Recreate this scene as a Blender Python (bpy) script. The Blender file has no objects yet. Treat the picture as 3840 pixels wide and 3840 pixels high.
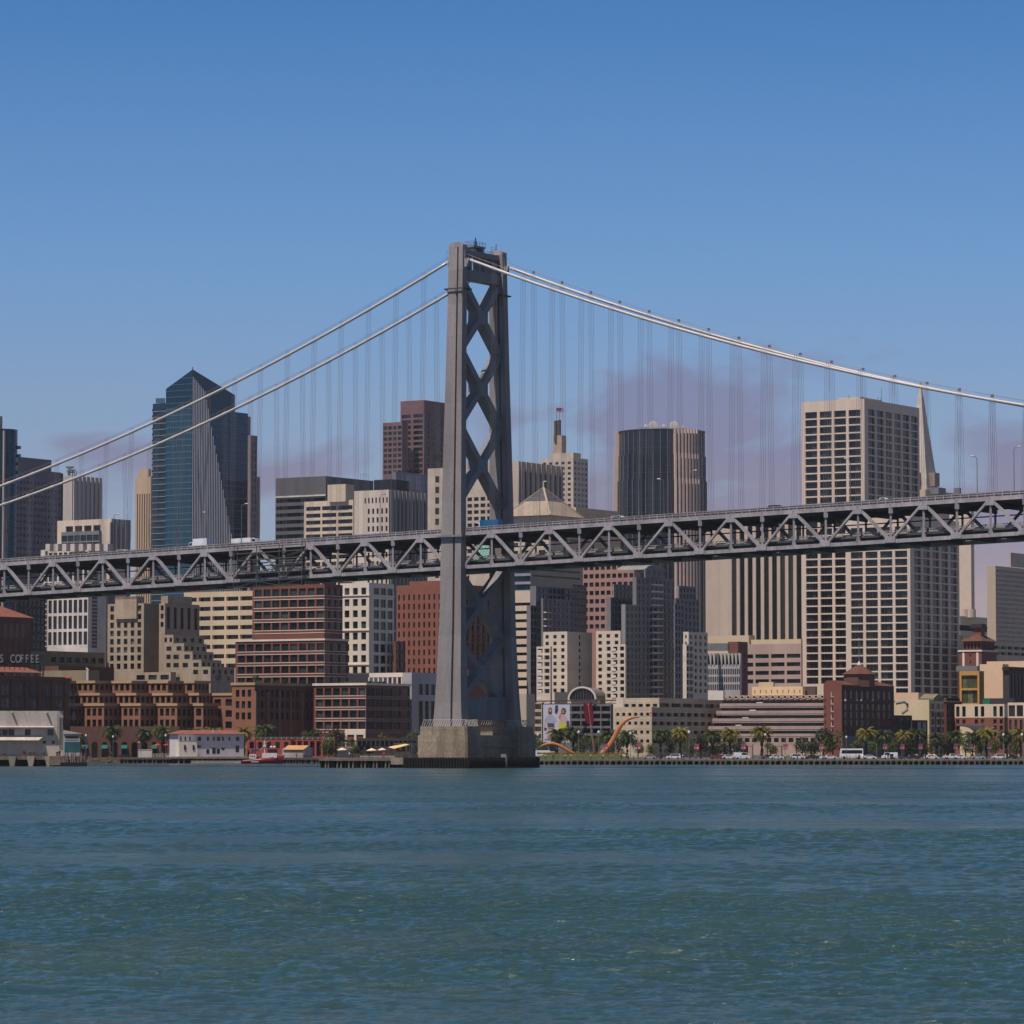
import bpy, math, random
import numpy as np
from mathutils import Vector, Matrix
random.seed(7)
rng = np.random.default_rng(11)
sc = bpy.context.scene
col = sc.collection
# ------------------------------------------------------------ camera, light, exposure
FPX, HC, PIT = 14000.0, 5.87, math.atan(878/14000)
CP, SP = math.cos(PIT), math.sin(PIT)
cam = bpy.data.cameras.new('camera'); camo = bpy.data.objects.new('camera', cam); col.objects.link(camo)
cam.sensor_width = 36; cam.lens = 36*FPX/3840
cam.clip_start = 1; cam.clip_end = 40000
camo.location = (0, 0, HC); camo.rotation_euler = (math.pi/2+PIT, 0, 0)
sc.camera = camo
SUN_EL, SUN_AZ = math.radians(63), math.radians(46)      # azimuth measured from straight behind the camera to the left
sdir = Vector((-math.sin(SUN_AZ)*math.cos(SUN_EL), -math.cos(SUN_AZ)*math.cos(SUN_EL), math.sin(SUN_EL)))
sun = bpy.data.lights.new('sun', 'SUN'); suno = bpy.data.objects.new('sun', sun); col.objects.link(suno)
sun.energy = 4.6; sun.angle = math.radians(0.5); sun.color = (1.0, 0.91, 0.83)
suno.rotation_euler = (-sdir).to_track_quat('-Z', 'Y').to_euler()
sc.view_settings.view_transform = 'Standard'; sc.view_settings.look = 'None'
sc.view_settings.exposure = 0.0; sc.view_settings.gamma = 1
w = bpy.data.worlds.new('World'); sc.world = w; w.use_nodes = True
nt = w.node_tree; nt.nodes.clear(); L = nt.links.new
def N(t, **k):
    n = nt.nodes.new(t)
    for a, b in k.items(): setattr(n, a, b)
    return n
sky = N('ShaderNodeTexSky', sky_type='NISHITA'); sky.sun_disc = False
sky.sun_elevation = SUN_EL; sky.sun_rotation = math.radians(180)+SUN_AZ
sky.altitude = 0; sky.air_density = 1.0; sky.dust_density = 0.6; sky.ozone_density = 2.0
tc = N('ShaderNodeTexCoord'); sep = N('ShaderNodeSeparateXYZ'); L(tc.outputs['Generated'], sep.inputs[0])
def M(op, a, b=None, c=None):
    n = N('ShaderNodeMath', operation=op)
    for i, v in enumerate((a, b, c)):
        if v is None: continue
        if isinstance(v, (int, float)): n.inputs[i].default_value = v
        else: L(v, n.inputs[i])
    return n.outputs[0]
def ramp(fac, pts, interp='LINEAR'):
    r = N('ShaderNodeValToRGB'); r.color_ramp.interpolation = interp
    el = r.color_ramp.elements
    while len(el) < len(pts): el.new(0.5)
    for e, (p, c) in zip(el, pts): e.position = p; e.color = (*c, 1)
    L(fac, r.inputs[0]); return r.outputs[0]
CLOUD = (3.3247, 7.889)
# sky tint by height above the horizon, upper dome dimmed to cut ambient light (deepens the low sky to the photograph's blue)
zz = M('MULTIPLY', sep.outputs['Z'], 2.0)
SKYT = [(0.0,(.62,.60,.84)),(0.142,(.62,.65,.88)),(0.185,(.60,.675,.92)),(0.256,(.50,.70,1.0)),(0.326,(.40,.644,.966)),(.392,(.285,.574,.911)),(.52,(.32,.58,.90)),(.68,(.24,.44,.70)),(.85,(.20,.32,.48)),(1,(.28,.33,.40))]
tint = ramp(zz, SKYT)
mul = N('ShaderNodeMix', data_type='RGBA', blend_type='MULTIPLY'); mul.inputs['Factor'].default_value = 1
L(sky.outputs[0], mul.inputs[6]); L(tint, mul.inputs[7])
# low fog bank and cloud wisps
az = N('ShaderNodeMath', operation='ARCTAN2'); L(sep.outputs['X'], az.inputs[0]); L(sep.outputs['Y'], az.inputs[1])
cmb = N('ShaderNodeCombineXYZ'); L(az.outputs[0], cmb.inputs[0]); L(M('MULTIPLY', sep.outputs['Z'], 2.3), cmb.inputs[1])
nz = N('ShaderNodeTexNoise'); nz.inputs['Scale'].default_value = 19; nz.inputs['Detail'].default_value = 7; nz.inputs['Roughness'].default_value = .5; nz.inputs['Distortion'].default_value = .5
mp = N('ShaderNodeMapping'); mp.inputs['Location'].default_value = (CLOUD[0], CLOUD[1], 0); mp.inputs['Rotation'].default_value = (0, 0, math.radians(-24))
L(cmb.outputs[0], mp.inputs[0]); L(mp.outputs[0], nz.inputs['Vector'])
lowm = ramp(M('MULTIPLY', sep.outputs['Z'], 8.0), [(0,(1,)*3),(.30,(.97,)*3),(.5,(.74,)*3),(.68,(.56,)*3),(.80,(.36,)*3),(.92,(0,)*3)])
right = ramp(M('ADD', M('MULTIPLY', az.outputs[0], 3.6), .5), [(0,(.70,)*3),(.45,(.76,)*3),(.56,(1.0,)*3),(.64,(1.22,)*3),(.8,(1.15,)*3),(1,(1.25,)*3)])
thr = M('SUBTRACT', M('ADD', nz.outputs['Fac'], M('MULTIPLY', M('MULTIPLY', lowm, right), .50)), .745)
cmn = N('ShaderNodeClamp'); L(M('MULTIPLY', thr, 6.4), cmn.inputs[0])
fogc = ramp(M('MULTIPLY', sep.outputs['Z'], 10.0), [(0,(4.4,3.6,3.7)),(.40,(4.1,3.3,3.6)),(.58,(2.75,2.5,3.5)),(.80,(2.3,2.35,3.6)),(1,(2.1,2.4,4.0))])
mx = N('ShaderNodeMix', data_type='RGBA'); L(M('MULTIPLY', cmn.outputs[0], .94), mx.inputs['Factor']); L(mul.outputs[2], mx.inputs[6]); L(fogc, mx.inputs[7])
bg = N('ShaderNodeBackground'); bg.inputs['Strength'].default_value = 0.10
L(mx.outputs[2], bg.inputs['Color']); out = N('ShaderNodeOutputWorld'); L(bg.outputs[0], out.inputs['Surface'])

# ------------------------------------------------------------ projection helpers (photo pixel at 3840 + distance -> place)
HOR = 2798.0
def P(px, py, D):
    x = (px-1920)/FPX; y = -(py-1920)/FPX
    dy = CP - y*SP; dz = SP + y*CP
    t = D/dy
    return Vector((x*t, D, HC+dz*t))
def proj(v):
    dy, dz = v[1], v[2]-HC
    d = dy*CP+dz*SP; u = -dy*SP+dz*CP
    return 1920+FPX*v[0]/d, 1920-FPX*u/d
TH = math.radians(32.55)
UX, UY = math.cos(TH), -math.sin(TH)     # along the bridge, to the right and nearer
VX, VY = math.sin(TH), math.cos(TH)      # across, to the right and farther
PHI = math.pi/2-TH
G = 1.6
def lin(r, g, b):
    f = lambda c: (c/255/12.92) if c <= 10 else ((c/255+.055)/1.055)**2.4
    return (f(r), f(g), f(b))

# ------------------------------------------------------------ materials
MATS = {}
def mat(name, c, rough=.75, var=.18, scale=.25, streak=False, metal=0, spec=.3, brick=None, objrand=0, bump=0, panel=None, rust=0):
    """procedural paint / stone: two noises, optional brick or panel joints, optional rain streaks"""
    if name in MATS: return MATS[name]
    m = bpy.data.materials.new(name); MATS[name] = m; m.use_nodes = True
    t = m.node_tree; b = t.nodes['Principled BSDF']; l = t.links.new
    b.inputs['Roughness'].default_value = rough; b.inputs['Metallic'].default_value = metal
    b.inputs['Specular IOR Level'].default_value = spec
    co = t.nodes.new('ShaderNodeTexCoord'); mpn = t.nodes.new('ShaderNodeMapping'); l(co.outputs['Object'], mpn.inputs[0])
    if streak: var *= 1.5
    if streak: mpn.inputs['Scale'].default_value = (1, 1, .12)
    n = t.nodes.new('ShaderNodeTexNoise'); n.inputs['Scale'].default_value = scale; n.inputs['Detail'].default_value = 8; n.inputs['Roughness'].default_value = .65
    l(mpn.outputs[0], n.inputs['Vector'])
    r = t.nodes.new('ShaderNodeValToRGB'); l(n.outputs['Fac'], r.inputs[0])
    lo = tuple(v*(1-var) for v in c); hi = tuple(min(1, v*(1+var)) for v in c)
    r.color_ramp.elements[0].position = .3; r.color_ramp.elements[0].color = (*lo, 1)
    r.color_ramp.elements[1].position = .7; r.color_ramp.elements[1].color = (*hi, 1)
    res = r.outputs[0]
    def mixc(kind, fac, a, bcol):
        x = t.nodes.new('ShaderNodeMix'); x.data_type = 'RGBA'; x.blend_type = kind
        if isinstance(fac, (int, float)): x.inputs['Factor'].default_value = fac
        else: l(fac, x.inputs['Factor'])
        l(a, x.inputs[6])
        if isinstance(bcol, tuple): x.inputs[7].default_value = (*bcol, 1)
        else: l(bcol, x.inputs[7])
        return x.outputs[2]
    jt = brick or panel
    if jt:
        # joints: horizontal courses by height, vertical ones along the wall
        sx = t.nodes.new('ShaderNodeSeparateXYZ'); l(co.outputs['Object'], sx.inputs[0])
        cx = t.nodes.new('ShaderNodeCombineXYZ')
        ad = t.nodes.new('ShaderNodeMath'); ad.operation = 'ADD'; l(sx.outputs[0], ad.inputs[0]); l(sx.outputs[1], ad.inputs[1])
        l(ad.outputs[0], cx.inputs[0]); l(sx.outputs[2], cx.inputs[1])
        bk = t.nodes.new('ShaderNodeTexBrick'); l(cx.outputs[0], bk.inputs['Vector'])
        bk.offset = .5 if brick else 0
        bk.inputs['Scale'].default_value = 1; bk.inputs['Brick Width'].default_value = jt[0]; bk.inputs['Row Height'].default_value = jt[1]
        bk.inputs['Mortar Size'].default_value = jt[2]; bk.inputs['Mortar Smooth'].default_value = .2
        bk.inputs['Color1'].default_value = (1, 1, 1, 1); bk.inputs['Color2'].default_value = (.86, .84, .84, 1); bk.inputs['Mortar'].default_value = (jt[3],)*3+(1,)
        res = mixc('MULTIPLY', 1.0, res, bk.outputs['Color'])
    if rust:
        mpr = t.nodes.new('ShaderNodeMapping'); mpr.inputs['Scale'].default_value = (1, 1, .16); l(co.outputs['Object'], mpr.inputs[0])
        nr = t.nodes.new('ShaderNodeTexNoise'); nr.inputs['Scale'].default_value = .55; nr.inputs['Detail'].default_value = 9; nr.inputs['Roughness'].default_value = .7; l(mpr.outputs[0], nr.inputs['Vector'])
        rr_ = t.nodes.new('ShaderNodeValToRGB'); l(nr.outputs['Fac'], rr_.inputs[0]); rr_.color_ramp.elements[0].position = .60; rr_.color_ramp.elements[0].color = (0,0,0,1); rr_.color_ramp.elements[1].position = .74; rr_.color_ramp.elements[1].color = (rust,)*3+(1,)
        res = mixc('MIX', rr_.outputs[0], res, lin(104, 78, 58))
    n2 = t.nodes.new('ShaderNodeTexNoise'); n2.inputs['Scale'].default_value = scale*9; n2.inputs['Detail'].default_value = 5
    l(co.outputs['Object'], n2.inputs['Vector'])
    r2 = t.nodes.new('ShaderNodeValToRGB'); l(n2.outputs['Fac'], r2.inputs[0])
    r2.color_ramp.elements[0].position = .3; r2.color_ramp.elements[0].color = (1-var*.8,)*3+(1,); r2.color_ramp.elements[1].position = .65
    res = mixc('MULTIPLY', 1.0, res, r2.outputs[0])
    if objrand:
        oi = t.nodes.new('ShaderNodeObjectInfo'); mr = t.nodes.new('ShaderNodeMapRange'); l(oi.outputs['Random'], mr.inputs[0])
        mr.inputs[3].default_value = 1-objrand; mr.inputs[4].default_value = 1+objrand
        vm = t.nodes.new('ShaderNodeVectorMath'); vm.operation = 'SCALE'; l(res, vm.inputs[0]); l(mr.outputs[0], vm.inputs['Scale']); res = vm.outputs[0]
    l(res, b.inputs['Base Color'])
    if bump:
        bp_ = t.nodes.new('ShaderNodeBump'); bp_.inputs['Strength'].default_value = bump; bp_.inputs['Distance'].default_value = .3
        l(n2.outputs['Fac'], bp_.inputs['Height']); l(bp_.outputs[0], b.inputs['Normal'])
    return m
def glass(name, c, blind=(.10,.10,.10), nblind=.3, rough=.12, spec=.5, wob=.02, metal=0):
    """window glass seen from outside: dark room behind, some blinds drawn (differs per window)"""
    if name in MATS: return MATS[name]
    m = bpy.data.materials.new(name); MATS[name] = m; m.use_nodes = True
    t = m.node_tree; b = t.nodes['Principled BSDF']; l = t.links.new
    b.inputs['Specular IOR Level'].default_value = spec; b.inputs['Metallic'].default_value = metal
    oi = t.nodes.new('ShaderNodeObjectInfo'); ge = t.nodes.new('ShaderNodeNewGeometry')
    ad = t.nodes.new('ShaderNodeMath'); ad.operation = 'ADD'; l(oi.outputs['Random'], ad.inputs[0]); l(ge.outputs['Random Per Island'], ad.inputs[1])
    fr = t.nodes.new('ShaderNodeMath'); fr.operation = 'FRACT'; l(ad.outputs[0], fr.inputs[0])
    r = t.nodes.new('ShaderNodeValToRGB'); l(fr.outputs[0], r.inputs[0]); r.color_ramp.interpolation = 'LINEAR'
    e = r.color_ramp.elements; e[0].color = (*(v*.55 for v in c), 1); e[1].position = 1-nblind; e[1].color = (*(v*1.3 for v in c), 1)
    e2 = e.new(1.0); e2.color = (*blind, 1)
    co = t.nodes.new('ShaderNodeTexCoord'); n = t.nodes.new('ShaderNodeTexNoise'); n.inputs['Scale'].default_value = .5; n.inputs['Detail'].default_value = 4; l(co.outputs['Object'], n.inputs['Vector'])
    r2 = t.nodes.new('ShaderNodeValToRGB'); l(n.outputs['Fac'], r2.inputs[0]); r2.color_ramp.elements[0].position = .3; r2.color_ramp.elements[0].color = (.6, .6, .6, 1); r2.color_ramp.elements[1].position = .7
    x = t.nodes.new('ShaderNodeMix'); x.data_type = 'RGBA'; x.blend_type = 'MULTIPLY'; x.inputs['Factor'].default_value = 1; l(r.outputs[0], x.inputs[6]); l(r2.outputs[0], x.inputs[7])
    l(x.outputs[2], b.inputs['Base Color']); b.inputs['Roughness'].default_value = rough
    bp_ = t.nodes.new('ShaderNodeBump'); bp_.inputs['Strength'].default_value = wob; bp_.inputs['Distance'].default_value = 1; l(n.outputs['Fac'], bp_.inputs['Height']); l(bp_.outputs[0], b.inputs['Normal'])
    return m

# ------------------------------------------------------------ mesh builder
class MB:
    def __init__(s): s.v = []; s.f = []
    def quad(s, a, b, c, d):
        n = len(s.v); s.v += [tuple(a), tuple(b), tuple(c), tuple(d)]; s.f.append((n, n+1, n+2, n+3))
    def tri(s, a, b, c):
        n = len(s.v); s.v += [tuple(a), tuple(b), tuple(c)]; s.f.append((n, n+1, n+2))
    def hexa(s, p):     # 8 points: bottom 4 (ccw), top 4
        n = len(s.v); s.v += [tuple(q) for q in p]
        for f in ((3,2,1,0),(4,5,6,7),(0,1,5,4),(1,2,6,5),(2,3,7,6),(3,0,4,7)): s.f.append(tuple(n+i for i in f))
    def box(s, x0, x1, y0, y1, z0, z1):
        s.hexa([(x0,y0,z0),(x1,y0,z0),(x1,y1,z0),(x0,y1,z0),(x0,y0,z1),(x1,y0,z1),(x1,y1,z1),(x0,y1,z1)])
    def beam(s, p, q, wd, ht, up=(0,0,1)):
        p, q = Vector(p), Vector(q); d = (q-p).normalized(); u = Vector(up)
        sd = d.cross(u)
        if sd.length < 1e-4: sd = d.cross(Vector((VX, VY, 0)))
        sd.normalize(); u = sd.cross(d).normalized()
        a, b = sd*wd/2, u*ht/2
        s.hexa([p-a-b, p+a-b, p+a+b, p-a+b, q-a-b, q+a-b, q+a+b, q-a+b])
    def tube(s, pts, r, n=8, caps=True, r2=None):
        pts = [Vector(p) for p in pts]; k = len(s.v); m = len(pts)
        for i, p in enumerate(pts):
            d = (pts[min(i+1, m-1)]-pts[max(i-1, 0)]).normalized()
            a = d.cross(Vector((0,0,1)))
            if a.length < 1e-3: a = Vector((1,0,0))
            a.normalize(); b = a.cross(d)
            rr = r if not hasattr(r, '__len__') else r[i]
            for j in range(n):
                t = 2*math.pi*j/n; s.v.append(tuple(p+a*(rr*math.cos(t))+b*(rr*math.sin(t))))
        for i in range(m-1):
            for j in range(n):
                s.f.append((k+i*n+j, k+i*n+(j+1) % n, k+(i+1)*n+(j+1) % n, k+(i+1)*n+j))
        if caps:
            s.f.append(tuple(k+j for j in reversed(range(n)))); s.f.append(tuple(k+(m-1)*n+j for j in range(n)))
    def prism(s, poly, z0, z1):
        n = len(poly); k = len(s.v)
        s.v += [(x, y, z0) for x, y in poly]+[(x, y, z1) for x, y in poly]
        for i in range(n): s.f.append((k+i, k+(i+1) % n, k+n+(i+1) % n, k+n+i))
        s.f.append(tuple(k+n+i for i in range(n))); s.f.append(tuple(k+i for i in reversed(range(n))))
    def lathe(s, cx, cy, prof, n=12):
        k = len(s.v)
        for r, z in prof:
            for j in range(n):
                t = 2*math.pi*j/n; s.v.append((cx+r*math.cos(t), cy+r*math.sin(t), z))
        for i in range(len(prof)-1):
            for j in range(n): s.f.append((k+i*n+j, k+i*n+(j+1) % n, k+(i+1)*n+(j+1) % n, k+(i+1)*n+j))
        s.f.append(tuple(k+(len(prof)-1)*n+j for j in range(n)))
    def mesh(s, name, m, org=None, smooth=False):
        me = bpy.data.meshes.new(name)
        v = s.v if org is None else [(a-org[0], b-org[1], c-org[2]) for a, b, c in s.v]
        me.from_pydata(v, [], s.f); me.update()
        if m: me.materials.append(m)
        if smooth: me.polygons.foreach_set('use_smooth', [True]*len(me.polygons))
        return me
    def build(s, name, m, parent=None, org=None, smooth=False):
        o = bpy.data.objects.new(name, s.mesh(name, m, org, smooth)); col.objects.link(o)
        if parent: o.parent = parent
        return o
def tag(o, label=None, cat=None, group=None, kind=None):
    for k, v in (('label', label), ('category', cat), ('group', group), ('kind', kind)):
        if v: o[k] = v
    return o
def empty(name, loc, rz=0, label=None, cat=None, group=None):
    o = bpy.data.objects.new(name, None); col.objects.link(o); o.location = loc; o.rotation_euler = (0, 0, rz)
    o.empty_display_size = .1
    return tag(o, label, cat, group)
def copy_tree(o, parent=None):
    c = o.copy(); col.objects.link(c); c.parent = parent
    for ch in o.children: copy_tree(ch, c)
    return c
def inst(o, loc, rz=0, label=None, group=None, s=1, cat=None):
    c = copy_tree(o); c.location = loc; c.rotation_euler = (0, 0, rz); c.scale = (s, s, s) if not hasattr(s, '__len__') else s
    return tag(c, label, cat, group)

# ------------------------------------------------------------ water
def water():
    D = np.concatenate([np.arange(71, 150, .10), np.arange(150, 260, .26), np.arange(260, 620, .62), np.arange(620, 1560, 4.0)])
    us = np.linspace(-.15, .15, 800)
    X = D[:, None]*us[None, :]; Y = np.repeat(D[:, None], len(us), 1); Z = np.zeros_like(X)
    step = np.gradient(D)[:, None]
    sx = D[:, None]*(us[1]-us[0])
    for k in range(80):
        lam = .28*(14.0)**rng.random()
        th = math.radians(70)+rng.normal()*.5            # wind sea running across and toward the camera
        kx, ky = math.cos(th)*2*math.pi/lam, math.sin(th)*2*math.pi/lam
        amp = .0086*lam*(1 if lam < 1.2 else .8)*rng.uniform(.5, 1.3)
        samp = np.maximum(abs(step)*abs(math.sin(th)), sx*abs(math.cos(th)))
        fade = np.clip((lam/samp-2.0)/2.0, 0, 1)
        ph = kx*X+ky*Y+rng.uniform(0, 6.28)
        Z += amp*fade*(np.sin(ph)+.22*np.sin(2*ph+1.2))
    # wind patches: calmer lanes lying across the bay between the rougher ones
    pt = np.zeros_like(X)
    for k in range(9):
        a = math.radians(90)+rng.normal()*.16; lam = rng.uniform(38, 150); pt += np.sin(2*math.pi/lam*(math.cos(a)*X+math.sin(a)*Y)+rng.uniform(0, 6.28)+1.1*np.sin(X/rng.uniform(14, 40)+rng.uniform(0, 6.28)))
    lane = np.exp(-((Y+6*np.sin(X/17)+3*np.sin(X/5.3)-232)/15)**2)
    Z *= np.clip(.92+.17*pt-.55*lane, .28, 1.35)
    ny, nx = X.shape
    co = np.stack([X, Y, Z], -1).reshape(-1, 3)
    i = np.arange((ny-1)*(nx-1)); r, c = i//(nx-1), i % (nx-1); a = r*nx+c
    q = np.stack([a, a+1, a+nx+1, a+nx], -1)
    # outer sheets so the bay goes on beyond the detailed part
    o0 = len(co); y0, y1, xe = D[0], D[-1], .15
    ext = np.array([(-xe*y0,y0,0),(xe*y0,y0,0),(xe*y1,y1,0),(-xe*y1,y1,0),(-3000,y0,0),(3000,y0,0),(3000,y1,0),(-3000,y1,0),(-3000,-400,0),(3000,-400,0)], float)
    co = np.concatenate([co, ext])
    q = np.concatenate([q, np.array([(1,5,6,2),(4,0,3,7),(8,9,5,4)])+o0])
    me = bpy.data.meshes.new('water'); me.vertices.add(len(co)); me.vertices.foreach_set('co', co.ravel())
    me.loops.add(len(q)*4); me.loops.foreach_set('vertex_index', q.ravel().astype(np.int32))
    me.polygons.add(len(q)); me.polygons.foreach_set('loop_start', np.arange(0, len(q)*4, 4, dtype=np.int32))
    me.polygons.foreach_set('use_smooth', np.ones(len(q), bool)); me.update(); me.validate()
    o = bpy.data.objects.new('water', me); col.objects.link(o); tag(o, 'rippled green blue bay water in front of the shore', kind='structure')
    m = bpy.data.materials.new('bay_water'); m.use_nodes = True; t = m.node_tree; l = t.links.new; b = t.nodes['Principled BSDF']
    co_ = t.nodes.new('ShaderNodeTexCoord')
    def noise(scale, sc3, det=4, rough=.6):
        mp_ = t.nodes.new('ShaderNodeMapping'); mp_.inputs['Scale'].default_value = sc3; mp_.inputs['Rotation'].default_value = (0, 0, math.radians(-14)); l(co_.outputs['Object'], mp_.inputs[0])
        n = t.nodes.new('ShaderNodeTexNoise'); n.inputs['Scale'].default_value = scale; n.inputs['Detail'].default_value = det; n.inputs['Roughness'].default_value = rough; l(mp_.outputs[0], n.inputs['Vector']); return n.outputs['Fac']
    def mth(op, a, bb):
        n = t.nodes.new('ShaderNodeMath'); n.operation = op
        for k, v in enumerate((a, bb)):
            if isinstance(v, (int, float)): n.inputs[k].default_value = v
            else: l(v, n.inputs[k])
        return n.outputs[0]
    # slicks: calmer streaks lying across the bay
    sl = mth('ADD', mth('MULTIPLY', noise(.022, (.35, 1.6, 1), 5, .62), .6), mth('MULTIPLY', noise(.16, (.35, .8, 1), 6, .7), .4))
    slr = t.nodes.new('ShaderNodeMapRange'); l(sl, slr.inputs[0]); slr.inputs[1].default_value = .43; slr.inputs[2].default_value = .60; slr.inputs[3].default_value = 1.25; slr.inputs[4].default_value = .22
    h1 = noise(.9, (1, 1.7, 1), 7, .66); h2 = noise(3.4, (1, 1.5, 1), 4, .6)
    hh = mth('ADD', mth('MULTIPLY', h1, .55), mth('MULTIPLY', h2, .10))
    bp_ = t.nodes.new('ShaderNodeBump'); bp_.inputs['Distance'].default_value = 1.0; l(hh, bp_.inputs['Height']); l(mth('MULTIPLY', slr.outputs[0], WBUMP), bp_.inputs['Strength']); l(bp_.outputs[0], b.inputs['Normal'])
    cr = t.nodes.new('ShaderNodeValToRGB'); l(noise(.02, (.6, 1.4, 1), 3), cr.inputs[0])
    cr.color_ramp.elements[0].position = .35; cr.color_ramp.elements[0].color = (*WC1, 1); cr.color_ramp.elements[1].position = .68; cr.color_ramp.elements[1].color = (*WC2, 1)
    l(cr.outputs[0], b.inputs['Base Color']); vl = t.nodes.new('ShaderNodeVectorMath'); vl.operation = 'LENGTH'; l(co_.outputs['Object'], vl.inputs[0])
    rr = t.nodes.new('ShaderNodeMapRange'); l(vl.outputs['Value'], rr.inputs[0]); rr.inputs[1].default_value = 90; rr.inputs[2].default_value = 420; rr.inputs[3].default_value = .08; rr.inputs[4].default_value = .24
    l(mth('MULTIPLY', rr.outputs[0], mth('ADD', mth('MULTIPLY', slr.outputs[0], .45), .6)), b.inputs['Roughness']); b.inputs['IOR'].default_value = 1.33; b.inputs['Specular IOR Level'].default_value = .5
    me.materials.append(m)
WBUMP = .55; WC1 = (.024,.058,.060); WC2 = (.035,.072,.063)
water()

# ------------------------------------------------------------ land
asph = mat('asphalt', (.06,.06,.062), .9, .3, .3)
lawnm = mat('grass', lin(78,86,40), .95, .35, .6)
conc = mat('concrete', lin(160,148,132), .85, .28, .2, streak=True, panel=(6, 3, .05, .75))
concd = mat('weathered_concrete', lin(118,108,94), .9, .4, .35)
blackwood = mat('tarred_timber', lin(26,24,24), .9, .4, .6)
SHD, SHL = 1191.0, 1300.0
def ground():
    a, b = P(6200, HOR, SHD), P(1995, HOR, SHD); c = P(1995, HOR, SHL); d = P(-3500, HOR, SHL)
    k = MB(); k.v = [(a.x, a.y, G), (3600, SHD, G), (3600, 3900, G), (-3600, 3900, G), (-3600, SHL, G), (d.x, d.y, G), (c.x, c.y, G), (b.x, b.y, G)]; k.f = [tuple(range(8))]
    o = k.build('ground', mat('city_ground', (.13,.125,.12), .95, .3, .05)); tag(o, 'flat city ground behind the waterfront', kind='structure')
    k = MB(); x0, x1 = P(2360, HOR, SHD).x, a.x
    k.quad((b.x+1, SHD+1, G+.006), (x1, SHD+1, G+.006), (x1, SHD+12, G+.006), (b.x+1, SHD+12, G+.006))
    tag(k.build('promenade', mat('paving', lin(150,140,128), .9, .2, .5, panel=(3,3,.06,.7))), 'paved waterfront promenade behind the railing', kind='structure')
    k = MB(); k.quad((b.x+1, SHD+34, G+.006), (x1, SHD+34, G+.006), (x1, SHD+62, G+.006), (b.x+1, SHD+62, G+.006))
    tag(k.build('road', asph), 'waterfront boulevard behind the palms', kind='structure')
    k = MB()
    for i in range(120):
        x = b.x+1+i*6.0; k.quad((x, SHD+47.9, G+.011), (x+3, SHD+47.9, G+.011), (x+3, SHD+48.1, G+.011), (x, SHD+48.1, G+.011))
    tag(k.build('road_markings', mat('road_paint', (.7,.7,.66), .7)), 'dashed white lane line on the boulevard', kind='structure')
ground()
# ------------------------------------------------------------ the bridge
BX0, BY0, BDX, BDY = -148.907, 1094.38, 7.7546, -4.9502
steel = mat('bridge_paint', lin(160,153,156), .55, .2, .3, streak=True, spec=.4, rust=.45)
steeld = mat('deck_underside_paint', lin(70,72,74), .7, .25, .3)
cablem = mat('cable_paint', lin(196,186,182), .3, .1, .4, spec=.6)
ropem = mat('suspender_rope', lin(120,112,116), .5, .1, .5)
OFN, OFF_, OCN, OCF = 0.0, 22.3, 1.3, 21.2        # near/far truss planes, near/far cable planes
def bp(i, off=0, z=0): return Vector((BX0+i*BDX+off*VX, BY0+i*BDY+off*VY, z))
def zb(i): return 50.1+.2305*i
def zt(i): return zb(i)+9.15
IT = 17.22                                        # tower station
T0 = bp(IT, 11.1, 0)
bridge = empty('suspension_bridge', T0, 0, 'grey double deck suspension bridge with a cross braced steel tower', 'bridge')
def bpart(mb, name, m, parent=None, smooth=False):
    o = mb.build(name, m, bridge if parent is None else parent, T0 if parent is None else None, smooth); return o
def plate(mb, i0, i1, off, za0, za1, zb0, zb1, th):
    """vertical plate lying in a truss plane between stations i0 and i1"""
    a, b = bp(i0, off-th/2), bp(i1, off-th/2); n = Vector((VX, VY, 0))*th
    mb.hexa([(a.x,a.y,za0),(b.x,b.y,za1),(b.x+n.x,b.y+n.y,za1),(a.x+n.x,a.y+n.y,za0),(a.x,a.y,zb0),(b.x,b.y,zb1),(b.x+n.x,b.y+n.y,zb1),(a.x+n.x,a.y+n.y,zb0)])
LEFT = [k for k in range(-7, 18)]
RIGHT = [17.5+k for k in range(0, 22)]
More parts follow.
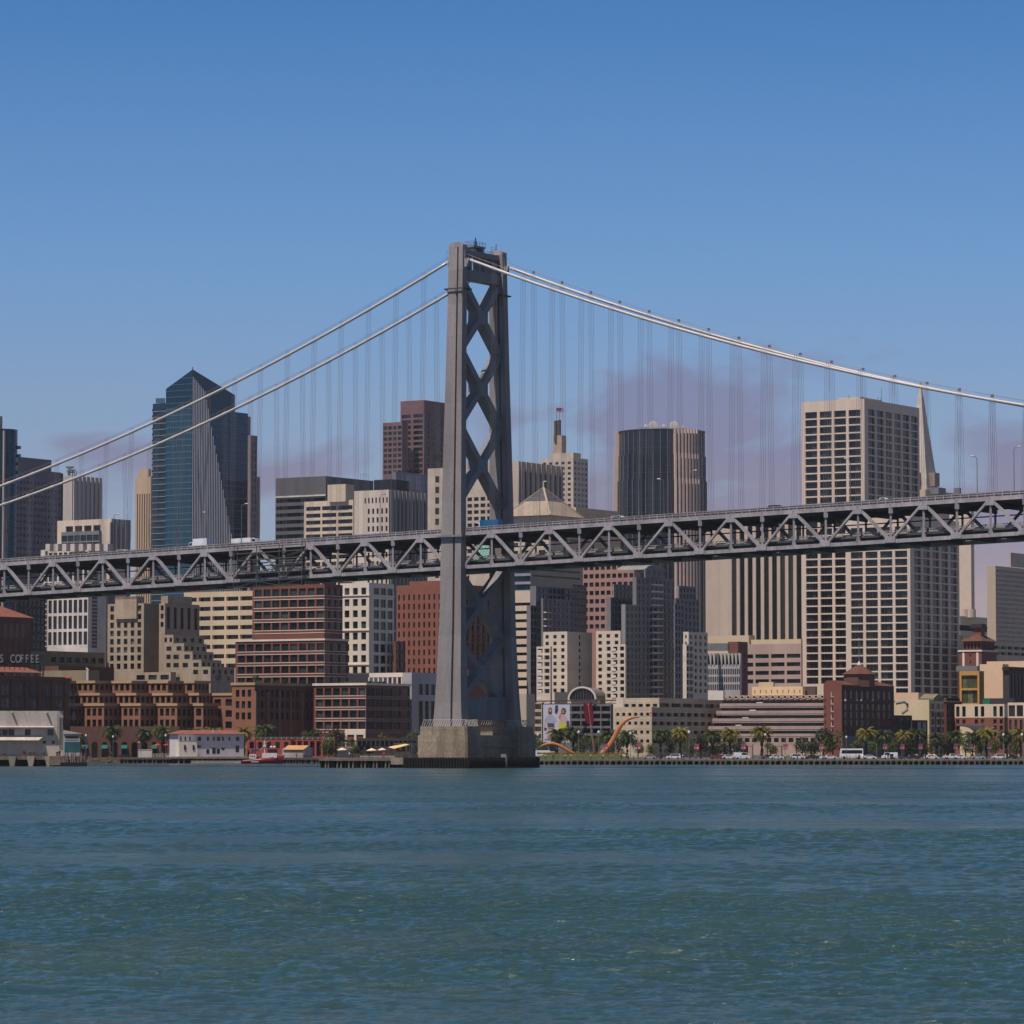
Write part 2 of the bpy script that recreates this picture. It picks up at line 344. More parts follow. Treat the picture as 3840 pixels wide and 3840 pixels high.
for off in (OFN, OFF_):
    for seg, istop in ((LEFT, lambda i: int(i) % 2 == 0), (RIGHT, lambda i: int(i-17.5) % 2 == 1)):
        tcm, bcm = MB(), MB()
        i0, i1 = seg[0], seg[-1]
        for i in seg[:-1]:
            j = i+1
            plate(tcm, i, j-.004, off, zt(i)-.42, zt(j)-.42, zt(i)+.42, zt(j)+.42, .7)
            plate(tcm, i, j-.004, off-.36, zt(i)-.66, zt(j)-.66, zt(i)-.422, zt(j)-.422, .12)
            for q in range(4):   # riveted segments of the lower chord, each lapped a touch differently
                a, b = i+q*.25, i+q*.25+.243
                plate(bcm, a, b, off, zb(a)-.5, zb(b)-.5, zb(a)+.46, zb(b)+.46, .8+.01*((q*7) % 3))
            plate(bcm, i, j, off+.02, zb(i)-.44, zb(j)-.44, zb(i)+.40, zb(j)+.40, .7)
        for i in seg:
            if istop(i): plate(tcm, i-.135, i+.135, off-.1, zt(i)-1.75, zt(i)-1.75, zt(i)-.45, zt(i)-.45, .9)
            else: plate(bcm, i-.16, i+.16, off-.1, zb(i)-.35, zb(i)-.35, zb(i)+1.15, zb(i)+1.15, .95)
        bpart(tcm, 'top_chord', steel); bpart(bcm, 'bottom_chord', steel)
        for i in seg:
            mb = MB(); a, b = bp(i, off, zb(i)), bp(i, off, zt(i)-.4)
            mb.box(a.x-.26, a.x+.26, a.y-.26, a.y+.26, a.z+.44, b.z)
            if not istop(i):
                mb.box(a.x-.5, a.x+.5, a.y-.5, a.y+.5, b.z-1.75, b.z-.3)       # hanger head
            else:
                mb.hexa([(a.x-.6,a.y-.3,a.z+.44),(a.x+.6,a.y-.3,a.z+.44),(a.x+.6,a.y+.3,a.z+.44),(a.x-.6,a.y+.3,a.z+.44)]+[(a.x+p*.2,a.y+q*.31,a.z+1.9) for p, q in ((-1,-1),(1,-1),(1,1),(-1,1))])
            mb.box(b.x-.42, b.x+.42, b.y-.46, b.y-.2, b.z-.3, b.z+.95)
            bpart(mb, 'truss_post', steel)
        for i in seg[:-1]:
            j = i+1; mb = MB()
            if istop(i): p, q = bp(i, off, zt(i)), bp(j, off, zb(j))
            else: p, q = bp(i, off, zb(i)), bp(j, off, zt(j))
            mb.beam(p, q, .8, .72 if istop(i) else .56); bpart(mb, 'truss_diagonal', steel)
# decks
for seg in (LEFT, RIGHT):
    up, lo = MB(), MB()
    rail = {}
    for i in seg[:-1]:
        j = i+1
        def slab(mb, o0, o1, za, zc):
            a, b, c, d = bp(i, o0), bp(j, o0), bp(j, o1), bp(i, o1)
            mb.hexa([(p.x, p.y, f+za) for p, f in ((a, zb(i)), (b, zb(j)), (c, zb(j)), (d, zb(i)))]+[(p.x, p.y, f+zc) for p, f in ((a, zb(i)), (b, zb(j)), (c, zb(j)), (d, zb(i)))])
        slab(up, .4, 21.9, 9.15-.2, 9.15+.43); slab(lo, .6, 21.7, 1.25, 1.75)
        for k in range(7):     # stringers
            o = 2.0+k*3.05
            slab(up, o, o+.35, 9.15-1.1, 9.15-.2); slab(lo, o, o+.35, .45, 1.25)
    for i in seg:              # floor beams
        for mb, za, zc in ((up, 9.15-2.15, 9.15-.22), (lo, -.4, 1.24)):
            a, b = bp(i-.02, .45), bp(i+.02, 21.85)
            plate_pts = [bp(i-.025, .45), bp(i+.025, .45), bp(i+.025, 21.85), bp(i-.025, 21.85)]
            mb.hexa([(p.x, p.y, zb(i)+za) for p in plate_pts]+[(p.x, p.y, zb(i)+zc) for p in plate_pts])
        a, b, c = bp(i, .4, zb(i)+7.3), bp(i, 22, zb(i)+7.3), bp(i, 11, zb(i)+7.05)
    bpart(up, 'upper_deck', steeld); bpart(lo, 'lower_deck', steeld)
    for off, b0, nm in ((-.1, 9.15+.42, 'upper_railing'), (22.4, 9.15+.42, 'upper_railing')):
        mb = MB()
        for i in seg[:-1]:
            j = i+1
            for z0, z1, th in ((.42, .66, .1), (1.02, 1.16, .14)):
                plate(mb, i, j, off, zb(i)+b0+z0, zb(j)+b0+z0, zb(i)+b0+z1, zb(j)+b0+z1, th)
            for q in range(4):
                a = i+q*.25+.12; plate(mb, a-.013, a+.013, off-.09, zb(a)+b0-.05, zb(a)+b0-.05, zb(a)+b0+1.2, zb(a)+b0+1.2, .2)
        bpart(mb, nm, steel); mb = MB()
        for i in seg[:-1]: plate(mb, i, i+1, off+(.35 if off < 5 else -.35), zb(i)+b0-.02, zb(i+1)+b0-.02, zb(i)+b0+.98, zb(i+1)+b0+.98, .2)
        bpart(mb, 'deck_parapet', mat('parapet_grey', lin(96,92,94), .8, .25, .4))
    for off, nm in ((1.6, 'lower_railing'), (20.6, 'lower_railing')):
        mb = MB()
        for i in seg[:-1]:
            j = i+1
            for z0, z1, th in ((1.9, 2.35, .25), (2.62, 2.82, .12)):
                plate(mb, i, j, off, zb(i)+z0, zb(j)+z0, zb(i)+z1, zb(j)+z1, th)
            for q in range(3):
                a = i+q*.333+.1; plate(mb, a-.014, a+.014, off, zb(a)+1.75, zb(a)+1.75, zb(a)+2.9, zb(a)+2.9, .2)
        bpart(mb, nm, mat('barrier_concrete', lin(150,142,136), .8, .3, .4))
# lateral braces under the upper deck and pipes, seen as dark bars
mb = MB()
for seg in (LEFT, RIGHT):
    for i in seg[:-1]:
        for off, z in ((8, 7.0), (16, 7.6), (20, 6.2)):
            mb.beam(bp(i, off, zb(i)+z), bp(i+1, off, zb(i+1)+z), .3, .3)
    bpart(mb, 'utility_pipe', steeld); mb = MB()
# cables: fit parabolas through points read off the photograph
def fit_cable(pts, off):
    ss, zs = [], []
    for px, py in pts:
        # solve station whose projection falls on px at the plane `off`
        lo_, hi_ = -12, 46
        for _ in range(50):
            m_ = (lo_+hi_)/2; v = bp(m_, off); v.z = P(px, py, v.y).z
            if proj(v)[0] < px: lo_ = m_
            else: hi_ = m_
        v = bp(lo_, off); ss.append(lo_); zs.append(P(px, py, v.y).z)
    return np.polyfit(ss, zs, 2)
CL = fit_cable([(1682,983),(1440,1129),(1176,1278),(960,1393.5),(480,1627),(298,1706),(0,1823)], OCN)
CR = fit_cable([(1762,974),(1900,1023),(2078,1084),(2186,1126),(2293,1158),(2700,1279),(3040,1361),(3240,1402),(3475,1456),(3723,1503),(3840,1520)], OCN)
def zc(i): return np.polyval(CL, i) if i < IT else np.polyval(CR, i)
for off in (OCN, OCF):
    for rng_ in (np.linspace(-8, IT-.35, 60), np.linspace(IT+.35, 40, 70)):
        mb = MB(); pts = [bp(i, off, zc(i)) for i in rng_]; mb.tube(pts, .40, 12)
        ob = bpart(mb, 'main_cable', cablem, smooth=True)
        hr = MB()
        for dz in (1.25,):
            hr.tube([bp(i, off-.45, zc(i)+dz) for i in rng_], .035, 5); hr.tube([bp(i, off+.45, zc(i)+dz) for i in rng_], .035, 5)
        bpart(hr, 'cable_handrail', ropem)
    for i in [k for k in LEFT if k < 17]+[k for k in RIGHT if k > 18]:
        mb = MB(); c = zc(i); tp, of = (OFN, 0) if off == OCN else (OFF_, 0)
        for ds in (-.62, -.2, .2, .62):
            a, b = bp(i+ds/9.2*1.2, off, c), bp(i+ds/9.2*1.2, tp, zt(i)+.4)
            mb.tube([a, b], .036, 5, False)
        for ds in (-.3, .3):
            mb.tube([bp(i+ds/9.2, off, c+.3), bp(i+ds/9.2, off, c+1.3)], .05, 4)
        sl_ = (zc(i+.1)-zc(i-.1))
        bd = MB(); bd.tube([bp(i-.09, off, c-sl_*.45), bp(i+.09, off, c+sl_*.45)], .45, 10); bpart(bd, 'cable_band', cablem)
        if off == OCF and i % 1 == .5: mb.box(*(lambda v: (v.x-.35, v.x+.35, v.y-.3, v.y+.3, c+.9, c+1.5))(bp(i, off)))
        bpart(mb, 'suspender', ropem)
# tower ---------------------------------------------------------------
def lz(py): return P(1720, py, 1009).z
ZTOP, ZBASE = lz(926), lz(2724)
def legw(z):     # length along the bridge
    return float(np.interp(z, [ZBASE, lz(2640), lz(2500), lz(2340), lz(1840), lz(1340), ZTOP], [9.5, 8.4, 7.6, 7.0, 6.15, 5.05, 4.5]))
def legt(z): return float(np.interp(z, [ZBASE, lz(2340), ZTOP], [3.4, 2.6, 2.2]))
def legoff(z):   # how far the legs stand out from the cable plane
    return float(np.interp(z, [ZBASE, lz(2340), lz(1840), ZTOP], [3.4, 2.5, 1.9, 0.0]))
def lpt(z, off, a, b): # a along bridge (m), b across
    v = bp(IT, off); return (v.x+a*UX+b*VX, v.y+a*UY+b*VY, z)
zs_ = list(np.linspace(ZBASE-.5, ZTOP-6, 26))+[ZTOP]
for sgn, oc in ((-1, OCN), (1, OCF)):
    mb = MB(); prev = None
    for z in zs_:
        wl, tk, of = legw(z), legt(z), oc+sgn*legoff(z)
        g0, g1, dep = .10*wl, .20*wl, .75        # groove on the long face
        prof = [(-wl/2,-tk/2),(g0,-tk/2),(g0,-tk/2+dep),(g1,-tk/2+dep),(g1,-tk/2),(wl/2,-tk/2),(wl/2,tk/2),(g1,tk/2),(g1,tk/2-dep),(g0,tk/2-dep),(g0,tk/2),(-wl/2,tk/2)]
        ring = [len(mb.v)+k for k in range(12)]
        mb.v += [lpt(z, of, a, b) for a, b in prof]
        if prev: 
            for k in range(12): mb.f.append((prev[k], prev[(k+1) % 12], ring[(k+1) % 12], ring[k]))
        prev = ring
    mb.f.append(tuple(prev))
    leg = bpart(mb, 'tower_leg', mat('tower_paint', lin(146,138,136), .6, .16, .22, streak=True, spec=.35, panel=(40, 9, .10, .82), rust=.55))
    k = MB()    # saddle housing with bevelled shoulders
    z0, z1, z2 = ZTOP, ZTOP+.7, ZTOP+1.3
    for (za, wa, zbb, wb) in ((ZTOP-.01, 4.52, z1, 4.52), (z1, 4.52, z2, 3.2)):
        k.hexa([lpt(za, oc, a, b) for a, b in ((-wa/2,-1.12),(wa/2,-1.12),(wa/2,1.12),(-wa/2,1.12))]+[lpt(zbb, oc, a, b) for a, b in ((-wb/2,-1.12),(wb/2,-1.12),(wb/2,1.12),(-wb/2,1.12))])
    k.hexa([lpt(ZTOP-5.5, oc, a, b) for a, b in ((wa*.3+.9,-.6),(3.0,-.6),(3.0,.6),(wa*.3+.9,.6))]+[lpt(ZTOP-3.2, oc, a, b) for a, b in ((wa*.3+.9,-.6),(4.0,-.6),(4.0,.6),(wa*.3+.9,.6))])
    k.hexa([lpt(ZTOP-6.5, oc, a, b) for a, b in ((-2.6,-.6),(-2.2,-.6),(-2.2,.6),(-2.6,.6))]+[lpt(ZTOP-4.0, oc, a, b) for a, b in ((-3.3,-.6),(-2.2,-.6),(-2.2,.6),(-3.3,.6))])
    for a in (-2.9, 2.9):
        for dz in (-1.0, -3.0): k.beam(lpt(ZTOP+dz, oc, a, -1.2), lpt(ZTOP+dz, oc, a, 1.2), .08, .08)
        k.beam(lpt(ZTOP-3.6, oc, a, -1.2), lpt(ZTOP-1, oc, a, -1.2), .08, .08)
    bpart(k, 'cable_saddle', steel)
    k = MB()    # catwalk ring below the saddle
    zr = ZTOP-11.4
    pr = [lpt(zr, oc, a, b) for a, b in ((-3.2,-2.0),(3.1,-2.0),(3.1,2.0),(-3.2,2.0))]
    for q in range(4): k.beam(pr[q], pr[(q+1) % 4], .22, .35)
    for a in (-2.4, 0.4, 2.4): k.beam(lpt(zr, oc, a, -2.0), lpt(zr-3.2, oc, a*.9, -1.2), .1, .1)
    bpart(k, 'tower_catwalk', steeld)
NODES = [lz(1045), lz(1308), lz(1590), lz(1888)]
LOW = [lz(2135), lz(2393), lz(2648)]
def lo_in(z, side): # inner face of a leg
    return OCN-legoff(z)+legt(z)*.3 if side < 0 else OCF+legoff(z)-legt(z)*.3
tm = mat('tower_brace_paint', lin(128,128,132), .6, .16, .22, streak=True, spec=.35, rust=.4)
for lst in (NODES, LOW):
    for za, zz_ in zip(lst[:-1], lst[1:]):
        for s_ in (-1, 1):
            mb = MB()
            p = Vector(lpt(za, lo_in(za, s_), 0, 0)); q = Vector(lpt(zz_, lo_in(zz_, -s_), 0, 0))
            mb.beam(p, q, 3.0, 1.9)
            bpart(mb, 'cross_brace', tm)
        mb = MB(); zm = (za+zz_)/2; c = (lo_in(zm, -1)+lo_in(zm, 1))/2
        mb.hexa([lpt(zm+dz, c, a, b) for dz in (-1.9, 1.9) for a, b in ((-1.58,-2.6),(1.58,-2.6),(1.58,2.6),(-1.58,2.6))])
        bpart(mb, 'brace_hub', tm)
    for z in lst[1:-1]:
        for s_ in (-1, 1):
            mb = MB(); o = lo_in(z, s_)
            mb.hexa([lpt(z+dz, o, a, b) for dz in (-1.8, 1.8) for a, b in ((-1.55, -1.3), (1.55, -1.3), (1.55, 1.3), (-1.55, 1.3))])
            bpart(mb, 'brace_hub', tm)
mb = MB()
z0, z1 = lz(1042), lz(1005)
mb.hexa([lpt(z, o, a, 0) for z in (z0, z1) for a, o in ((-1.6, lo_in(z0,-1)), (1.6, lo_in(z0,-1)), (1.6, lo_in(z0,1)), (-1.6, lo_in(z0,1)))])
bpart(mb, 'portal_beam', tm)
mb = MB()
z0, z1 = lz(945), lz(930)
mb.hexa([lpt(z, o, a, 0) for z in (z0-.3, z1) for a, o in ((-1.2, OCN), (1.2, OCN), (1.2, OCF), (-1.2, OCF))])
for o in (6.2, 10.6, 13.6, 17.2):
    mb.hexa([lpt(z, o, a, b) for z in (lz(1005), z1) for a, b in ((-1.0,-.5),(1.0,-.5),(1.0,.5),(-1.0,.5))])
for o in (7.9, 12.2):
    mb.hexa([lpt(z, o, a, b) for z in (z1, lz(908)) for a, b in ((-1.0,-.55),(1.0,-.55),(1.0,.55),(-1.0,.55))])
mb.hexa([lpt(z, 10, a, b) for z in (lz(916), lz(908)) for a, b in ((-1.3,-3),(1.3,-3),(1.3,3),(-1.3,3))])
bpart(mb, 'top_strut', tm)
mb = MB()
def guard(o0, o1, a, z):
    for dz in (.55, 1.1): mb.beam(lpt(z+dz, o0, a, 0), lpt(z+dz, o1, a, 0), .06, .06)
    for k in np.linspace(o0, o1, max(2, int(abs(o1-o0)/1.4)+1)): mb.beam(lpt(z, k, a, 0), lpt(z+1.1, k, a, 0), .06, .06)
guard(OCN+1.4, 7, -1.2, lz(930)); guard(13, OCF-1.4, -1.2, lz(930)); guard(7, 13, -1.3, lz(908)); guard(7, 13, 1.3, lz(908)); guard(OCF-1.2, OCF+1.2, -1.4, ZTOP+1.3); guard(OCN+2, OCF-2, -1.7, lz(1005))
for k in (7, 13): mb.beam(lpt(lz(908)+1.1, k, -1.3, 0), lpt(lz(908)+1.1, k, 1.3, 0), .06, .06)
mb.beam(lpt(lz(908), 10, 0, 0), lpt(lz(908)+1.4, 10, 0, 0), .5, .5); mb.beam(lpt(lz(908)+1.4, 10, 0, 0), lpt(lz(908)+2.4, 10, 0, 0), .25, .25)
mb.beam(lpt(ZTOP+1.3, OCF, -.5, 0), lpt(ZTOP+3.2, OCF, -.5, 0), .14, .14)
bpart(mb, 'tower_guardrail', steeld)
mb = MB()    # deep strut at the foot of the legs
mb.hexa([lpt(z, o, a, 0) for z in (lz(2700), lz(2612)) for a, o in ((-2.0, lo_in(ZBASE,-1)), (2.0, lo_in(ZBASE,-1)), (2.0, lo_in(ZBASE,1)), (-2.0, lo_in(ZBASE,1)))])
bpart(mb, 'base_strut', tm)
for sgn, oc in ((-1, OCN), (1, OCF)):    # collar round each leg at deck level
    z = lz(2012); of, wl, tk = oc+sgn*legoff(z), legw(z), legt(z); mb = MB()
    mb.hexa([lpt(zz_, of, a, b) for zz_ in (z-.25, z+.25) for a, b in ((-wl/2-.9,-tk/2-.9),(wl/2+.9,-tk/2-.9),(wl/2+.9,tk/2+.9),(-wl/2-.9,tk/2+.9))]); bpart(mb, 'tower_collar', tm)
# pier ---------------------------------------------------------------
pm = mat('pier_concrete', lin(162,146,124), .85, .3, .16, streak=True, panel=(8, 3.4, .07, .72))
PZ = ZBASE
for sgn, oc in ((-1, OCN), (1, OCF)):
    mb = MB(); c = oc+sgn*3.4
    cr_ = 1.3
    def oct_(z, a0, a1, b0, b1): return [lpt(z, c, a, b) for a, b in ((a0, b0+cr_*.4), (a0+cr_*.4, b0), (a1-cr_*.4, b0), (a1, b0+cr_*.4), (a1, b1), (a0, b1))]
    for z0, z1, ex in ((-1.5, lz(2757), .45), (lz(2757), PZ, 0)):
        n = len(mb.v); mb.v += oct_(z0, -8-ex, 7.2+ex, -3.4-ex, 3.6+ex)+oct_(z1, -8-ex, 7.2+ex, -3.4-ex, 3.6+ex)
        for k in range(6): mb.f.append((n+k, n+(k+1) % 6, n+6+(k+1) % 6, n+6+k))
        mb.f.append(tuple(n+6+k for k in range(6)))
    bpart(mb, 'pier_block', pm)
    mb = MB()
    wl = legw(ZBASE)
    for a in np.arange(-7.3, 6.6, .75):
        for b in (-3.2, 3.2):
            mb.beam(lpt(PZ, c, a, b), lpt(PZ+1.8, c, a+.55, b*.86), .12, .12)
    for b in np.arange(-3, 3.1, .75): mb.beam(lpt(PZ, c, 6.8, b), lpt(PZ+1.8, c, 6.3, b*.9), .12, .12)
    for b in (-3.2*.9, 3.2*.9): mb.beam(lpt(PZ+1.75, c, -6.9, b), lpt(PZ+1.75, c, 6.7, b), .1, .1)
    bpart(mb, 'pier_fence', mat('fence_white', lin(205,198,190), .5, .1))
mb = MB()
mb.hexa([lpt(z, 11.2, a, b) for z in (-1.5, lz(2757)) for a, b in ((-6,-11),(5.0,-11),(5.0,11),(-6,11))])
mb.hexa([lpt(z, 11.2, a, b) for z in (lz(2800), lz(2795)) for a, b in ((5.0,-8),(6.2,-8),(6.2,8),(5.0,8))])
bpart(mb, 'pier_wall', pm)
mb = MB()
mb.hexa([lpt(z, 11.2, a, b) for z in (-2, lz(2843)) for a, b in ((-11,-19.5),(9.6,-19.5),(9.6,16.2),(-11,16.2))])
for a in np.arange(-10.8, 9.8, .9):
    mb.tube([lpt(-2, 11.2, a, -19.7), lpt(lz(2843)+.25, 11.2, a, -19.7)], .28, 6)
for b in np.arange(-19.5, 16.3, .9):
    mb.tube([lpt(-2, 11.2, 9.8, b), lpt(lz(2843)+.2, 11.2, 9.8, b)], .28, 6)
bpart(mb, 'fender', blackwood)
mb = MB()
for b in (-1.6, -1.1):
    mb.beam(lpt(lz(2878), 11.2, 10.2, b), lpt(lz(2838), 11.2, 10.2, b), .14, .14)
for z in np.linspace(lz(2876), lz(2840), 10): mb.beam(lpt(z, 11.2, 10.2, -1.6), lpt(z, 11.2, 10.2, -1.1), .08, .08)
mb.box(*(lambda v: (v[0]-.7, v[0]+.7, v[1]-.7, v[1]+.7, lz(2846), lz(2828)))(lpt(0, 11.2, 9, -1)))
bpart(mb, 'fender_ladder', mat('galvanised', lin(150,145,140), .5, .2))
# travelling scaffold hung on the near truss
scm = mat('scaffold_steel', lin(88,86,86), .6, .2)
def trav():
    o = empty('scaffold', bp(10.6, 0, zb(10.6)), 0, 'open lattice work scaffold hung on the near truss left of the tower', 'scaffold')
    mb = MB(); org = o.location
    A = [9.3+.32*k for k in range(9)]; zs = [-2.2, -.6, 1.6, 3.6, 5.4, 7.4, 9.0]
    for off in (-1.3, -2.9):
        for i in (9.35, 10.2, 11.05, 11.9):
            mb.beam(bp(i, off, zb(i)-2.2), bp(i, off, zb(i)+9.4), .16, .16)
        for z in zs: mb.beam(bp(9.35, off, zb(9.35)+z), bp(11.9, off, zb(11.9)+z), .14, .14)
        for k, (i, j) in enumerate(((9.35, 10.2), (10.2, 11.05), (11.05, 11.9))):
            for m_ in range(0, 6, 2):
                a, b = zs[m_], zs[m_+1]
                if (k+m_//2) % 2: a, b = b, a
                mb.beam(bp(i, off, zb(i)+a), bp(j, off, zb(j)+b), .11, .11)
    for i in (9.35, 10.2, 11.05, 11.9):
        for z in zs: mb.beam(bp(i, -1.3, zb(i)+z), bp(i, -2.9, zb(i)+z), .1, .1)
    mb.build('frame', scm, o, org)
    mb = MB()
    for z in (-2.15, 1.7, 5.5):
        for k in range(5): mb.beam(bp(9.35, -1.45-k*.32, zb(9.35)+z), bp(11.9, -1.45-k*.32, zb(11.9)+z), .26, .06)
    mb.build('deck_boards', mat('scaffold_boards', lin(110,104,98), .8, .3), o, org)
trav()
def redtrav():
    o = empty('work_platform', bp(7.6, 2, zb(7.6)-2), 0, 'red work platform slung under the bridge deck on the left', 'platform')
    mb = MB()
    for off in (.6, 3.4):
        mb.beam(bp(7.15, off, zb(7.3)-1.7), bp(7.85, off, zb(7.85)-1.7), .1, .25); mb.beam(bp(7.15, off, zb(7.3)-.9), bp(7.85, off, zb(7.85)-.9), .1, .1)
    for i in (7.15, 7.33, 7.5, 7.68, 7.85):
        for off in (.6, 3.4): mb.beam(bp(i, off, zb(i)-1.8), bp(i, off, zb(i)-.6), .1, .1)
        mb.beam(bp(i, .6, zb(i)-1.75), bp(i, 3.4, zb(i)-1.75), .1, .15)
    mb.build('basket', mat('red_paint', lin(150,40,36), .5, .15), o, o.location)
    mb = MB()
    mb.beam(bp(6.8, .6, zb(6.8)-1.0), bp(8.6, .6, zb(8.6)-1.0), .14, .14); mb.beam(bp(6.8, .6, zb(6.8)-1.0), bp(7.15, .6, zb(7.15)-1.9), .12, .12); mb.beam(bp(8.6, .6, zb(8.6)-1.0), bp(8.0, .6, zb(8.0)-1.8), .12, .12)
    for i in (6.8, 8.6): mb.beam(bp(i, .6, zb(i)-1), bp(i, .6, zb(i)-.5), .2, .2)
    mb.build('hanger', scm, o, o.location)
redtrav()
# ------------------------------------------------------------ buildings
gl = glass('window_glass', lin(18,23,32), lin(62,62,60), .3)
glb = glass('window_glass_blue', lin(24,40,54), lin(60,66,70), .25)
glt = glass('curtain_glass_teal', lin(22,70,90), lin(40,96,112), .2, rough=.10, spec=.6, metal=.55)
gld = glass('curtain_glass_dark', lin(14,22,32), lin(34,42,50), .2, rough=.1)
glg = glass('window_glass_green', lin(20,40,42), lin(70,86,86), .25)
glp = glass('window_glass_pale', lin(22,26,30), lin(120,124,120), .3)  # paler blinds than the plain window glass
roofm = mat('roof_gravel', lin(120,112,104), .95, .2, .3)
whitem = mat('white_trim', lin(215,205,195), .7, .1, .4)
greym = mat('grey_metal', lin(120,120,122), .5, .15, .4)
tile = mat('roof_tile', lin(150,92,78), .85, .2, .5, brick=(.6,.5,.06,.7))
tiled = mat('roof_tile_brown', lin(112,72,58), .85, .22, .5, brick=(.6,.5,.06,.7))
def WN(nb, fp, wf=.7, hf=.6, rec=.35, top=10, yb=None, ms=0., me=0., g=None, mull=1, z0=None, band=None, skip=None):
    return dict(nb=nb, fp=fp, wf=wf, hf=hf, rec=rec, top=top, yb=yb, ms=ms, me=me, g=g or gl, mull=mull, band=band, skip=skip)
BL = []
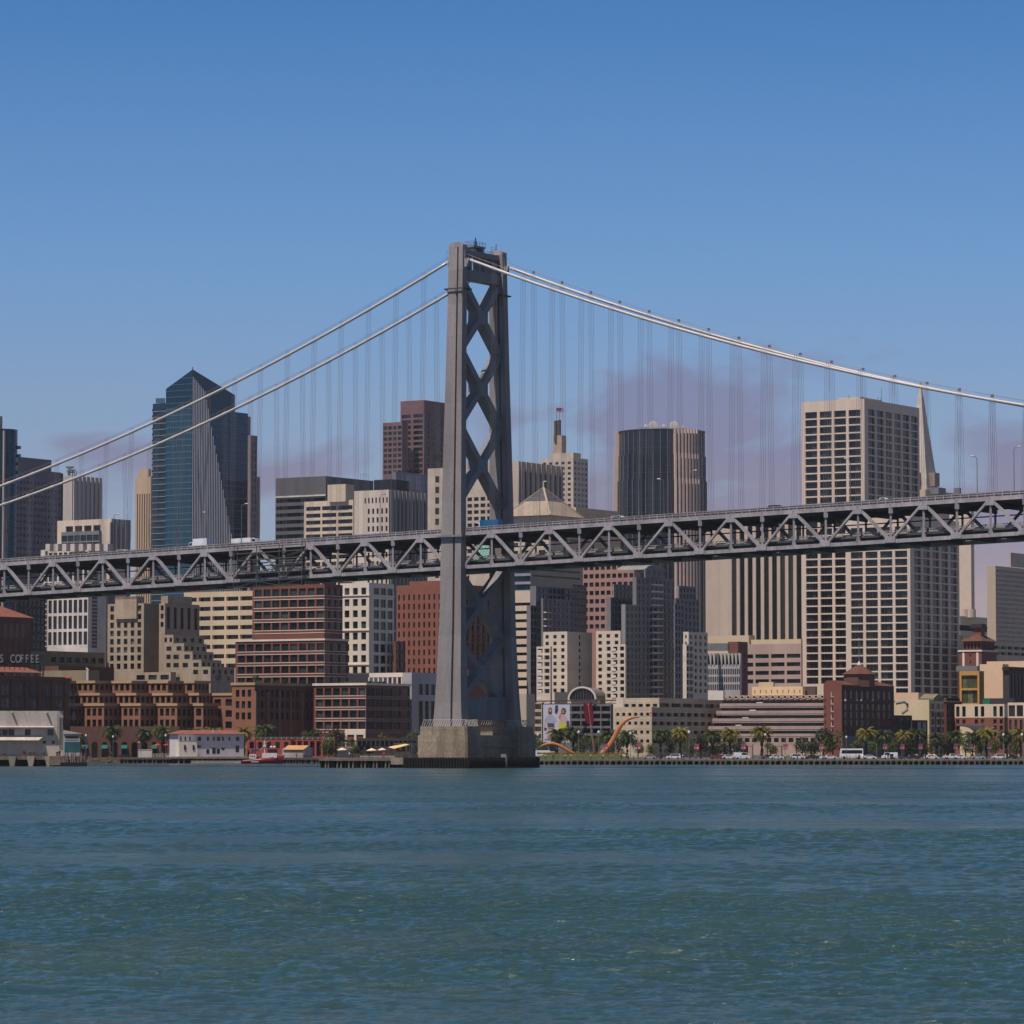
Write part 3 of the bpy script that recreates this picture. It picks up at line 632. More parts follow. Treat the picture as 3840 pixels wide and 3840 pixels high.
class Bld:
    def __init__(s, name, label, xc, y, D, cat='building', rot=PHI, group=None):
        p = P(xc, y, D); s.D = D; s.rot = rot
        s.root = empty(name, (p.x, p.y, G), rot, label, cat, group); s.o = Vector((p.x, p.y, G))
        s.cx, s.sx = math.cos(rot), math.sin(rot); s.w = {}; s.win = []; s.rf = MB(); s.px = FPX/D; s.roofmat = roofm
        BL.append(s)
    def loc(s, v): d = Vector(v)-s.o; return (d.x*s.cx+d.y*s.sx, -d.x*s.sx+d.y*s.cx, d.z)
    def wor(s, x, y, z): return Vector((s.o.x+x*s.cx-y*s.sx, s.o.y+x*s.sx+y*s.cx, s.o.z+z))
    def span(s, x0, y0, z, dx, dy, px):
        lo, hi = 0., 400.
        sg = 1 if proj(s.wor(x0+dx*100, y0+dy*100, z))[0] > proj(s.wor(x0, y0, z))[0] else -1
        for _ in range(45):
            m = (lo+hi)/2
            if (proj(s.wor(x0+dx*m, y0+dy*m, z))[0]-px)*sg < 0: lo = m
            else: hi = m
        return lo
    def zpx(s, py, D=None): return P(1920, py, D or s.D).z-G
    def blk(s, xl, xc, xr, yt, D=None, yb=None, m=None, mR=None, L=None, R=None, LL=None, LR=None, name='wall', par=.9, roof=True, rise=0):
        D = D or s.D; c = P(xc, yt, D); x0, y0, z1 = s.loc(c)
        z0 = -.2 if yb is None else s.zpx(yb, D)
        ll = LL if LL else s.span(x0, y0, z1, 0, 1, xl)
        lr = LR if LR else s.span(x0, y0, z1, 1, 0, xr)
        mb = s.w.setdefault((name, m, len(s.w)), MB())
        s.face(mb, 'L', x0, y0, ll, z0, z1, L, D); s.face(mb if mR is None else s.w.setdefault((name, mR, len(s.w)), MB()), 'R', x0, y0, lr, z0, z1, R, D)
        x1, y1 = x0+lr, y0+ll
        mb.quad((x1,y0,z0), (x1,y1,z0), (x1,y1,z1), (x1,y0,z1)); mb.quad((x1,y1,z0), (x0,y1,z0), (x0,y1,z1), (x1,y1,z1))
        if yb is not None: mb.quad((x0,y0,z0), (x1,y0,z0), (x1,y1,z0), (x0,y1,z0))
        if roof:
            t = .35; p = par
            mb.quad((x0,y0,z1), (x1,y0,z1), (x1-t,y0+t,z1), (x0+t,y0+t,z1)); mb.quad((x1,y0,z1), (x1,y1,z1), (x1-t,y1-t,z1), (x1-t,y0+t,z1))
            mb.quad((x1,y1,z1), (x0,y1,z1), (x0+t,y1-t,z1), (x1-t,y1-t,z1)); mb.quad((x0,y1,z1), (x0,y0,z1), (x0+t,y0+t,z1), (x0+t,y1-t,z1))
            q = [(x0+t,y0+t),(x1-t,y0+t),(x1-t,y1-t),(x0+t,y1-t)]
            for k in range(4): a, b = q[k], q[(k+1) % 4]; mb.quad((*a,z1), (*b,z1), (*b,z1-p), (*a,z1-p))
            s.rf.quad(*[(*a, z1-p) for a in q])
        return x0, y0, x1, y1, z0, z1
    def face(s, mb, f, x0, y0, ln, z0, z1, sp, D):
        pt = (lambda a, z, d: (x0+d, y0+a, z)) if f == 'L' else (lambda a, z, d: (x0+a, y0+d, z))
        if not sp:
            mb.quad(pt(0,z0,0), pt(ln,z0,0), pt(ln,z1,0), pt(0,z1,0)); return
        sps = sp if isinstance(sp, list) else [sp]
        zt_ = z1
        for sp in sps:
            px = FPX/D; fh = sp['fp']/px; top = sp['top']/px
            zlim = z0 if sp['yb'] is None else max(z0, s.zpx(sp['yb'], D))
            zt2 = (z1 if sp.get('abs') is None else s.zpx(sp['abs'], D))-top
            nf = max(1, int(round((zt2-zlim)/fh-.15))) if sp.get('nf') is None else sp['nf']
            ms, me = sp['ms']*ln, sp['me']*ln
            if zt_ > zt2: mb.quad(pt(0,zt2,0), pt(ln,zt2,0), pt(ln,zt_,0), pt(0,zt_,0))
            bw = (ln-ms-me)/sp['nb']; ww = bw*sp['wf']; gap = (bw-ww)/2; hh = fh*sp['hf']; r = sp['rec']
            for k in range(nf):
                zh = zt2-k*fh; zs = zh-hh; zn = zh-fh
                if zs < z0+.1: break
                e = 0.
                for b in range(sp['nb']):
                    if sp['skip'] and sp['skip'](b, k): continue
                    a0 = ms+b*bw+gap; a1 = a0+ww
                    if a0 > e+1e-4: mb.quad(pt(e,zs,0), pt(a0,zs,0), pt(a0,zh,0), pt(e,zh,0))
                    mb.quad(pt(a0,zs,0), pt(a0,zh,0), pt(a0,zh,r), pt(a0,zs,r)); mb.quad(pt(a1,zs,0), pt(a1,zh,0), pt(a1,zh,r), pt(a1,zs,r))
                    mb.quad(pt(a0,zh,0), pt(a1,zh,0), pt(a1,zh,r), pt(a0,zh,r)); mb.quad(pt(a0,zs,0), pt(a1,zs,0), pt(a1,zs,r), pt(a0,zs,r))
                    s.win.append((f, pt(a0,zs,r), ww, hh, sp['g'], sp['mull'], D)); e = a1
                if e < ln-1e-4: mb.quad(pt(e,zs,0), pt(ln,zs,0), pt(ln,zh,0), pt(e,zh,0))
                zn_ = max(zn, z0) if k < nf-1 else max(zn, z0)
                mb.quad(pt(0,zn_,0), pt(ln,zn_,0), pt(ln,zs,0), pt(0,zs,0))
                zt_ = zn_
                if sp['band']:
                    bm, offs = sp['band']; B = s.w.setdefault(('spandrel_band', bm, f+str(x0)), MB())
                    for o0, o1 in offs:
                        za, zb_ = zs-(fh-hh)*o1, zs-(fh-hh)*o0; c = [pt(ms*.9,za,-.12), pt(ln-me*.9,zb_,.05)]
                        B.box(min(c[0][0],c[1][0]), max(c[0][0],c[1][0]), min(c[0][1],c[1][1]), max(c[0][1],c[1][1]), za, zb_)
        if zt_ > z0+1e-3: mb.quad(pt(0,z0,0), pt(ln,z0,0), pt(ln,zt_,0), pt(0,zt_,0))
    def add(s, name, m, fn, smooth=False):
        mb = MB(); fn(mb); return mb.build(name, m, s.root, None, smooth)
    def fins(s, f, x0, y0, ln, z0, z1, n, wd, dp, m, name='facade_fin', a0=0., one=False):
        pt = (lambda a, d: (x0+d, y0+a)) if f == 'L' else (lambda a, d: (x0+a, y0+d))
        mb = MB()
        for k in range(n):
            a = a0+(ln-a0)*(k+.5)/n; p, q = pt(a-wd/2, -dp), pt(a+wd/2, .06)
            mb.box(min(p[0],q[0]), max(p[0],q[0]), min(p[1],q[1]), max(p[1],q[1]), z0, z1)
        return mb.build(name, m, s.root)
    def cap(s, x0, y0, x1, y1, z, m, oh=.3, h=.6, name='cornice'):
        s.add(name, m, lambda k: [k.box(x0-oh, x1+oh, y0-oh, y0+.05, z-h, z+.02), k.box(x0-oh, x0+.05, y0+.052, y1+oh, z-h, z+.02), k.box(x1-.05, x1+oh, y0+.052, y1+oh, z-h, z+.02)])
    def finish(s):
        for (name, m, _), mb in s.w.items(): mb.build(name, m, s.root)
        if s.rf.f: s.rf.build('roof', s.roofmat, s.root)
        ws = sorted(s.win, key=lambda q: -(q[2]*q[3]*(.84 if q[0] == 'L' else .54)/q[6]**2))
        cache = {}
        def wmb(mb, f, w, h, mull, o=(0,0,0)):
            ox, oy, oz = o
            n = mull; e = .07
            for k in range(n):
                a0, a1 = w*k/n+(e if k else 0), w*(k+1)/n-(e if k < n-1 else 0)
                if f == 'L': mb.box(ox, ox+.12, oy+a0, oy+a1, oz, oz+h)
                else: mb.box(ox+a0, ox+a1, oy, oy+.12, oz, oz+h)
        for f, o, w, h, g, mull, D in ws[:100]:
            key = (f, round(w, 3), round(h, 3), g.name, mull)
            if key not in cache:
                mb = MB(); wmb(mb, f, w, h, mull); cache[key] = mb.mesh('window', g)
            ob = bpy.data.objects.new('window', cache[key]); col.objects.link(ob); ob.parent = s.root; ob.location = o
        rest = {}
        for f, o, w, h, g, mull, D in ws[100:]:
            wmb(rest.setdefault(g, MB()), f, w, h, mull, o)
        for g, mb in rest.items(): tag(mb.build('window', g, s.root), kind='stuff')
def simple(name, label, blocks, D, mt, **kw):
    b0 = blocks[0]; b = Bld(name, label, b0[1], b0[3], D, **kw); out = []
    for q in blocks: out.append(b.blk(*q[:4], m=mt, **(q[4] if len(q) > 4 else {})))
    return b, out

cream = mat('cream_stone', lin(200,184,168), .8, .1, .1, streak=True, panel=(4,3.9,.06,.86))
# --- far left: round glass tower
def round_tower():
    b = Bld('glass_tower', 'round teal glass tower with a pale stripe at the left edge of the photo', 10, 1612, 1400)
    pm_ = mat('pale_panel', lin(170,150,146), .7, .1, .2); R_ = 5.6
    c = b.loc(P(10, 1612, 1406)); z1 = c[2]
    n = 28
    core, slab = MB(), MB()
    for k in range(n):
        t0, t1 = 2*math.pi*k/n, 2*math.pi*(k+1)/n
        core.quad(*[(c[0]+R_*math.cos(t), c[1]+R_*math.sin(t), z) for t, z in ((t0,0),(t1,0),(t1,z1),(t0,z1))])
    core.f.append(tuple(range(len(core.v), len(core.v)+n))); core.v += [(c[0]+R_*math.cos(2*math.pi*k/n), c[1]+R_*math.sin(2*math.pi*k/n), z1-.5) for k in range(n)]
    core.build('glass_wall', glt, b.root)
    nb = int(z1/3.2)
    for k in range(1, nb): slab.lathe(c[0], c[1], [(R_+.02, k*3.2-.1), (R_+.06, k*3.2-.1), (R_+.06, k*3.2+.1), (R_+.02, k*3.2+.1)], n)
    slab.build('floor_band', mat('teal_band', lin(18,66,84), .4, .1), b.root)
    b.blk(-120, 0, 9, 1560, D=1403, m=pm_, L=WN(4, 30, .8, .5, top=70, yb=2080))
    p = b.loc(P(16, 1615, 1398.5)); b.add('pale_stripe', pm_, lambda k: k.box(p[0]-.4, p[0]+.4, p[1]-.35, p[1]+.35, 0, p[2]))
    for k in range(5):
        q = b.loc(P(68, 1682+k*31, 1406)); bl = MB(); bl.box(q[0]-.7, q[0]+.7, q[1]-.8, q[1]+.8, q[2]-.2, q[2]); bl.build('balcony', mat('pale_panel2', lin(90,110,120), .4), b.root)
        bl = MB(); bl.box(q[0]-.7, q[0]-.65, q[1]-.8, q[1]+.8, q[2], q[2]+1.0); bl.box(q[0]-.649, q[0]+.7, q[1]-.8, q[1]-.75, q[2], q[2]+1.0); bl.build('balcony_rail', mat('rail_glass', lin(110,150,160), .3), b.root)
round_tower()
gg = mat('grey_granite', lin(128,124,132), .8, .14, .1, streak=True, panel=(3,3.2,.08,.8))
b, o = simple('office_tower', 'grey office tower with small square windows and a stepped top', [
    (40, 62, 193, 1712, dict(yb=1765, R=None)), (40, 60, 230, 1756, dict(R=WN(13, 25, .5, .42, rec=.4, top=44, yb=2150)))], 2100, gg)
b.blk(228, 230, 237, 1775, D=2140, m=mat('dark_granite', lin(52,50,58), .8))
# striped tower with dishes
lg = mat('light_concrete', lin(186,176,168), .8, .12, .12, streak=True)
b = Bld('office_tower', 'slim office tower with dark and pale vertical stripes and rooftop dishes', 271, 1783, 2300)
x0,y0,x1,y1,z0,z1 = b.blk(236, 271, 382, 1783, m=lg, R=None)
ln = x1-x0; pn = MB()
for k in range(7):
    a0 = ln*(.06+k*.134); a1 = a0+ln*.085
    q = MB(); q.box(x0+a0, x0+a1, y0-.05, y0+.2, z0, z1-.6); q.build('window_strip', gld, b.root)
b.fins('R', x0, y0, ln, 0, z1, 7, 2.6, .9, lg, 'facade_fin')
for dx, dy, r in ((262,1758,3.2),(272,1768,2.2),(258,1772,1.6)):
    q = b.loc(P(dx, dy, 2304)); b.add('satellite_dish', whitem, lambda k: (k.lathe(q[0], q[1], [(.1, q[2]), (r*.6, q[2]+.4), (r, q[2]+1.3)], 10), k.box(q[0]-.3, q[0]+.3, q[1]-.3, q[1]+.3, z1-1, q[2])))
b.add('roof_mast', greym, lambda k: [k.tube([b.loc(P(x, 1786, 2304)), b.loc(P(x, y, 2304))], .25, 5) for x, y in ((255,1752),(280,1772),(286,1764))]+[k.beam(b.loc(P(252, 1772, 2303)), b.loc(P(282, 1770, 2303)), .6, .8)])
# white grid tower with a stepped crown
wh = mat('white_precast', lin(214,202,192), .75, .1, .12, streak=True, panel=(5,4,.06,.88))
b = Bld('office_tower', 'white grid office tower with tall dark windows and a stepped crown of pale fins', 335, 2060, 1820)
x0,y0,x1,y1,z0,z1 = b.blk(180, 332, 400, 2062, m=wh, L=WN(8, 60, .68, .82, rec=.5, top=6, yb=2445, mull=1), R=WN(1, 14, .5, .8, rec=.3, top=20, yb=2440, ms=.04, me=.32, g=glb))
b.blk(153, 169, 182, 2062, D=1850, m=wh)
b.blk(169, 178, 184, 2062, D=1848, m=wh, L=WN(1, 20, .9, .85, top=4, yb=2440, g=glb))
u = b.blk(215, 418, 490, 1945, D=1850, m=mat('crown_stone', lin(216,196,178), .8, .1, .1), L=[WN(4, 40, .8, .62, rec=1.0, top=22, yb=1975, ms=.18, me=.14, g=gl)], R=None)
b.fins('R', u[0], u[1], u[2]-u[0], z1, u[5], 4, 1.5, .5, greym)
v_ = b.blk(230, 372, 382, 1990, D=1836, m=greym, L=WN(6, 28, .9, .8, rec=.3, top=14, yb=2060, g=glg))
for k in range(8):
    q = b.loc(P(186+k*31, 2040, 1822)); b.add('crown_fin', wh, lambda m_: m_.box(q[0]-1.5, q[0]+2.5, q[1]-1.3, q[1]+1.3, z1-.5, q[2]))
q = b.loc(P(442, 1926, 1850)); 
b.blk(412, 416, 432, 1958, D=1845, m=gg); b.blk(470, 472, 490, 1950, D=1842, m=gg)
# tan tower
tn = mat('tan_stone', lin(190,164,136), .8, .1, .1, streak=True)
b = Bld('office_tower', 'narrow tan tower with dark vertical window strips left of the tall blue glass tower', 566, 1787, 2500)
x0,y0,x1,y1,z0,z1 = b.blk(507, 566, 580, 1787, m=tn, L=dict(WN(6, 420, .42, .98, rec=1.0, top=64, yb=2240, ms=.02, me=.08), nf=1)); b.blk(518, 557, 566, 1758, D=2512, yb=1800, m=tn)
# dark glass block lower left
b = Bld('office_block', 'low dark blue glass block behind the brick tower on the left', 150, 2240, 1600)
b.blk(50, 60, 170, 2240, m=mat('dark_blue_frame', lin(40,46,58), .6), R=WN(7, 32, .8, .7, rec=.2, top=8, yb=2440, g=gld))
# --- tall blue glass tower
def peak_tower():
    D = 1960; b = Bld('glass_tower', 'tall blue glass residential tower with a peaked roof and pale vertical fins', 722, 1460, D)
    fr = mat('mullion_blue', lin(92,116,130), .5, .1)
    def gb(xl, xc, xr, yt, D_, nm='glass_wall', g=glt): return b.blk(xl, xc, xr, yt, D=D_, m=g, name=nm, par=.3)
    A = gb(622, 722, 930, 1525, D); B = gb(573, 640, 660, 1510, D+14)
    # crown: gabled prism rising from the main block
    x0, y0, x1, y1, z0, z1 = A
    pk = b.loc(P(722, 1385, D))[2]; e1 = b.loc(P(632, 1458, D+9))[2]; e2 = z1
    k = MB(); xm = x0+(x1-x0)*.76
    zr = pk-(pk-z1)*.0; ze = b.loc(P(885, 1484, D+35))[2]
    def zz_(t): return pk+(ze-pk)*t
    k.quad((x0,y0,z1), (x0,y1,z1), (x0,y1,e1), (x0,y0,pk)); k.quad((x0,y0,z1), (xm,y0,z1), (xm,y0,ze), (x0,y0,pk))
    k.quad((xm,y0,z1), (xm,y1,z1), (xm,y1,ze-6), (xm,y0,ze)); k.quad((x0,y1,z1), (xm,y1,z1), (xm,y1,ze-6), (x0,y1,e1))
    k.quad((x0,y0,pk), (xm,y0,ze), (xm,y1,ze-6), (x0,y1,e1)); k.build('crown', glt, b.root)
    # floor lines and mullions
    s = MB(); fh = 3.25
    for i in range(1, int(pk/fh)):
        z = i*fh
        if z < z1-1: s.box(x0-.08, x0+.02, y0, y1, z-.16, z+.16); s.box(x0+.022, x1, y0-.08, y0+.02, z-.16, z+.16)
        else:
            f_ = 1-(z-e1)/(pk-e1) if z > e1 else 1; s.box(x0-.08, x0+.02, y0, y0+(y1-y0)*max(0, f_), z-.1, z+.1)
    for i in range(1, 17):
        y = y0+(y1-y0)*i/17; s.box(x0-.07, x0+.02, y-.06, y+.06, 0, min(z1, 9e9))
    for i in range(1, 26):
        x = x0+(x1-x0)*i/26; s.box(x-.06, x+.06, y0-.07, y0+.02, 0, z1)
    s.build('mullion', fr, b.root)
    s = MB(); bx0, by0, bx1, by1, bz0, bz1 = B
    for i in range(1, int(bz1/fh)): s.box(bx0-.6, bx0+.02, by0, by1, i*fh-.25, i*fh+.15); 
    s.build('balcony_slab', mat('slab_grey', lin(130,134,140), .6), b.root)
    s = MB()
    for i in range(1, int(bz1/fh)): s.box(bx0-.58, bx0-.54, by0, by1, i*fh+.15, i*fh+1.2)
    s.build('balcony_rail', glb, b.root)
    # wedge shaped bay facing the water, striped with pale fins; its right edge leans inward towards the top
    wm = mat('pale_fin', lin(168,168,174), .5, .06); Dw = D-.6
    edge = [(2860, 1020), (2040, 875), (1640, 800), (1470, 769), (1412, 724)]
    L_ = [b.loc(P(722, y, Dw)) for y, _ in edge]; R_ = [b.loc(P(x, y, Dw)) for y, x in edge]
    k = MB()
    for q in range(4):
        k.quad(L_[q], R_[q], R_[q+1], L_[q+1]); bk = [(p[0], y0+.01, p[2]) for p in (R_[q], R_[q+1])]; k.quad(R_[q], bk[0], bk[1], R_[q+1])
    k.build('wedge_bay', glt, b.root)
    for i in range(46):
        px = 725+i*6.2; yt = float(np.interp(px, [722,769,800,875,1020], [1410,1468,1640,2040,2860]))
        p = P(px, yt, Dw-.25); c0, c1 = b.loc((p.x-.15, Dw-.5, 0)), b.loc((p.x+.15, Dw-.5, 0)); d0, d1 = b.loc((p.x-.15, Dw+.05, 0)), b.loc((p.x+.15, Dw+.05, 0))
        if p.z-G < 2: break
        k = MB(); k.hexa([(c[0], c[1], z) for z in (0, p.z-G) for c in (c0, c1, d1, d0)]); k.build('facade_fin', wm, b.root)
    k = MB()
    for i in range(9):
        q = b.loc(P(586+i*4, 1508, D+12)); k.box(q[0]-.1, q[0]+.1, q[1]-.2, q[1]+.2, bz1-.5, bz1+2.2)
    k.build('roof_screen', glb, b.root)
    b.add('roof_beacon', mat('beacon_red', lin(160,60,60), .5), lambda k: k.tube([(x0+.3,y0+.3,pk-.5), (x0+.3,y0+.3,pk+1.2)], .3, 6))
peak_tower()
b, o = simple('office_tower', 'grey stepped tower half hidden behind the blue glass tower', [(905, 930, 940, 1562, dict(D=2205)), (925, 940, 965, 1632, dict(R=WN(2, 27, .55, .6, top=26, yb=2030, ms=.1))), (960, 965, 975, 1788, dict(D=2212))], 2200, mat('taupe_granite', lin(136,120,120), .8, .12, .1))
# dark banded office with plain top
dk = mat('charcoal_panel', lin(98,98,102), .7, .12, .2, streak=True)
b = Bld('office_block', 'wide charcoal office block with a plain top storey and dark window bands', 1222, 1785, 1990)
o = b.blk(1034, 1222, 1400, 1785, m=dk, L=WN(1, 27, .985, .52, rec=.4, top=80, yb=2200, g=gld, mull=14), R=WN(1, 27, .98, .5, rec=.4, top=80, yb=2200, g=gld, mull=14))
b.add('cornice', whitem, lambda k: k.box(o[0]-.3, o[0]+.05, o[1], o[3], o[5]-10.6, o[5]-9.8))
b.add('roof_rail', greym, lambda k: [k.beam(b.loc(P(x, y, 2000)), b.loc(P(x2, y2, 2000)), .15, .15) for x,y,x2,y2 in ((1352,1778,1375,1778),(1352,1795,1352,1778),(1375,1795,1375,1778),(1363,1795,1363,1778))])
# cream block with ribbon windows
cr1 = mat('warm_cream', lin(208,190,166), .8, .08, .1, streak=True)
b, o = simple('office_block', 'cream office block with ribbon windows in three bays', [(1140, 1325, 1338, 1874, dict(L=WN(3, 26.3, .9, .58, rec=.4, top=20, yb=2215, ms=.0, me=.03, mull=7))), (1228, 1296, 1328, 1815, dict(yb=1880))], 1750, cr1)
# finned cream office
cr2 = mat('pale_cream', lin(206,192,176), .8, .08, .1, streak=True)
b = Bld('office_block', 'pale cream office with a plain corner and a dark penthouse', 1458, 1836, 1700)
x0,y0,x1,y1,z0,z1 = b.blk(1328, 1458, 1600, 1836, m=cr2, L=[WN(7, 34, .42, .62, rec=.5, top=28, yb=1885, ms=0, me=.27), dict(WN(5, 33, .45, .62, rec=.5, top=0, yb=2200, ms=.0, me=.36), abs=1905)], R=WN(10, 400, .5, .95, rec=.4, top=6, yb=2200, g=glb))
b.fins('R', x0, y0, x1-x0, 0, z1, 10, 1.2, .8, greym)
b.blk(1402, 1470, 1535, 1797, D=1712, yb=1845, m=mat('black_panel', lin(36,38,50), .6))
b = Bld('office_block', 'low block with a pale blue glass top floor behind the finned cream office', 1484, 1768, 1900)
x0,y0,x1,y1,z0,z1 = b.blk(1470, 1484, 1615, 1768, m=greym, R=WN(14, 66, .96, .95, rec=.1, top=3, yb=1830, g=glass('pale_blue_glass', lin(110,140,176), lin(140,160,186), .3, rough=.2)))
# granite tower with curved bay
gr = mat('purple_granite', lin(120,92,94), .75, .12, .12, panel=(3,3,.06,.82))
b = Bld('office_tower', 'purple brown granite tower with stepped top and dark window bands left of the bridge tower', 1590, 1500, 2600)
b.blk(1502, 1590, 1690, 1500, m=gr, L=dict(WN(2, 21, .8, .62, rec=.5, top=52, yb=1790, ms=.0, g=gld)), R=WN(4, 21, .55, .6, rec=.5, top=50, yb=1790, g=gld))
b.blk(1436, 1508, 1530, 1582, D=2590, m=gr, L=WN(4, 21, .75, .6, rec=.5, top=14, yb=1790, g=gld))
b.add('roof_mast', whitem, lambda k: [k.tube([b.loc(P(x, 1500, 2605)), b.loc(P(x, 1500-h, 2605))], .2, 5) for x, h in ((1575,8),(1582,14),(1590,9),(1640,6),(1655,10))])
# cream buildings behind the bridge tower
b, o = simple('office_block', 'cream office with columns of dark windows just left of the bridge tower', [(1604, 1660, 1700, 1755, dict(L=WN(1, 40, .62, .6, rec=.6, top=30, yb=2230, ms=.15, me=.42)))], 1880, cream)
b, o = simple('office_block', 'cream office with deep window grid seen between the tower legs', [(1700, 1848, 1870, 1850, dict(L=WN(6, 24.5, .72, .58, rec=.7, top=12, yb=2240, mull=2))), (1740, 1900, 1925, 1735, dict(D=1915))], 1860, cream)
b = Bld('office_block', 'grey finned office with a plain cream end wall right of the bridge tower', 1945, 1730, 1900)
x0,y0,x1,y1,z0,z1 = b.blk(1870, 1945, 2112, 1730, m=cream, R=[WN(9, 118, .62, .98, rec=.8, top=36, yb=1880), dict(WN(9, 60, .62, .9, rec=.8, top=0, yb=2000), abs=1890)])
b.fins('R', x0, y0, x1-x0, 0, z1, 9, 1.0, .7, mat('warm_grey_fin', lin(160,146,140), .8))
# tower with the twin mast and flags
b = Bld('office_tower', 'cream tower with a twin chimney mast flying two flags', 2150, 1716, 2700)
b.blk(2028, 2150, 2205, 1716, m=cream, L=WN(5, 20, .48, .5, rec=.5, top=14, yb=1935, ms=.03, me=.02, mull=2), R=WN(4, 20, .5, .5, rec=.4, top=14, yb=1935))
b.blk(2060, 2150, 2150, 1697, D=2706, yb=1716, m=cream, LR=10)
b.blk(2073, 2107, 2110, 1632, D=2720, yb=1700, m=mat('mast_stone', lin(176,156,136), .8), LR=6)
for x, yt in ((2084,1578),(2097,1575)):
    q = b.loc(P(x, yt, 2723)); b.add('mast_pillar', mat('mast_dark', lin(84,74,70), .8), lambda k: k.box(q[0]-.9, q[0]+.9, q[1]-.9, q[1]+.9, b.zpx(1660, 2722), q[2]))
for x, c in ((2087, 0), (2097, 1)):
    q0, q1 = b.loc(P(x, 1580, 2723)), b.loc(P(x, 1527, 2723)); b.add('flagpole', greym, lambda k: k.tube([q0, q1], .22, 6))
    k = MB(); kk = MB()
    for i in range(6):
        p0 = [b.loc(P(x+1+i*2.7, 1529+1.2*math.sin(i*1.1+c)+i*.4, 2722+.6*math.sin(i*1.3))), b.loc(P(x+1+(i+1)*2.7, 1529+1.2*math.sin((i+1)*1.1+c)+(i+1)*.4, 2722+.6*math.sin((i+1)*1.3)))]
        for r_ in range(7):
            za, zb_ = -r_*.42, -(r_+1)*.42+.02
            if i < 3 and r_ < 4: kk.quad(*[(p0[u][0], p0[u][1], p0[u][2]+z) for u, z in ((0,za),(1,za),(1,zb_),(0,zb_))])
            elif r_ % 2 == 0: k.quad(*[(p0[u][0], p0[u][1], p0[u][2]+z) for u, z in ((0,za),(1,za),(1,zb_),(0,zb_))])
    f1 = k.build('flag', mat('flag_red', lin(190,60,66), .8), b.root); kk.build('flag_canton', mat('flag_blue', lin(40,46,90), .8), f1)
# pyramid roofed block
py_ = mat('sand_stone', lin(200,182,160), .8, .12, .12)
b = Bld('office_block', 'sand coloured block with a louvred pyramid roof and spire right of the bridge tower', 2060, 1932, 1840)
x0,y0,x1,y1,z0,z1 = b.blk(1905, 2058, 2170, 1932, m=py_, L=WN(3, 30, .5, .5, top=40, yb=2100), R=WN(3, 30, .9, .5, top=22, yb=2050, g=glb))
ap = b.loc(P(2025, 1830, 1858)); zm = z1+(ap[2]-z1)*.52
e = 2.0; cs = [(x0-e,y0-e),(x1+e,y0-e),(x1+e,y1+e),(x0-e,y1+e)]; cx_, cy_ = (x0+x1)/2, (y0+y1)/2
ap = (cx_, cy_, ap[2])
def lerp(c, z): t = (z-z1)/(ap[2]-z1); return (c[0]+(ap[0]-c[0])*t, c[1]+(ap[1]-c[1])*t, z)
k = MB()
for i in range(4): k.quad(lerp(cs[i], z1), lerp(cs[(i+1) % 4], z1), lerp(cs[(i+1) % 4], zm), lerp(cs[i], zm))
k.quad(*[(*c, z1-.01) for c in cs]); k.build('roof', mat('roof_sand', lin(158,142,126), .85, .15, .2), b.root)
k = MB(); kd = MB()
nl = 9
for q in range(nl):
    za, zb_ = zm+(ap[2]-1-zm)*q/nl, zm+(ap[2]-1-zm)*(q+.42)/nl
    for i in range(4): k.quad(lerp(cs[i], za), lerp(cs[(i+1) % 4], za), lerp(cs[(i+1) % 4], zb_), lerp(cs[i], zb_))
ins = lambda p: (ap[0]+(p[0]-ap[0])*.93, ap[1]+(p[1]-ap[1])*.93, p[2]-.4)
for i in range(4): kd.tri(ins(lerp(cs[i], zm)), ins(lerp(cs[(i+1) % 4], zm)), (ap[0], ap[1], ap[2]-1))
k.build('roof_louvre', greym, b.root); kd.build('louvre_void', mat('void_dark', (.02,.02,.025), .9), b.root)
k = MB()
for c in cs: k.beam(lerp(c, z1), (ap[0], ap[1], ap[2]+.3), .9, .5)
k.build('roof_rib', mat('rib_sand', lin(176,158,138), .8, .1), b.root)
b.add('spire', whitem, lambda k: k.tube([(ap[0],ap[1],ap[2]-.5), (ap[0],ap[1],ap[2]+3)], .25, 6))
b = Bld('low_block', 'sloped green copper roof seen through the bridge truss', 1850, 2028, 1830)
x0,y0,x1,y1,z0,z1 = b.blk(1760, 1850, 1960, 2110, m=cream)
zt_ = b.zpx(2028, 1840); k = MB(); k.quad((x0,y0,z1), (x0,y1,z1), (x0+9,y1,zt_), (x0+9,y0,zt_)); k.quad((x1,y0,z1), (x1,y1,z1), (x0+9,y1,zt_), (x0+9,y0,zt_)); k.tri((x0,y0,z1),(x1,y0,z1),(x0+9,y0,zt_)); k.tri((x0,y1,z1),(x1,y1,z1),(x0+9,y1,zt_))
for i in range(9): y = y0+(y1-y0)*i/8; k.beam((x0,y,z1+.1), (x0+9,y,zt_+.1), .35, .3)
k.build('gable_roof', mat('copper_green', lin(112,150,136), .7, .15), b.root)
b, o = simple('low_block', 'long flat beige block right of the pyramid roof', [(2090, 2160, 2320, 1902, dict())], 1880, mat('beige_plain', lin(200,178,152), .85, .08))
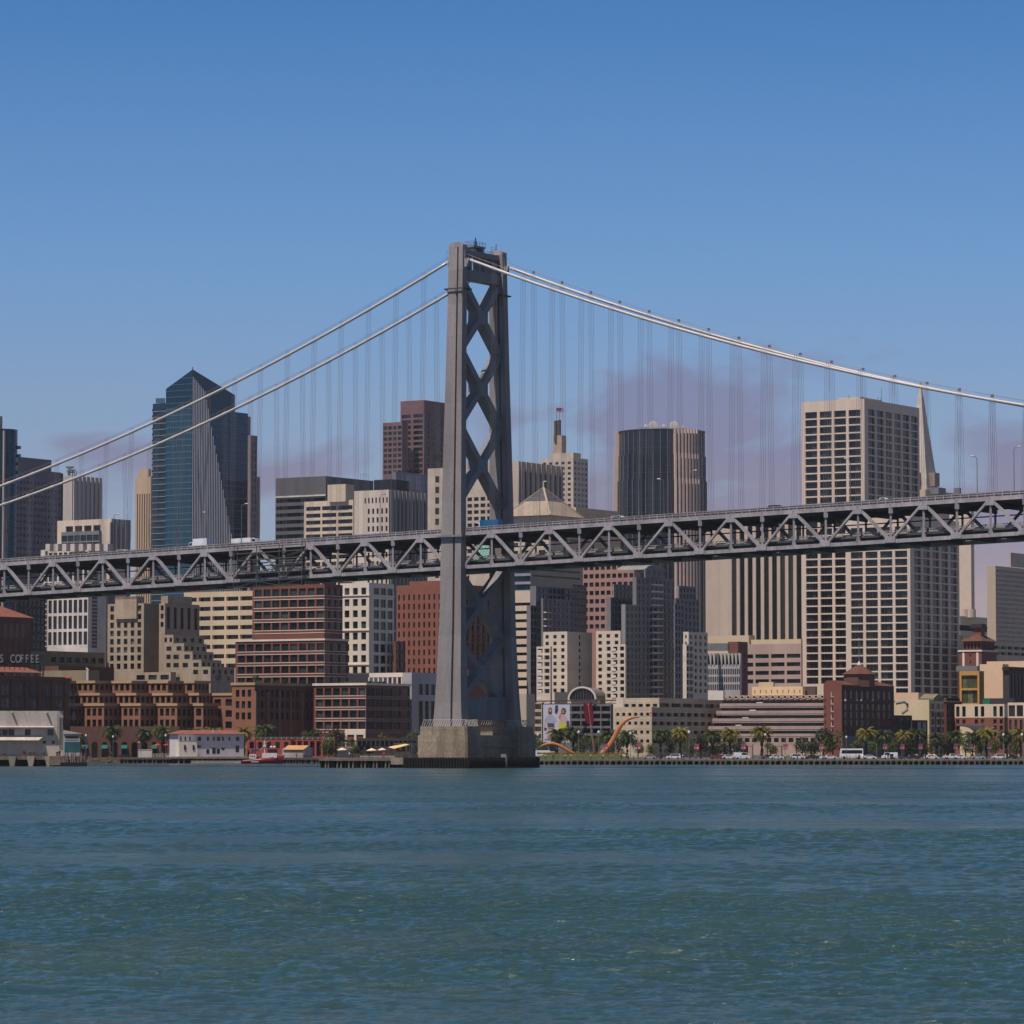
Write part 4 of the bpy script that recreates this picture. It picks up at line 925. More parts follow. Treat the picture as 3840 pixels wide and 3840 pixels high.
# round striped tower
def drum():
    D = 2170; b = Bld('office_tower', 'round dark glass tower with sawtooth fins and rooftop dishes', 2480, 1612, D)
    c = b.loc(P(2481, 1612, D+26)); a_ = math.atan2(-1, -.0)
    gm = mat('drum_granite', lin(206,182,170), .7, .1, .1)
    tiers = [(1612, 1706, 26.0), (1706, 1800, 26.6), (1800, None, 27.2)]
    n = 76
    for ti, (yt, yb, r) in enumerate(tiers):
        z1 = b.zpx(yt, D+10); z0 = 0 if yb is None else b.zpx(yb, D+10)
        core = MB(); core.lathe(c[0], c[1], [(r-.9, z0), (r-.9, z1)], n); core.build('glass_wall', gld, b.root)
        fn = MB(); fl = MB(); fe = MB()
        for k in range(n):
            t = 2*math.pi*k/n; tw = t+PHI     # world angle of this rib
            ux, uy = math.cos(t), math.sin(t)
            # ribs only on the granite quarter facing south and a few at the far left edge
            wang = math.degrees(tw) % 360
            rib = (283 <= wang <= 322) or (172 <= wang <= 186)
            if rib or k % 2 == 0:
                wd = .5 if rib else .14; m_ = (fn if wang > 250 else fe) if rib else fl
                px_, py2 = -uy*wd, ux*wd; ro, ri = r+(1.5 if rib else -.5), r-1.2
                m_.hexa([(c[0]+ux*q+s_*px_, c[1]+uy*q+s_*py2, z) for z in (z0+.02, z1) for q, s_ in ((ro,-1),(ro,1),(ri,1),(ri,-1))])
        fn.build('facade_rib', gm, b.root); fe.build('facade_rib', gm, b.root); fl.build('mullion', greym, b.root)
        fl = MB()
        for k in range(1, int((z1-z0)/3.9)): fl.lathe(c[0], c[1], [(r-.88, z0+k*3.9-.12), (r-.7, z0+k*3.9-.12), (r-.7, z0+k*3.9+.12), (r-.88, z0+k*3.9+.12)], n)
        fl.build('floor_band', mat('dark_band', lin(58,62,72), .6), b.root)
    z1 = b.zpx(1612, D+10)
    top = MB(); top.v = [(c[0]+26*math.cos(2*math.pi*k/40), c[1]+26*math.sin(2*math.pi*k/40), z1-.05) for k in range(40)]; top.f = [tuple(range(40))]; top.build('roof', roofm, b.root)
    for x, y, r in ((2449,1600,3.2),(2528,1602,3.4),(2488,1600,1.4),(2420,1600,1.2),(2560,1604,1.0)):
        q = b.loc(P(x, y, D+16)); k = MB(); k.lathe(0, 0, [(.2, -.5), (r*.7, -.1), (r, .6), (r*.95, .62)], 14)
        o_ = k.build('satellite_dish', whitem, b.root, None, True); o_.location = q; o_.rotation_euler = (math.radians(80), 0, math.radians(-30))
    for x, y in ((2398,1584),(2514,1577),(2545,1588),(2565,1592),(2430,1592),(2475,1590),(2405,1590)):
        q = b.loc(P(x, y, D+18)); b.add('roof_mast', whitem, lambda k: k.tube([(q[0],q[1],z1-.5), q], .22, 5))
    b.add('roof_rail', greym, lambda k: [k.beam(b.loc(P(2395, y, D+15)), b.loc(P(2568, y+1, D+15)), .18, .18) for y in (1604, 1608)])
drum()
# ribbed beige slab with dark strips and its brown podium
rb = mat('ribbed_beige', lin(200,183,168), .8, .07, .1, panel=(1.6,60,.12,.8))
b = Bld('office_tower', 'beige slab tower with a ribbed blank wall and tall dark strips', 3010, 1905, 1950)
x0,y0,x1,y1,z0,z1 = b.blk(2645, 3010, 3060, 1905, m=rb, L=dict(WN(9, 480, .60, .99, rec=1.1, top=40, yb=2400, me=.255, ms=.0, mull=1), nf=1))
b = Bld('office_block', 'pinkish brown office podium with four bands of windows', 3005, 2413, 1850)
pk_ = mat('pink_brown', lin(178,152,142), .8, .08, .12, streak=True)
b.blk(2770, 3005, 3040, 2413, m=pk_, L=WN(4, 31.5, .86, .48, rec=.5, top=38, yb=2570, me=.0, mull=4)); b.blk(2645, 2808, 2830, 2382, D=1870, m=mat('beige_plain2', lin(204,184,156), .85, .08)); b.blk(2790, 3004, 3010, 2396, D=1856, yb=2415, m=mat('beige_plain2', lin(204,184,156), .85, .08))
# the two cream grid towers
cg = mat('cream_grid', lin(212,192,174), .75, .07, .1, streak=True)
b = Bld('office_tower', 'tall cream office tower with a regular grid of dark windows, rear of the pair', 3241, 1495, 1830)
x0,y0,x1,y1,z0,z1 = b.blk(3005, 3241, 3447, 1495, m=cg, L=WN(4, 29.6, .82, .82, rec=.9, top=40, yb=2580, ms=.04, me=.04, mull=4), R=WN(6, 29.6, .80, .82, rec=.9, top=36, yb=2100, ms=.05, me=.01, mull=2))
b.blk(3145, 3225, 3308, 1488, D=1842, yb=1500, m=cg)
b.add('roof_mast', greym, lambda k: [k.tube([b.loc(P(x, y0_, 1845)), b.loc(P(x, y_, 1845))], .12, 5) for x, y0_, y_ in ((3306,1505,1455),(3303,1505,1490),(3292,1503,1488),(3183,1492,1482),(3238,1492,1485))])
b = Bld('office_tower', 'shorter cream grid office tower standing in front of its taller twin', 3412, 1935, 1770)
x0,y0,x1,y1,z0,z1 = b.blk(3170, 3412, 3596, 1935, m=cg, L=WN(4, 30.4, .82, .82, rec=.9, top=38, yb=2620, ms=.025, me=.06, mull=4), R=WN(5, 30.2, .80, .82, rec=.9, top=36, yb=2630, ms=.06, me=.02, mull=2))
# pyramid tower
b = Bld('pyramid_tower', 'slender white pyramid tower behind the tall cream tower', 3452, 1437, 2700, cat='tower')
pmm = mat('pyramid_quartz', lin(196,184,172), .75, .06, .1, panel=(3.4,4.2,.1,.72))
q = b.loc(P(3452, 1437, 2700)); zb_ = b.zpx(1875, 2700); wz = (q[2]-zb_)
hw = 9.3; qz = b.zpx(1730, 2700)
k = MB(); sl_ = 13.2/(q[2]-qz)
rz = lambda z: (q[2]-z)*sl_*.52
for za, zb2 in ((0, qz), (qz, q[2]-1.2)):
    ra, r2 = rz(za), max(.5, rz(zb2))
    k.hexa([(q[0]+a*ra, q[1]+c*ra, za) for a, c in ((-1,-1),(1,-1),(1,1),(-1,1))]+[(q[0]+a*r2, q[1]+c*r2, zb2) for a, c in ((-1,-1),(1,-1),(1,1),(-1,1))])
k.build('wall', pmm, b.root)
b.add('beacon', greym, lambda k: k.lathe(q[0], q[1], [(1.3, q[2]-1.3), (.9, q[2]), (.1, q[2]+1.2)], 8))
k = MB(); zz0, zz1 = b.zpx(1826, 2700), b.zpx(1776, 2700); r_ = rz(zz0)+2.2; k.box(q[0]-4, q[0]+4, q[1]-r_-1.5, q[1]+2, zz0, zz1); k.box(q[0]-r_-1.5, q[0]+2.1, q[1]-3.9, q[1]+3.9, zz0+.05, zz1-.05); k.build('wing', mat('wing_stone', lin(150,132,118), .8), b.root)
b, o = simple('low_block', 'flat cream block just above the bridge deck on the right', [(3380, 3470, 3648, 1836, dict())], 2250, mat('beige_plain2', lin(204,184,156), .85, .08))
b.add('roof_unit', greym, lambda k: [k.box(*(lambda v, a: (v[0]-a, v[0]+a, v[1]-2, v[1]+2, v[2]-3, v[2]+1))(b.loc(P(x, 1836, 2258)), a_)) for x, a_ in ((3500, 3),(3522, 5),(3590, 1))])
# striped hotel slab on the right
b = Bld('hotel_tower', 'narrow striped concrete slab on round columns at the right', 3645, 1885, 2050)
x0,y0,x1,y1,z0,z1 = b.blk(3560, 3640, 3652, 1885, yb=2285, m=mat('slab_beige', lin(206,188,170), .8, .08), L=dict(WN(6, 410, .55, .99, rec=1.0, top=2, yb=2300, ms=.04, me=.1), nf=1))
b.add('column', mat('slab_beige', lin(206,188,170)), lambda k: [k.lathe(*b.loc(P(x, 2300, 2040))[:2], [(3.2, b.zpx(2316,2040)), (3.2, b.zpx(2285,2040))], 14) for x in (3615, 3638)])
for yt, yb in ((2310,2343),(2364,2382)): b.blk(3540, 3600, 3738, yt, D=2030, yb=yb, m=mat('beam_beige', lin(208,190,158), .8, .08), name='terrace_beam')
b.blk(3540, 3610, 3735, 2343, D=2038, yb=2366, m=mat('void_dark', (.02,.02,.025), .9), name='recess'); b.blk(3540, 3610, 3735, 2382, D=2040, m=mat('slab_beige', lin(206,188,170)), name='podium')
tnb = mat('taupe_band', lin(188,172,154), .8, .08, .1, streak=True)
b, o = simple('office_block', 'taupe banded office block at the right edge', [(3700, 3733, 3900, 2122, dict(R=WN(1, 17.5, .985, .5, rec=.25, top=14, yb=2410, g=glass('taupe_glass', lin(84,80,76), lin(110,104,96), .4), mull=26))), (3785, 3790, 3900, 2072, dict(D=1915, yb=2125))], 1900, tnb)
b, o = simple('parking_structure', 'pale multi storey car park at the right edge above the low roofs', [(3640, 3700, 3900, 2404, dict(R=WN(8, 22, .84, .5, rec=1.5, top=16, yb=2478, mull=1)))], 1780, mat('carpark', lin(186,168,148), .8, .08))
for b in BL: b.finish()
BL.clear()
# ------------------------------------------------------------ nearer buildings
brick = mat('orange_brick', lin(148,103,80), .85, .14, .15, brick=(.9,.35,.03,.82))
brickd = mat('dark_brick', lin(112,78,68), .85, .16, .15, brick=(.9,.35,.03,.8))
brickr = mat('red_brick', lin(128,78,68), .85, .14, .15, brick=(.9,.35,.03,.82))
stone_t = mat('taupe_stone', lin(176,158,136), .85, .14, .12, streak=True, panel=(3,3,.07,.84))
whites = mat('white_stone', lin(222,208,192), .8, .08, .12, streak=True)
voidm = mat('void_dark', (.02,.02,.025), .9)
# brick tower with red pyramid roof at the left edge
b = Bld('brick_tower', 'brick tower with a red tiled pyramid roof and four arched openings, left edge', -8, 2312, 1345, cat='tower')
x0,y0,x1,y1,z0,z1 = b.blk(-60, -8, 117, 2312, m=brickd, roof=False)
ln = x1-x0
e = .8; cs = [(x0-e,y0-e),(x1+e,y0-e),(x1+e,y0+ln+e),(x0-e,y0+ln+e)]; apx = ((x0+x1)/2-2, y0+ln/2, b.zpx(2262, 1360))
k = MB(); [k.tri((*cs[i], z1), (*cs[(i+1) % 4], z1), apx) for i in range(4)]; k.quad(*[(*c, z1-.05) for c in cs]); k.build('roof', tile, b.root)
for i in range(4):
    c_ = x0+ln*(.22+i*.175); zl, zh = b.zpx(2392, 1352), b.zpx(2348, 1352); wd = ln*.05
    k = MB(); pts = [(c_-wd, zl), (c_+wd, zl)]+[(c_+wd*math.cos(t), zh+wd*math.sin(t)) for t in np.linspace(0, math.pi, 9)]
    n = len(pts); k.v = [(x, y0-.06, z) for x, z in pts]+[(x, y0+.1, z) for x, z in pts]; k.f = [tuple(range(n))]+[(i_, (i_+1) % n, n+(i_+1) % n, n+i_) for i_ in range(n)]
    k.build('arched_window', gl, b.root)
for i in range(5):
    c_ = x0+ln*(.135+i*.175); b.add('pilaster', brickd, lambda k: k.box(c_-.3, c_+.3, y0-.3, y0+.01, 0, b.zpx(2400, 1352)))
b.add('cornice', brickd, lambda k: k.box(x0-.2, x1+.3, y0-.35, y0+.01, b.zpx(2402,1352), b.zpx(2396,1352)))
# dark brick warehouse front (left edge) and roof pavilion
b = Bld('brick_warehouse', 'dark brick warehouse with arched windows between pilasters at the left edge', -70, 2534, 1296)
x0,y0,x1,y1,z0,z1 = b.blk(-160, -70, 262, 2532, m=brickd, roof=True)
ln = x1-x0
for i in range(7):
    a = x0+ln*(.02+i*.152); b.add('pilaster', brickd, lambda k: k.box(a, a+1.4, y0-.5, y0+.01, 0, z1-1.7))
    for j in range(2):
        c_ = a+1.4+(ln*.152-1.4)*(.3+.4*j)
        for zl, zh, arch in ((z1-6.8, z1-3.2, True), (z1-11, z1-7.9, False), (z1-15.4, z1-12.2, False)):
            k = MB(); wd = .8; top = [(c_+wd*math.cos(t), zh-wd+wd*math.sin(t)) for t in np.linspace(0, math.pi, 7)] if arch else [(c_+wd, zh), (c_-wd, zh)]
            pts = [(c_-wd, zl), (c_+wd, zl)]+top; n = len(pts); k.v = [(x, y0-.05, z) for x, z in pts]+[(x, y0+.1, z) for x, z in pts]; k.f = [tuple(range(n))]+[(q, (q+1) % n, n+(q+1) % n, n+q) for q in range(n)]
            k.build('window', glass('arch_glass', lin(66,80,92), lin(110,122,130), .3), b.root)
b.add('cornice', brickd, lambda k: [k.box(x0-.3, x1+.3, y0-.6, y0+.01, z1-1.5, z1-.5), k.box(x0-.2, x1+.2, y0-.45, y0+.02, z1-7.5, z1-7.2)])
b = Bld('roof_pavilion', 'low pavilion with a red tiled roof under the big letters at the left edge', -10, 2520, 1326, cat='pavilion')
x0,y0,x1,y1,z0,z1 = b.blk(-60, -10, 150, 2519, m=stone_t, R=WN(5, 18, .6, .6, top=4, yb=2540))
k = MB(); e=.8; zr = b.zpx(2499,1328); k.quad((x0-e,y0-e,z1), (x1+e,y0-e,z1), (x1-3,y0+4,zr), (x0,y0+4,zr)); k.tri((x1+e,y0-e,z1), (x1+e,y1,z1), (x1-3,y0+4,zr)); k.quad((x0,y0+4,zr),(x1-3,y0+4,zr),(x1+e,y1,z1),(x0-e,y1,z1)); k.build('tiled_roof', tile, b.root)
# rooftop letters
def letters(name, label, text, px, py0, py1, D, m, rot, adv, cat='sign'):
    p = P(px, py1, D); o = empty(name, p, rot-math.pi/2+0.0, label, cat); h = (py1-py0)*D/FPX
    x = 0
    for ch in text:
        if ch != ' ':
            cu = bpy.data.curves.new('letter', 'FONT'); cu.body = ch; cu.size = h*1.38; cu.extrude = .12
            tmp = bpy.data.objects.new('tmp', cu); col.objects.link(tmp); bpy.context.view_layer.update()
            me = bpy.data.meshes.new_from_object(tmp.evaluated_get(bpy.context.evaluated_depsgraph_get())); bpy.data.objects.remove(tmp)
            me.materials.clear(); me.materials.append(m)
            ob = bpy.data.objects.new('letter', me); col.objects.link(ob); ob.parent = o; ob.rotation_euler = (math.pi/2, 0, 0); ob.location = (x, 0, 0); ob.scale = (.6, 1, 1)
        x += adv*D/FPX
    return o, x, h
signw = mat('sign_white', lin(150,150,154), .5, .08)
so, sx_, sh = letters('roof_sign', 'big white rooftop letters on a dark frame at the left edge', 'ILLS COFFEE', -57, 2452, 2484, 1322, signw, math.pi/2+math.radians(16), 19.0)
k = MB()
k.beam((0,.3,-.3), (sx_,.3,-.3), .3, .5)
for i in range(0, 12): k.beam((sx_*i/11,.35,-2.6), (sx_*i/11,.35,sh), .12, .12); k.beam((sx_*i/11,.4,sh*.8), (sx_*i/11,2.6,-2.4), .1, .1)
k.build('sign_frame', mat('frame_black', lin(30,28,30), .7), so)
# olive roof block behind
b = Bld('low_block', 'olive grey flat block between the brick tower and the stepped stone building', 187, 2441, 1420)
ol = mat('olive_stone', lin(150,134,108), .85, .14, .15, streak=True)
b.blk(112, 187, 393, 2441, m=ol, L=WN(1, 36, .6, .4, top=16, yb=2500, ms=.1), R=WN(7, 40, .7, .5, top=22, yb=2500, rec=.6)); b.blk(148, 220, 428, 2497, D=1408, m=brickd); b.blk(150, 330, 372, 2513, D=1400, m=ol); b.blk(505, 640, 660, 2520, D=1404, m=stone_t, L=WN(3, 30, .7, .6, top=10, yb=2556)); b.blk(640, 770, 795, 2528, D=1404, m=ol, L=WN(3, 30, .7, .6, top=10, yb=2556))
b.add('vent_pipe', whitem, lambda k: k.tube([b.loc(P(329, 2552, 1398)), b.loc(P(329, 2512, 1398)), b.loc(P(322, 2506, 1398))], .45, 8))
# stepped taupe stone apartments
b = Bld('apartment_building', 'taupe stone apartment building stepping down in terraces to the right', 540, 2240, 1440)
x0,y0,x1,y1,z0,z1 = b.blk(404, 540, 600, 2262, m=stone_t, L=WN(5, 31, .54, .68, top=8, yb=2520, rec=.6, ms=.03, me=.03, g=glp), R=None)
b.blk(432, 512, 540, 2236, D=1441, m=stone_t, L=dict(WN(3, 80, .6, .92, top=10, yb=2320, rec=.6, g=glp), nf=1), yb=2320)
b.blk(545, 560, 600, 2290, D=1447, m=greym, R=WN(2, 31, .9, .9, rec=.1, top=6, yb=2520, g=glp), LR=8)
b.blk(597, 619, 748, 2262, D=1430, m=stone_t, L=WN(1, 31, .5, .6, top=8, yb=2380), R=WN(5, 94, .5, .86, top=14, yb=2400, rec=.5)); b.blk(604, 630, 720, 2234, D=1431, m=stone_t, yb=2262)
tw = dict(g=gl)
for xl, xc, xr, yt, D in ((612,650,765,2380,1422),(615,690,775,2412,1416),(640,722,800,2443,1410),(675,755,830,2474,1404),(715,790,880,2500,1400)):
    b.blk(xl, xc, xr, yt, D=D, m=stone_t, L=WN(max(2, int((xc-xl)/33)), 31, .5, .55, top=11, yb=2530, rec=.6), R=WN(4, 31, .5, .5, top=11, yb=2530, rec=.5))
# tan banded block
tb = mat('tan_panel', lin(204,182,152), .8, .08, .1, streak=True)
b = Bld('office_block', 'tan office block with deep horizontal window bands', 950, 2215, 1560)
x0,y0,x1,y1,z0,z1 = b.blk(690, 950, 975, 2215, m=tb, L=WN(5, 36, .87, .44, rec=1.6, top=20, yb=2520, mull=5))
# red brick with white bands
wb = (whites, ((.14,.27),(.80,.93)))
b = Bld('office_block', 'tall red brick office block with paired white bands and a lower front wing', 1217, 2215, 1440)
b.blk(947, 1217, 1285, 2190, D=1446, m=brickr, L=WN(8, 42.6, .80, .62, rec=.5, top=14, yb=2395, g=glg, band=wb, me=.02), R=WN(3, 42.6, .8, .62, rec=.4, top=14, yb=2395, g=gld, band=wb))
o = b.blk(883, 1218, 1306, 2397, D=1430, m=brickr, L=WN(10, 42.3, .80, .62, rec=.5, top=14, yb=2590, g=glg, band=wb, me=.02), R=WN(3, 42.3, .84, .64, rec=.4, top=14, yb=2590, g=gld, band=wb))
b.cap(*o[:4], o[5]+.3, whites, .3, .7)
b.blk(1470, 1485, 1520, 2405, D=1478, m=brickd, R=WN(2, 36, .8, .7, rec=.3, top=6, yb=2520, g=gld))
# white stone block
b = Bld('office_block', 'white stone office block with square windows and a glazed bay on its shaded side', 1384, 2185, 1470)
x0,y0,x1,y1,z0,z1 = b.blk(1275, 1384, 1478, 2185, m=whites, L=WN(3, 42.2, .58, .62, rec=.5, top=18, yb=2540, ms=.04, me=.1, g=glg), R=WN(3, 42.2, .78, .72, rec=.4, top=18, yb=2540, ms=.16, me=.02, g=gld))
for y in (2229, 2360, 2489): z = b.zpx(y, 1470); b.cap(x0, y0, x1, y1, z, whites, .35, .5, 'string_course')
# rust brick tower behind the bridge tower
b = Bld('office_tower', 'rust brown brick tower with narrow slit windows behind the bridge tower', 1700, 2178, 1600)
rust = mat('rust_brick', lin(140,88,71), .85, .12, .12, brick=(1.2,.5,.03,.85))
x0,y0,x1,y1,z0,z1 = b.blk(1487, 1700, 1860, 2190, m=rust, L=WN(11, 34.6, .34, .62, rec=.5, top=36, yb=2530, ms=.02), R=WN(8, 34.6, .66, .86, rec=.6, top=46, yb=2500)); b.blk(1535, 1695, 1760, 2176, D=1603, m=rust, yb=2192)
# low red brick and white block beside the tower
b = Bld('office_block', 'low red brick office block with white bands behind the waterfront trees', 1373, 2563, 1345)
o = b.blk(1177, 1373, 1537, 2563, m=brickr, L=WN(6, 42, .80, .64, rec=.5, top=16, yb=2740, g=glg, band=wb, me=.03), R=WN(5, 42, .86, .68, rec=.35, top=16, yb=2740, g=gld, band=(greym, ((.16,.34),(.78,.98)))))
b.cap(*o[:4], o[5]+.2, whites, .4, .8)
b.add('arcade', whites, lambda k: [k.box(o[0]-.4, o[0]+.02, o[1]+.02, o[1]+9, 8.4, 10.2)]+[k.box(o[0]-.38, o[0]+.02, o[1]+.03+a, o[1]+.9+a, 0, 8.4) for a in (0, 4, 8)])
b.add('garden_hedge', mat('hedge', lin(62,74,34), .95, .4, 1.5), lambda k: [k.box(o[0]+1.5+i*3, o[0]+3.2+i*3, o[1]+2, o[1]+13, o[5]-.9, o[5]+.5+.5*math.sin(i*2.1)) for i in range(5)])
gs = mat('grey_stone', lin(170,164,164), .8, .1, .12, streak=True)
b = Bld('office_block', 'grey stone block with two tiers of tall windows behind the left foot of the tower', 1544, 2522, 1372)
x0,y0,x1,y1,z0,z1 = b.blk(1380, 1544, 1660, 2522, m=gs, LL=4, R=[dict(WN(4, 44, .72, .92, rec=.6, top=42, yb=2610, ms=.2, me=.02, mull=2), nf=1), dict(WN(4, 116, .72, .97, rec=.6, top=0, yb=2745, ms=.2, me=.02, mull=2), abs=2628, nf=1)])
b.add('pergola', whites, lambda k: [k.box(x0, x0+.8, y0+4, y0+19, z1-1.6, z1)]+[k.box(x0+.1, x0+.7, y0+4.2+i*2.1, y0+4.8+i*2.1, z1-4.6, z1-1.6) for i in range(8)])
# banded beige block right of the tower
b = Bld('office_block', 'beige office block with thin window bands seen just right of the tower', 1992, 2215, 1730)
bb = mat('beige_band', lin(210,190,168), .8, .07, .1); b.blk(1905, 1992, 2002, 2215, m=bb, L=WN(1, 31.2, .99, .36, rec=.8, top=44, yb=2610, mull=10))
b.blk(1915, 1990, 1998, 2120, D=1760, m=mat('lilac_band', lin(150,146,158), .7), L=WN(1, 31.2, .99, .68, rec=.4, top=8, yb=2215, g=glt, mull=6))
# grey glass apartments
sg = mat('slate_panel', lin(122,121,124), .7, .12, .12, streak=True)
sg2 = mat('slate_panel_pale', lin(138,136,134), .7, .12, .12, streak=True)
b = Bld('apartment_building', 'slate grey apartment block right of the bridge tower, behind a white one', 2010, 2196, 1650)
b.blk(1988, 2010, 2150, 2198, m=sg, R=WN(9, 25.6, .78, .66, rec=.25, top=6, yb=2400, g=gld)); b.blk(1975, 1990, 2014, 2270, D=1640, m=sg, R=WN(2, 25.6, .8, .66, top=6, yb=2600, g=gld)); b.blk(2030, 2036, 2146, 2243, D=1638, m=sg, R=WN(7, 25.6, .78, .66, rec=.25, top=8, yb=2400, g=gld))
b.blk(2146, 2150, 2200, 2192, D=1665, m=mat('navy_glass_frame', lin(30,36,50), .5), R=WN(6, 25.6, .86, .8, rec=.1, top=4, yb=2400, g=gld))
for i in range(7):
    q = b.loc(P(2052, 2296+i*25.6, 1634)); b.add('balcony', whitem, lambda k: k.box(q[0]-2.2, q[0]+2.2, q[1]-.9, q[1]+.5, q[2]-.3, q[2]+.15))
b, o = simple('office_block', 'pale grey blank topped office block just under the bridge deck right of the tower', [(1965, 1985, 2185, 2110, dict(R=WN(1, 24, .9, .3, rec=.3, top=20, yb=2190, mull=8)))], 1780, mat('grey_green', lin(158,154,140), .8, .1))
pnk = mat('pink_stone', lin(166,128,118), .8, .1, .12, streak=True)
b = Bld('office_block', 'pink stone office block with square and ribbon windows under the bridge deck', 2378, 2105, 1750)
x0,y0,x1,y1,z0,z1 = b.blk(2186, 2378, 2400, 2105, m=pnk, L=WN(9, 31.6, .70, .52, rec=.5, top=12, yb=2380))
b = Bld('apartment_building', 'tall slate grey apartment tower with an arched top and a stack of white balconies', 2386, 2164, 1570)
W1 = WN(9, 25.6, .70, .66, rec=.25, top=8, yb=2625, g=gld)
A = b.blk(2372, 2386, 2528, 2164, m=sg, R=W1)
b.blk(2415, 2420, 2496, 2132, D=1572, m=sg, R=WN(4, 25.6, .7, .66, rec=.2, top=6, yb=2164, g=gld), yb=2166)
x0,y0,x1,y1,z0,z1 = A
q = b.loc(P(2424, 2132, 1571)); q2 = b.span(x0, y0, q[2], 1, 0, 2424)-0; 
b.blk(2330, 2345, 2390, 2266, D=1556, m=sg2, R=WN(3, 25.6, .7, .66, rec=.25, top=8, yb=2625, g=gld)); b.blk(2275, 2290, 2386, 2240, D=1585, m=sg, R=WN(7, 25.6, .7, .66, rec=.25, top=6, yb=2625, g=gld)); b.blk(2298, 2302, 2388, 2190, D=1596, m=sg2, R=WN(6, 25.6, .8, .6, rec=.25, top=6, yb=2250, g=gld))
b.blk(2526, 2530, 2564, 2262, D=1584, m=sg, R=WN(3, 25.6, .7, .66, top=8, yb=2625, g=gld)); b.blk(2528, 2534, 2622, 2243, D=1600, m=sg, R=WN(6, 25.6, .7, .66, top=8, yb=2500, g=gld)); b.blk(2540, 2546, 2608, 2196, D=1620, m=sg, R=WN(5, 25.6, .8, .66, top=6, yb=2245, g=gld))
ln = x1-x0
for i in range(17):
    q = b.loc(P(2457, 2187+i*25.8, 1568)); b.add('balcony', whitem, lambda k: k.box(x0+ln*.38, x0+ln*.66, y0-1.0, y0+.02, q[2]-.35, q[2]+.25))
k = MB(); zt_ = b.zpx(2134, 1572); a0, a1 = x0+ln*.24, x0+ln*.78; r = (a1-a0)/2; n = 14; rz_ = b.zpx(2114, 1572)-zt_
for i in range(n):
    t0, t1 = math.pi*i/n, math.pi*(i+1)/n
    p = [(a0+r-r*math.cos(t), zt_+rz_*math.sin(t)) for t in (t0, t1)]
    k.quad((p[0][0], y0-.2, p[0][1]), (p[1][0], y0-.2, p[1][1]), (p[1][0], y0+14, p[1][1]), (p[0][0], y0+14, p[0][1]))
k.v += [(a0+r-r*math.cos(math.pi*i/n), y0-.1, zt_+rz_*math.sin(math.pi*i/n)) for i in range(n+1)]; k.f.append(tuple(range(len(k.v)-n-1, len(k.v)))); k.build('arched_roof', sg2, b.root)
# white apartment blocks with balconies
wc = mat('white_render', lin(216,200,180), .8, .07, .1, panel=(40,2.75,.06,.9))
def condo(label, parts, D, balc):
    b = Bld('apartment_building', label, parts[0][1], parts[0][3], D)
    for q in parts: b.blk(*q[:4], m=wc, **(q[4] if len(q) > 4 else {}))
    for x, y, n, w_ in balc:
        for i in range(n):
            q = b.loc(P(x, y+i*25, D-5)); 
            k = MB(); k.box(q[0]-.2, q[0]+1.2, q[1]-w_, q[1]+w_, q[2]-.2, q[2]); k.box(q[0]-.2, q[0]-.1, q[1]-w_, q[1]+w_, q[2]+.001, q[2]+.9); k.build('balcony', whitem, b.root)
    return b
condo('white apartment block with stacked balconies beside the bridge tower', [(2037, 2127, 2220, 2368, dict(L=WN(3, 25.2, .42, .54, rec=.4, top=12, yb=2622, ms=.02, mull=2), R=WN(1, 25.2, .07, .6, rec=.2, top=12, yb=2600))), (2012, 2064, 2070, 2424, dict(D=1552, L=WN(2, 25.2, .72, .62, rec=1.0, top=8, yb=2622)))], 1560, ((2024,2446,8,1.0),(2054,2446,8,1.0)))
condo('white apartment block with balconies on its right edge, middle one of three', [(2235, 2327, 2340, 2365, dict(L=WN(3, 25.2, .44, .54, rec=.4, top=12, yb=2622, mull=2))), (2270, 2345, 2350, 2416, dict(D=1552, L=WN(3, 25.2, .6, .6, rec=.8, top=8, yb=2622)))], 1560, ((2302,2440,8,1.0),(2331,2440,8,1.0)))
condo('white apartment block in shade right of the slate grey tower', [(2562, 2582, 2654, 2369, dict(L=WN(1, 25.2, .3, .5, top=12, yb=2622), R=WN(4, 25.2, .46, .56, rec=.35, top=12, yb=2622))), (2560, 2574, 2600, 2416, dict(D=1532, R=WN(2, 25.2, .8, .66, rec=.8, top=8, yb=2622)))], 1540, ())
b = Bld('arcade_hall', 'low hall with a white arched glass front between two white apartment blocks', 2235, 2580, 1545, cat='hall', rot=math.radians(75))
p0 = b.loc(P(2183, 2622, 1545)); r = 52*1545/FPX
k = MB(); kk = MB(); pts = [(p0[1]-r*math.cos(t), p0[2]+.86*r*math.sin(t)) for t in np.linspace(0, math.pi, 22)]
for a, c in zip(pts[:-1], pts[1:]): k.beam((p0[0], a[0], a[1]), (p0[0], c[0], c[1]), .7, .7, up=(1,0,0)); 
k.build('arch_frame', whitem, b.root)
kk.v = [(p0[0]+.5, a, z) for a, z in pts]; kk.f = [tuple(range(len(pts)))]; kk.build('arch_glass', gld, b.root)
b.add('mullion', greym, lambda k: [k.box(p0[0]+.3, p0[0]+.45, p0[1]-r*.9+i*r*.2, p0[1]-r*.9+i*r*.2+.12, p0[2], p0[2]+.8*r*math.sqrt(max(0, 1-(.9-i*.2)**2))) for i in range(10)])
b.blk(2128, 2240, 2250, 2622, D=1546, m=wc)
k = MB()
for a, c in zip(pts[:-1], pts[1:]): k.quad((p0[0]+.4,a[0],a[1]),(p0[0]+.4,c[0],c[1]),(p0[0]+20,c[0],c[1]),(p0[0]+20,a[0],a[1]))
k.build('vault_roof', roofm, b.root)
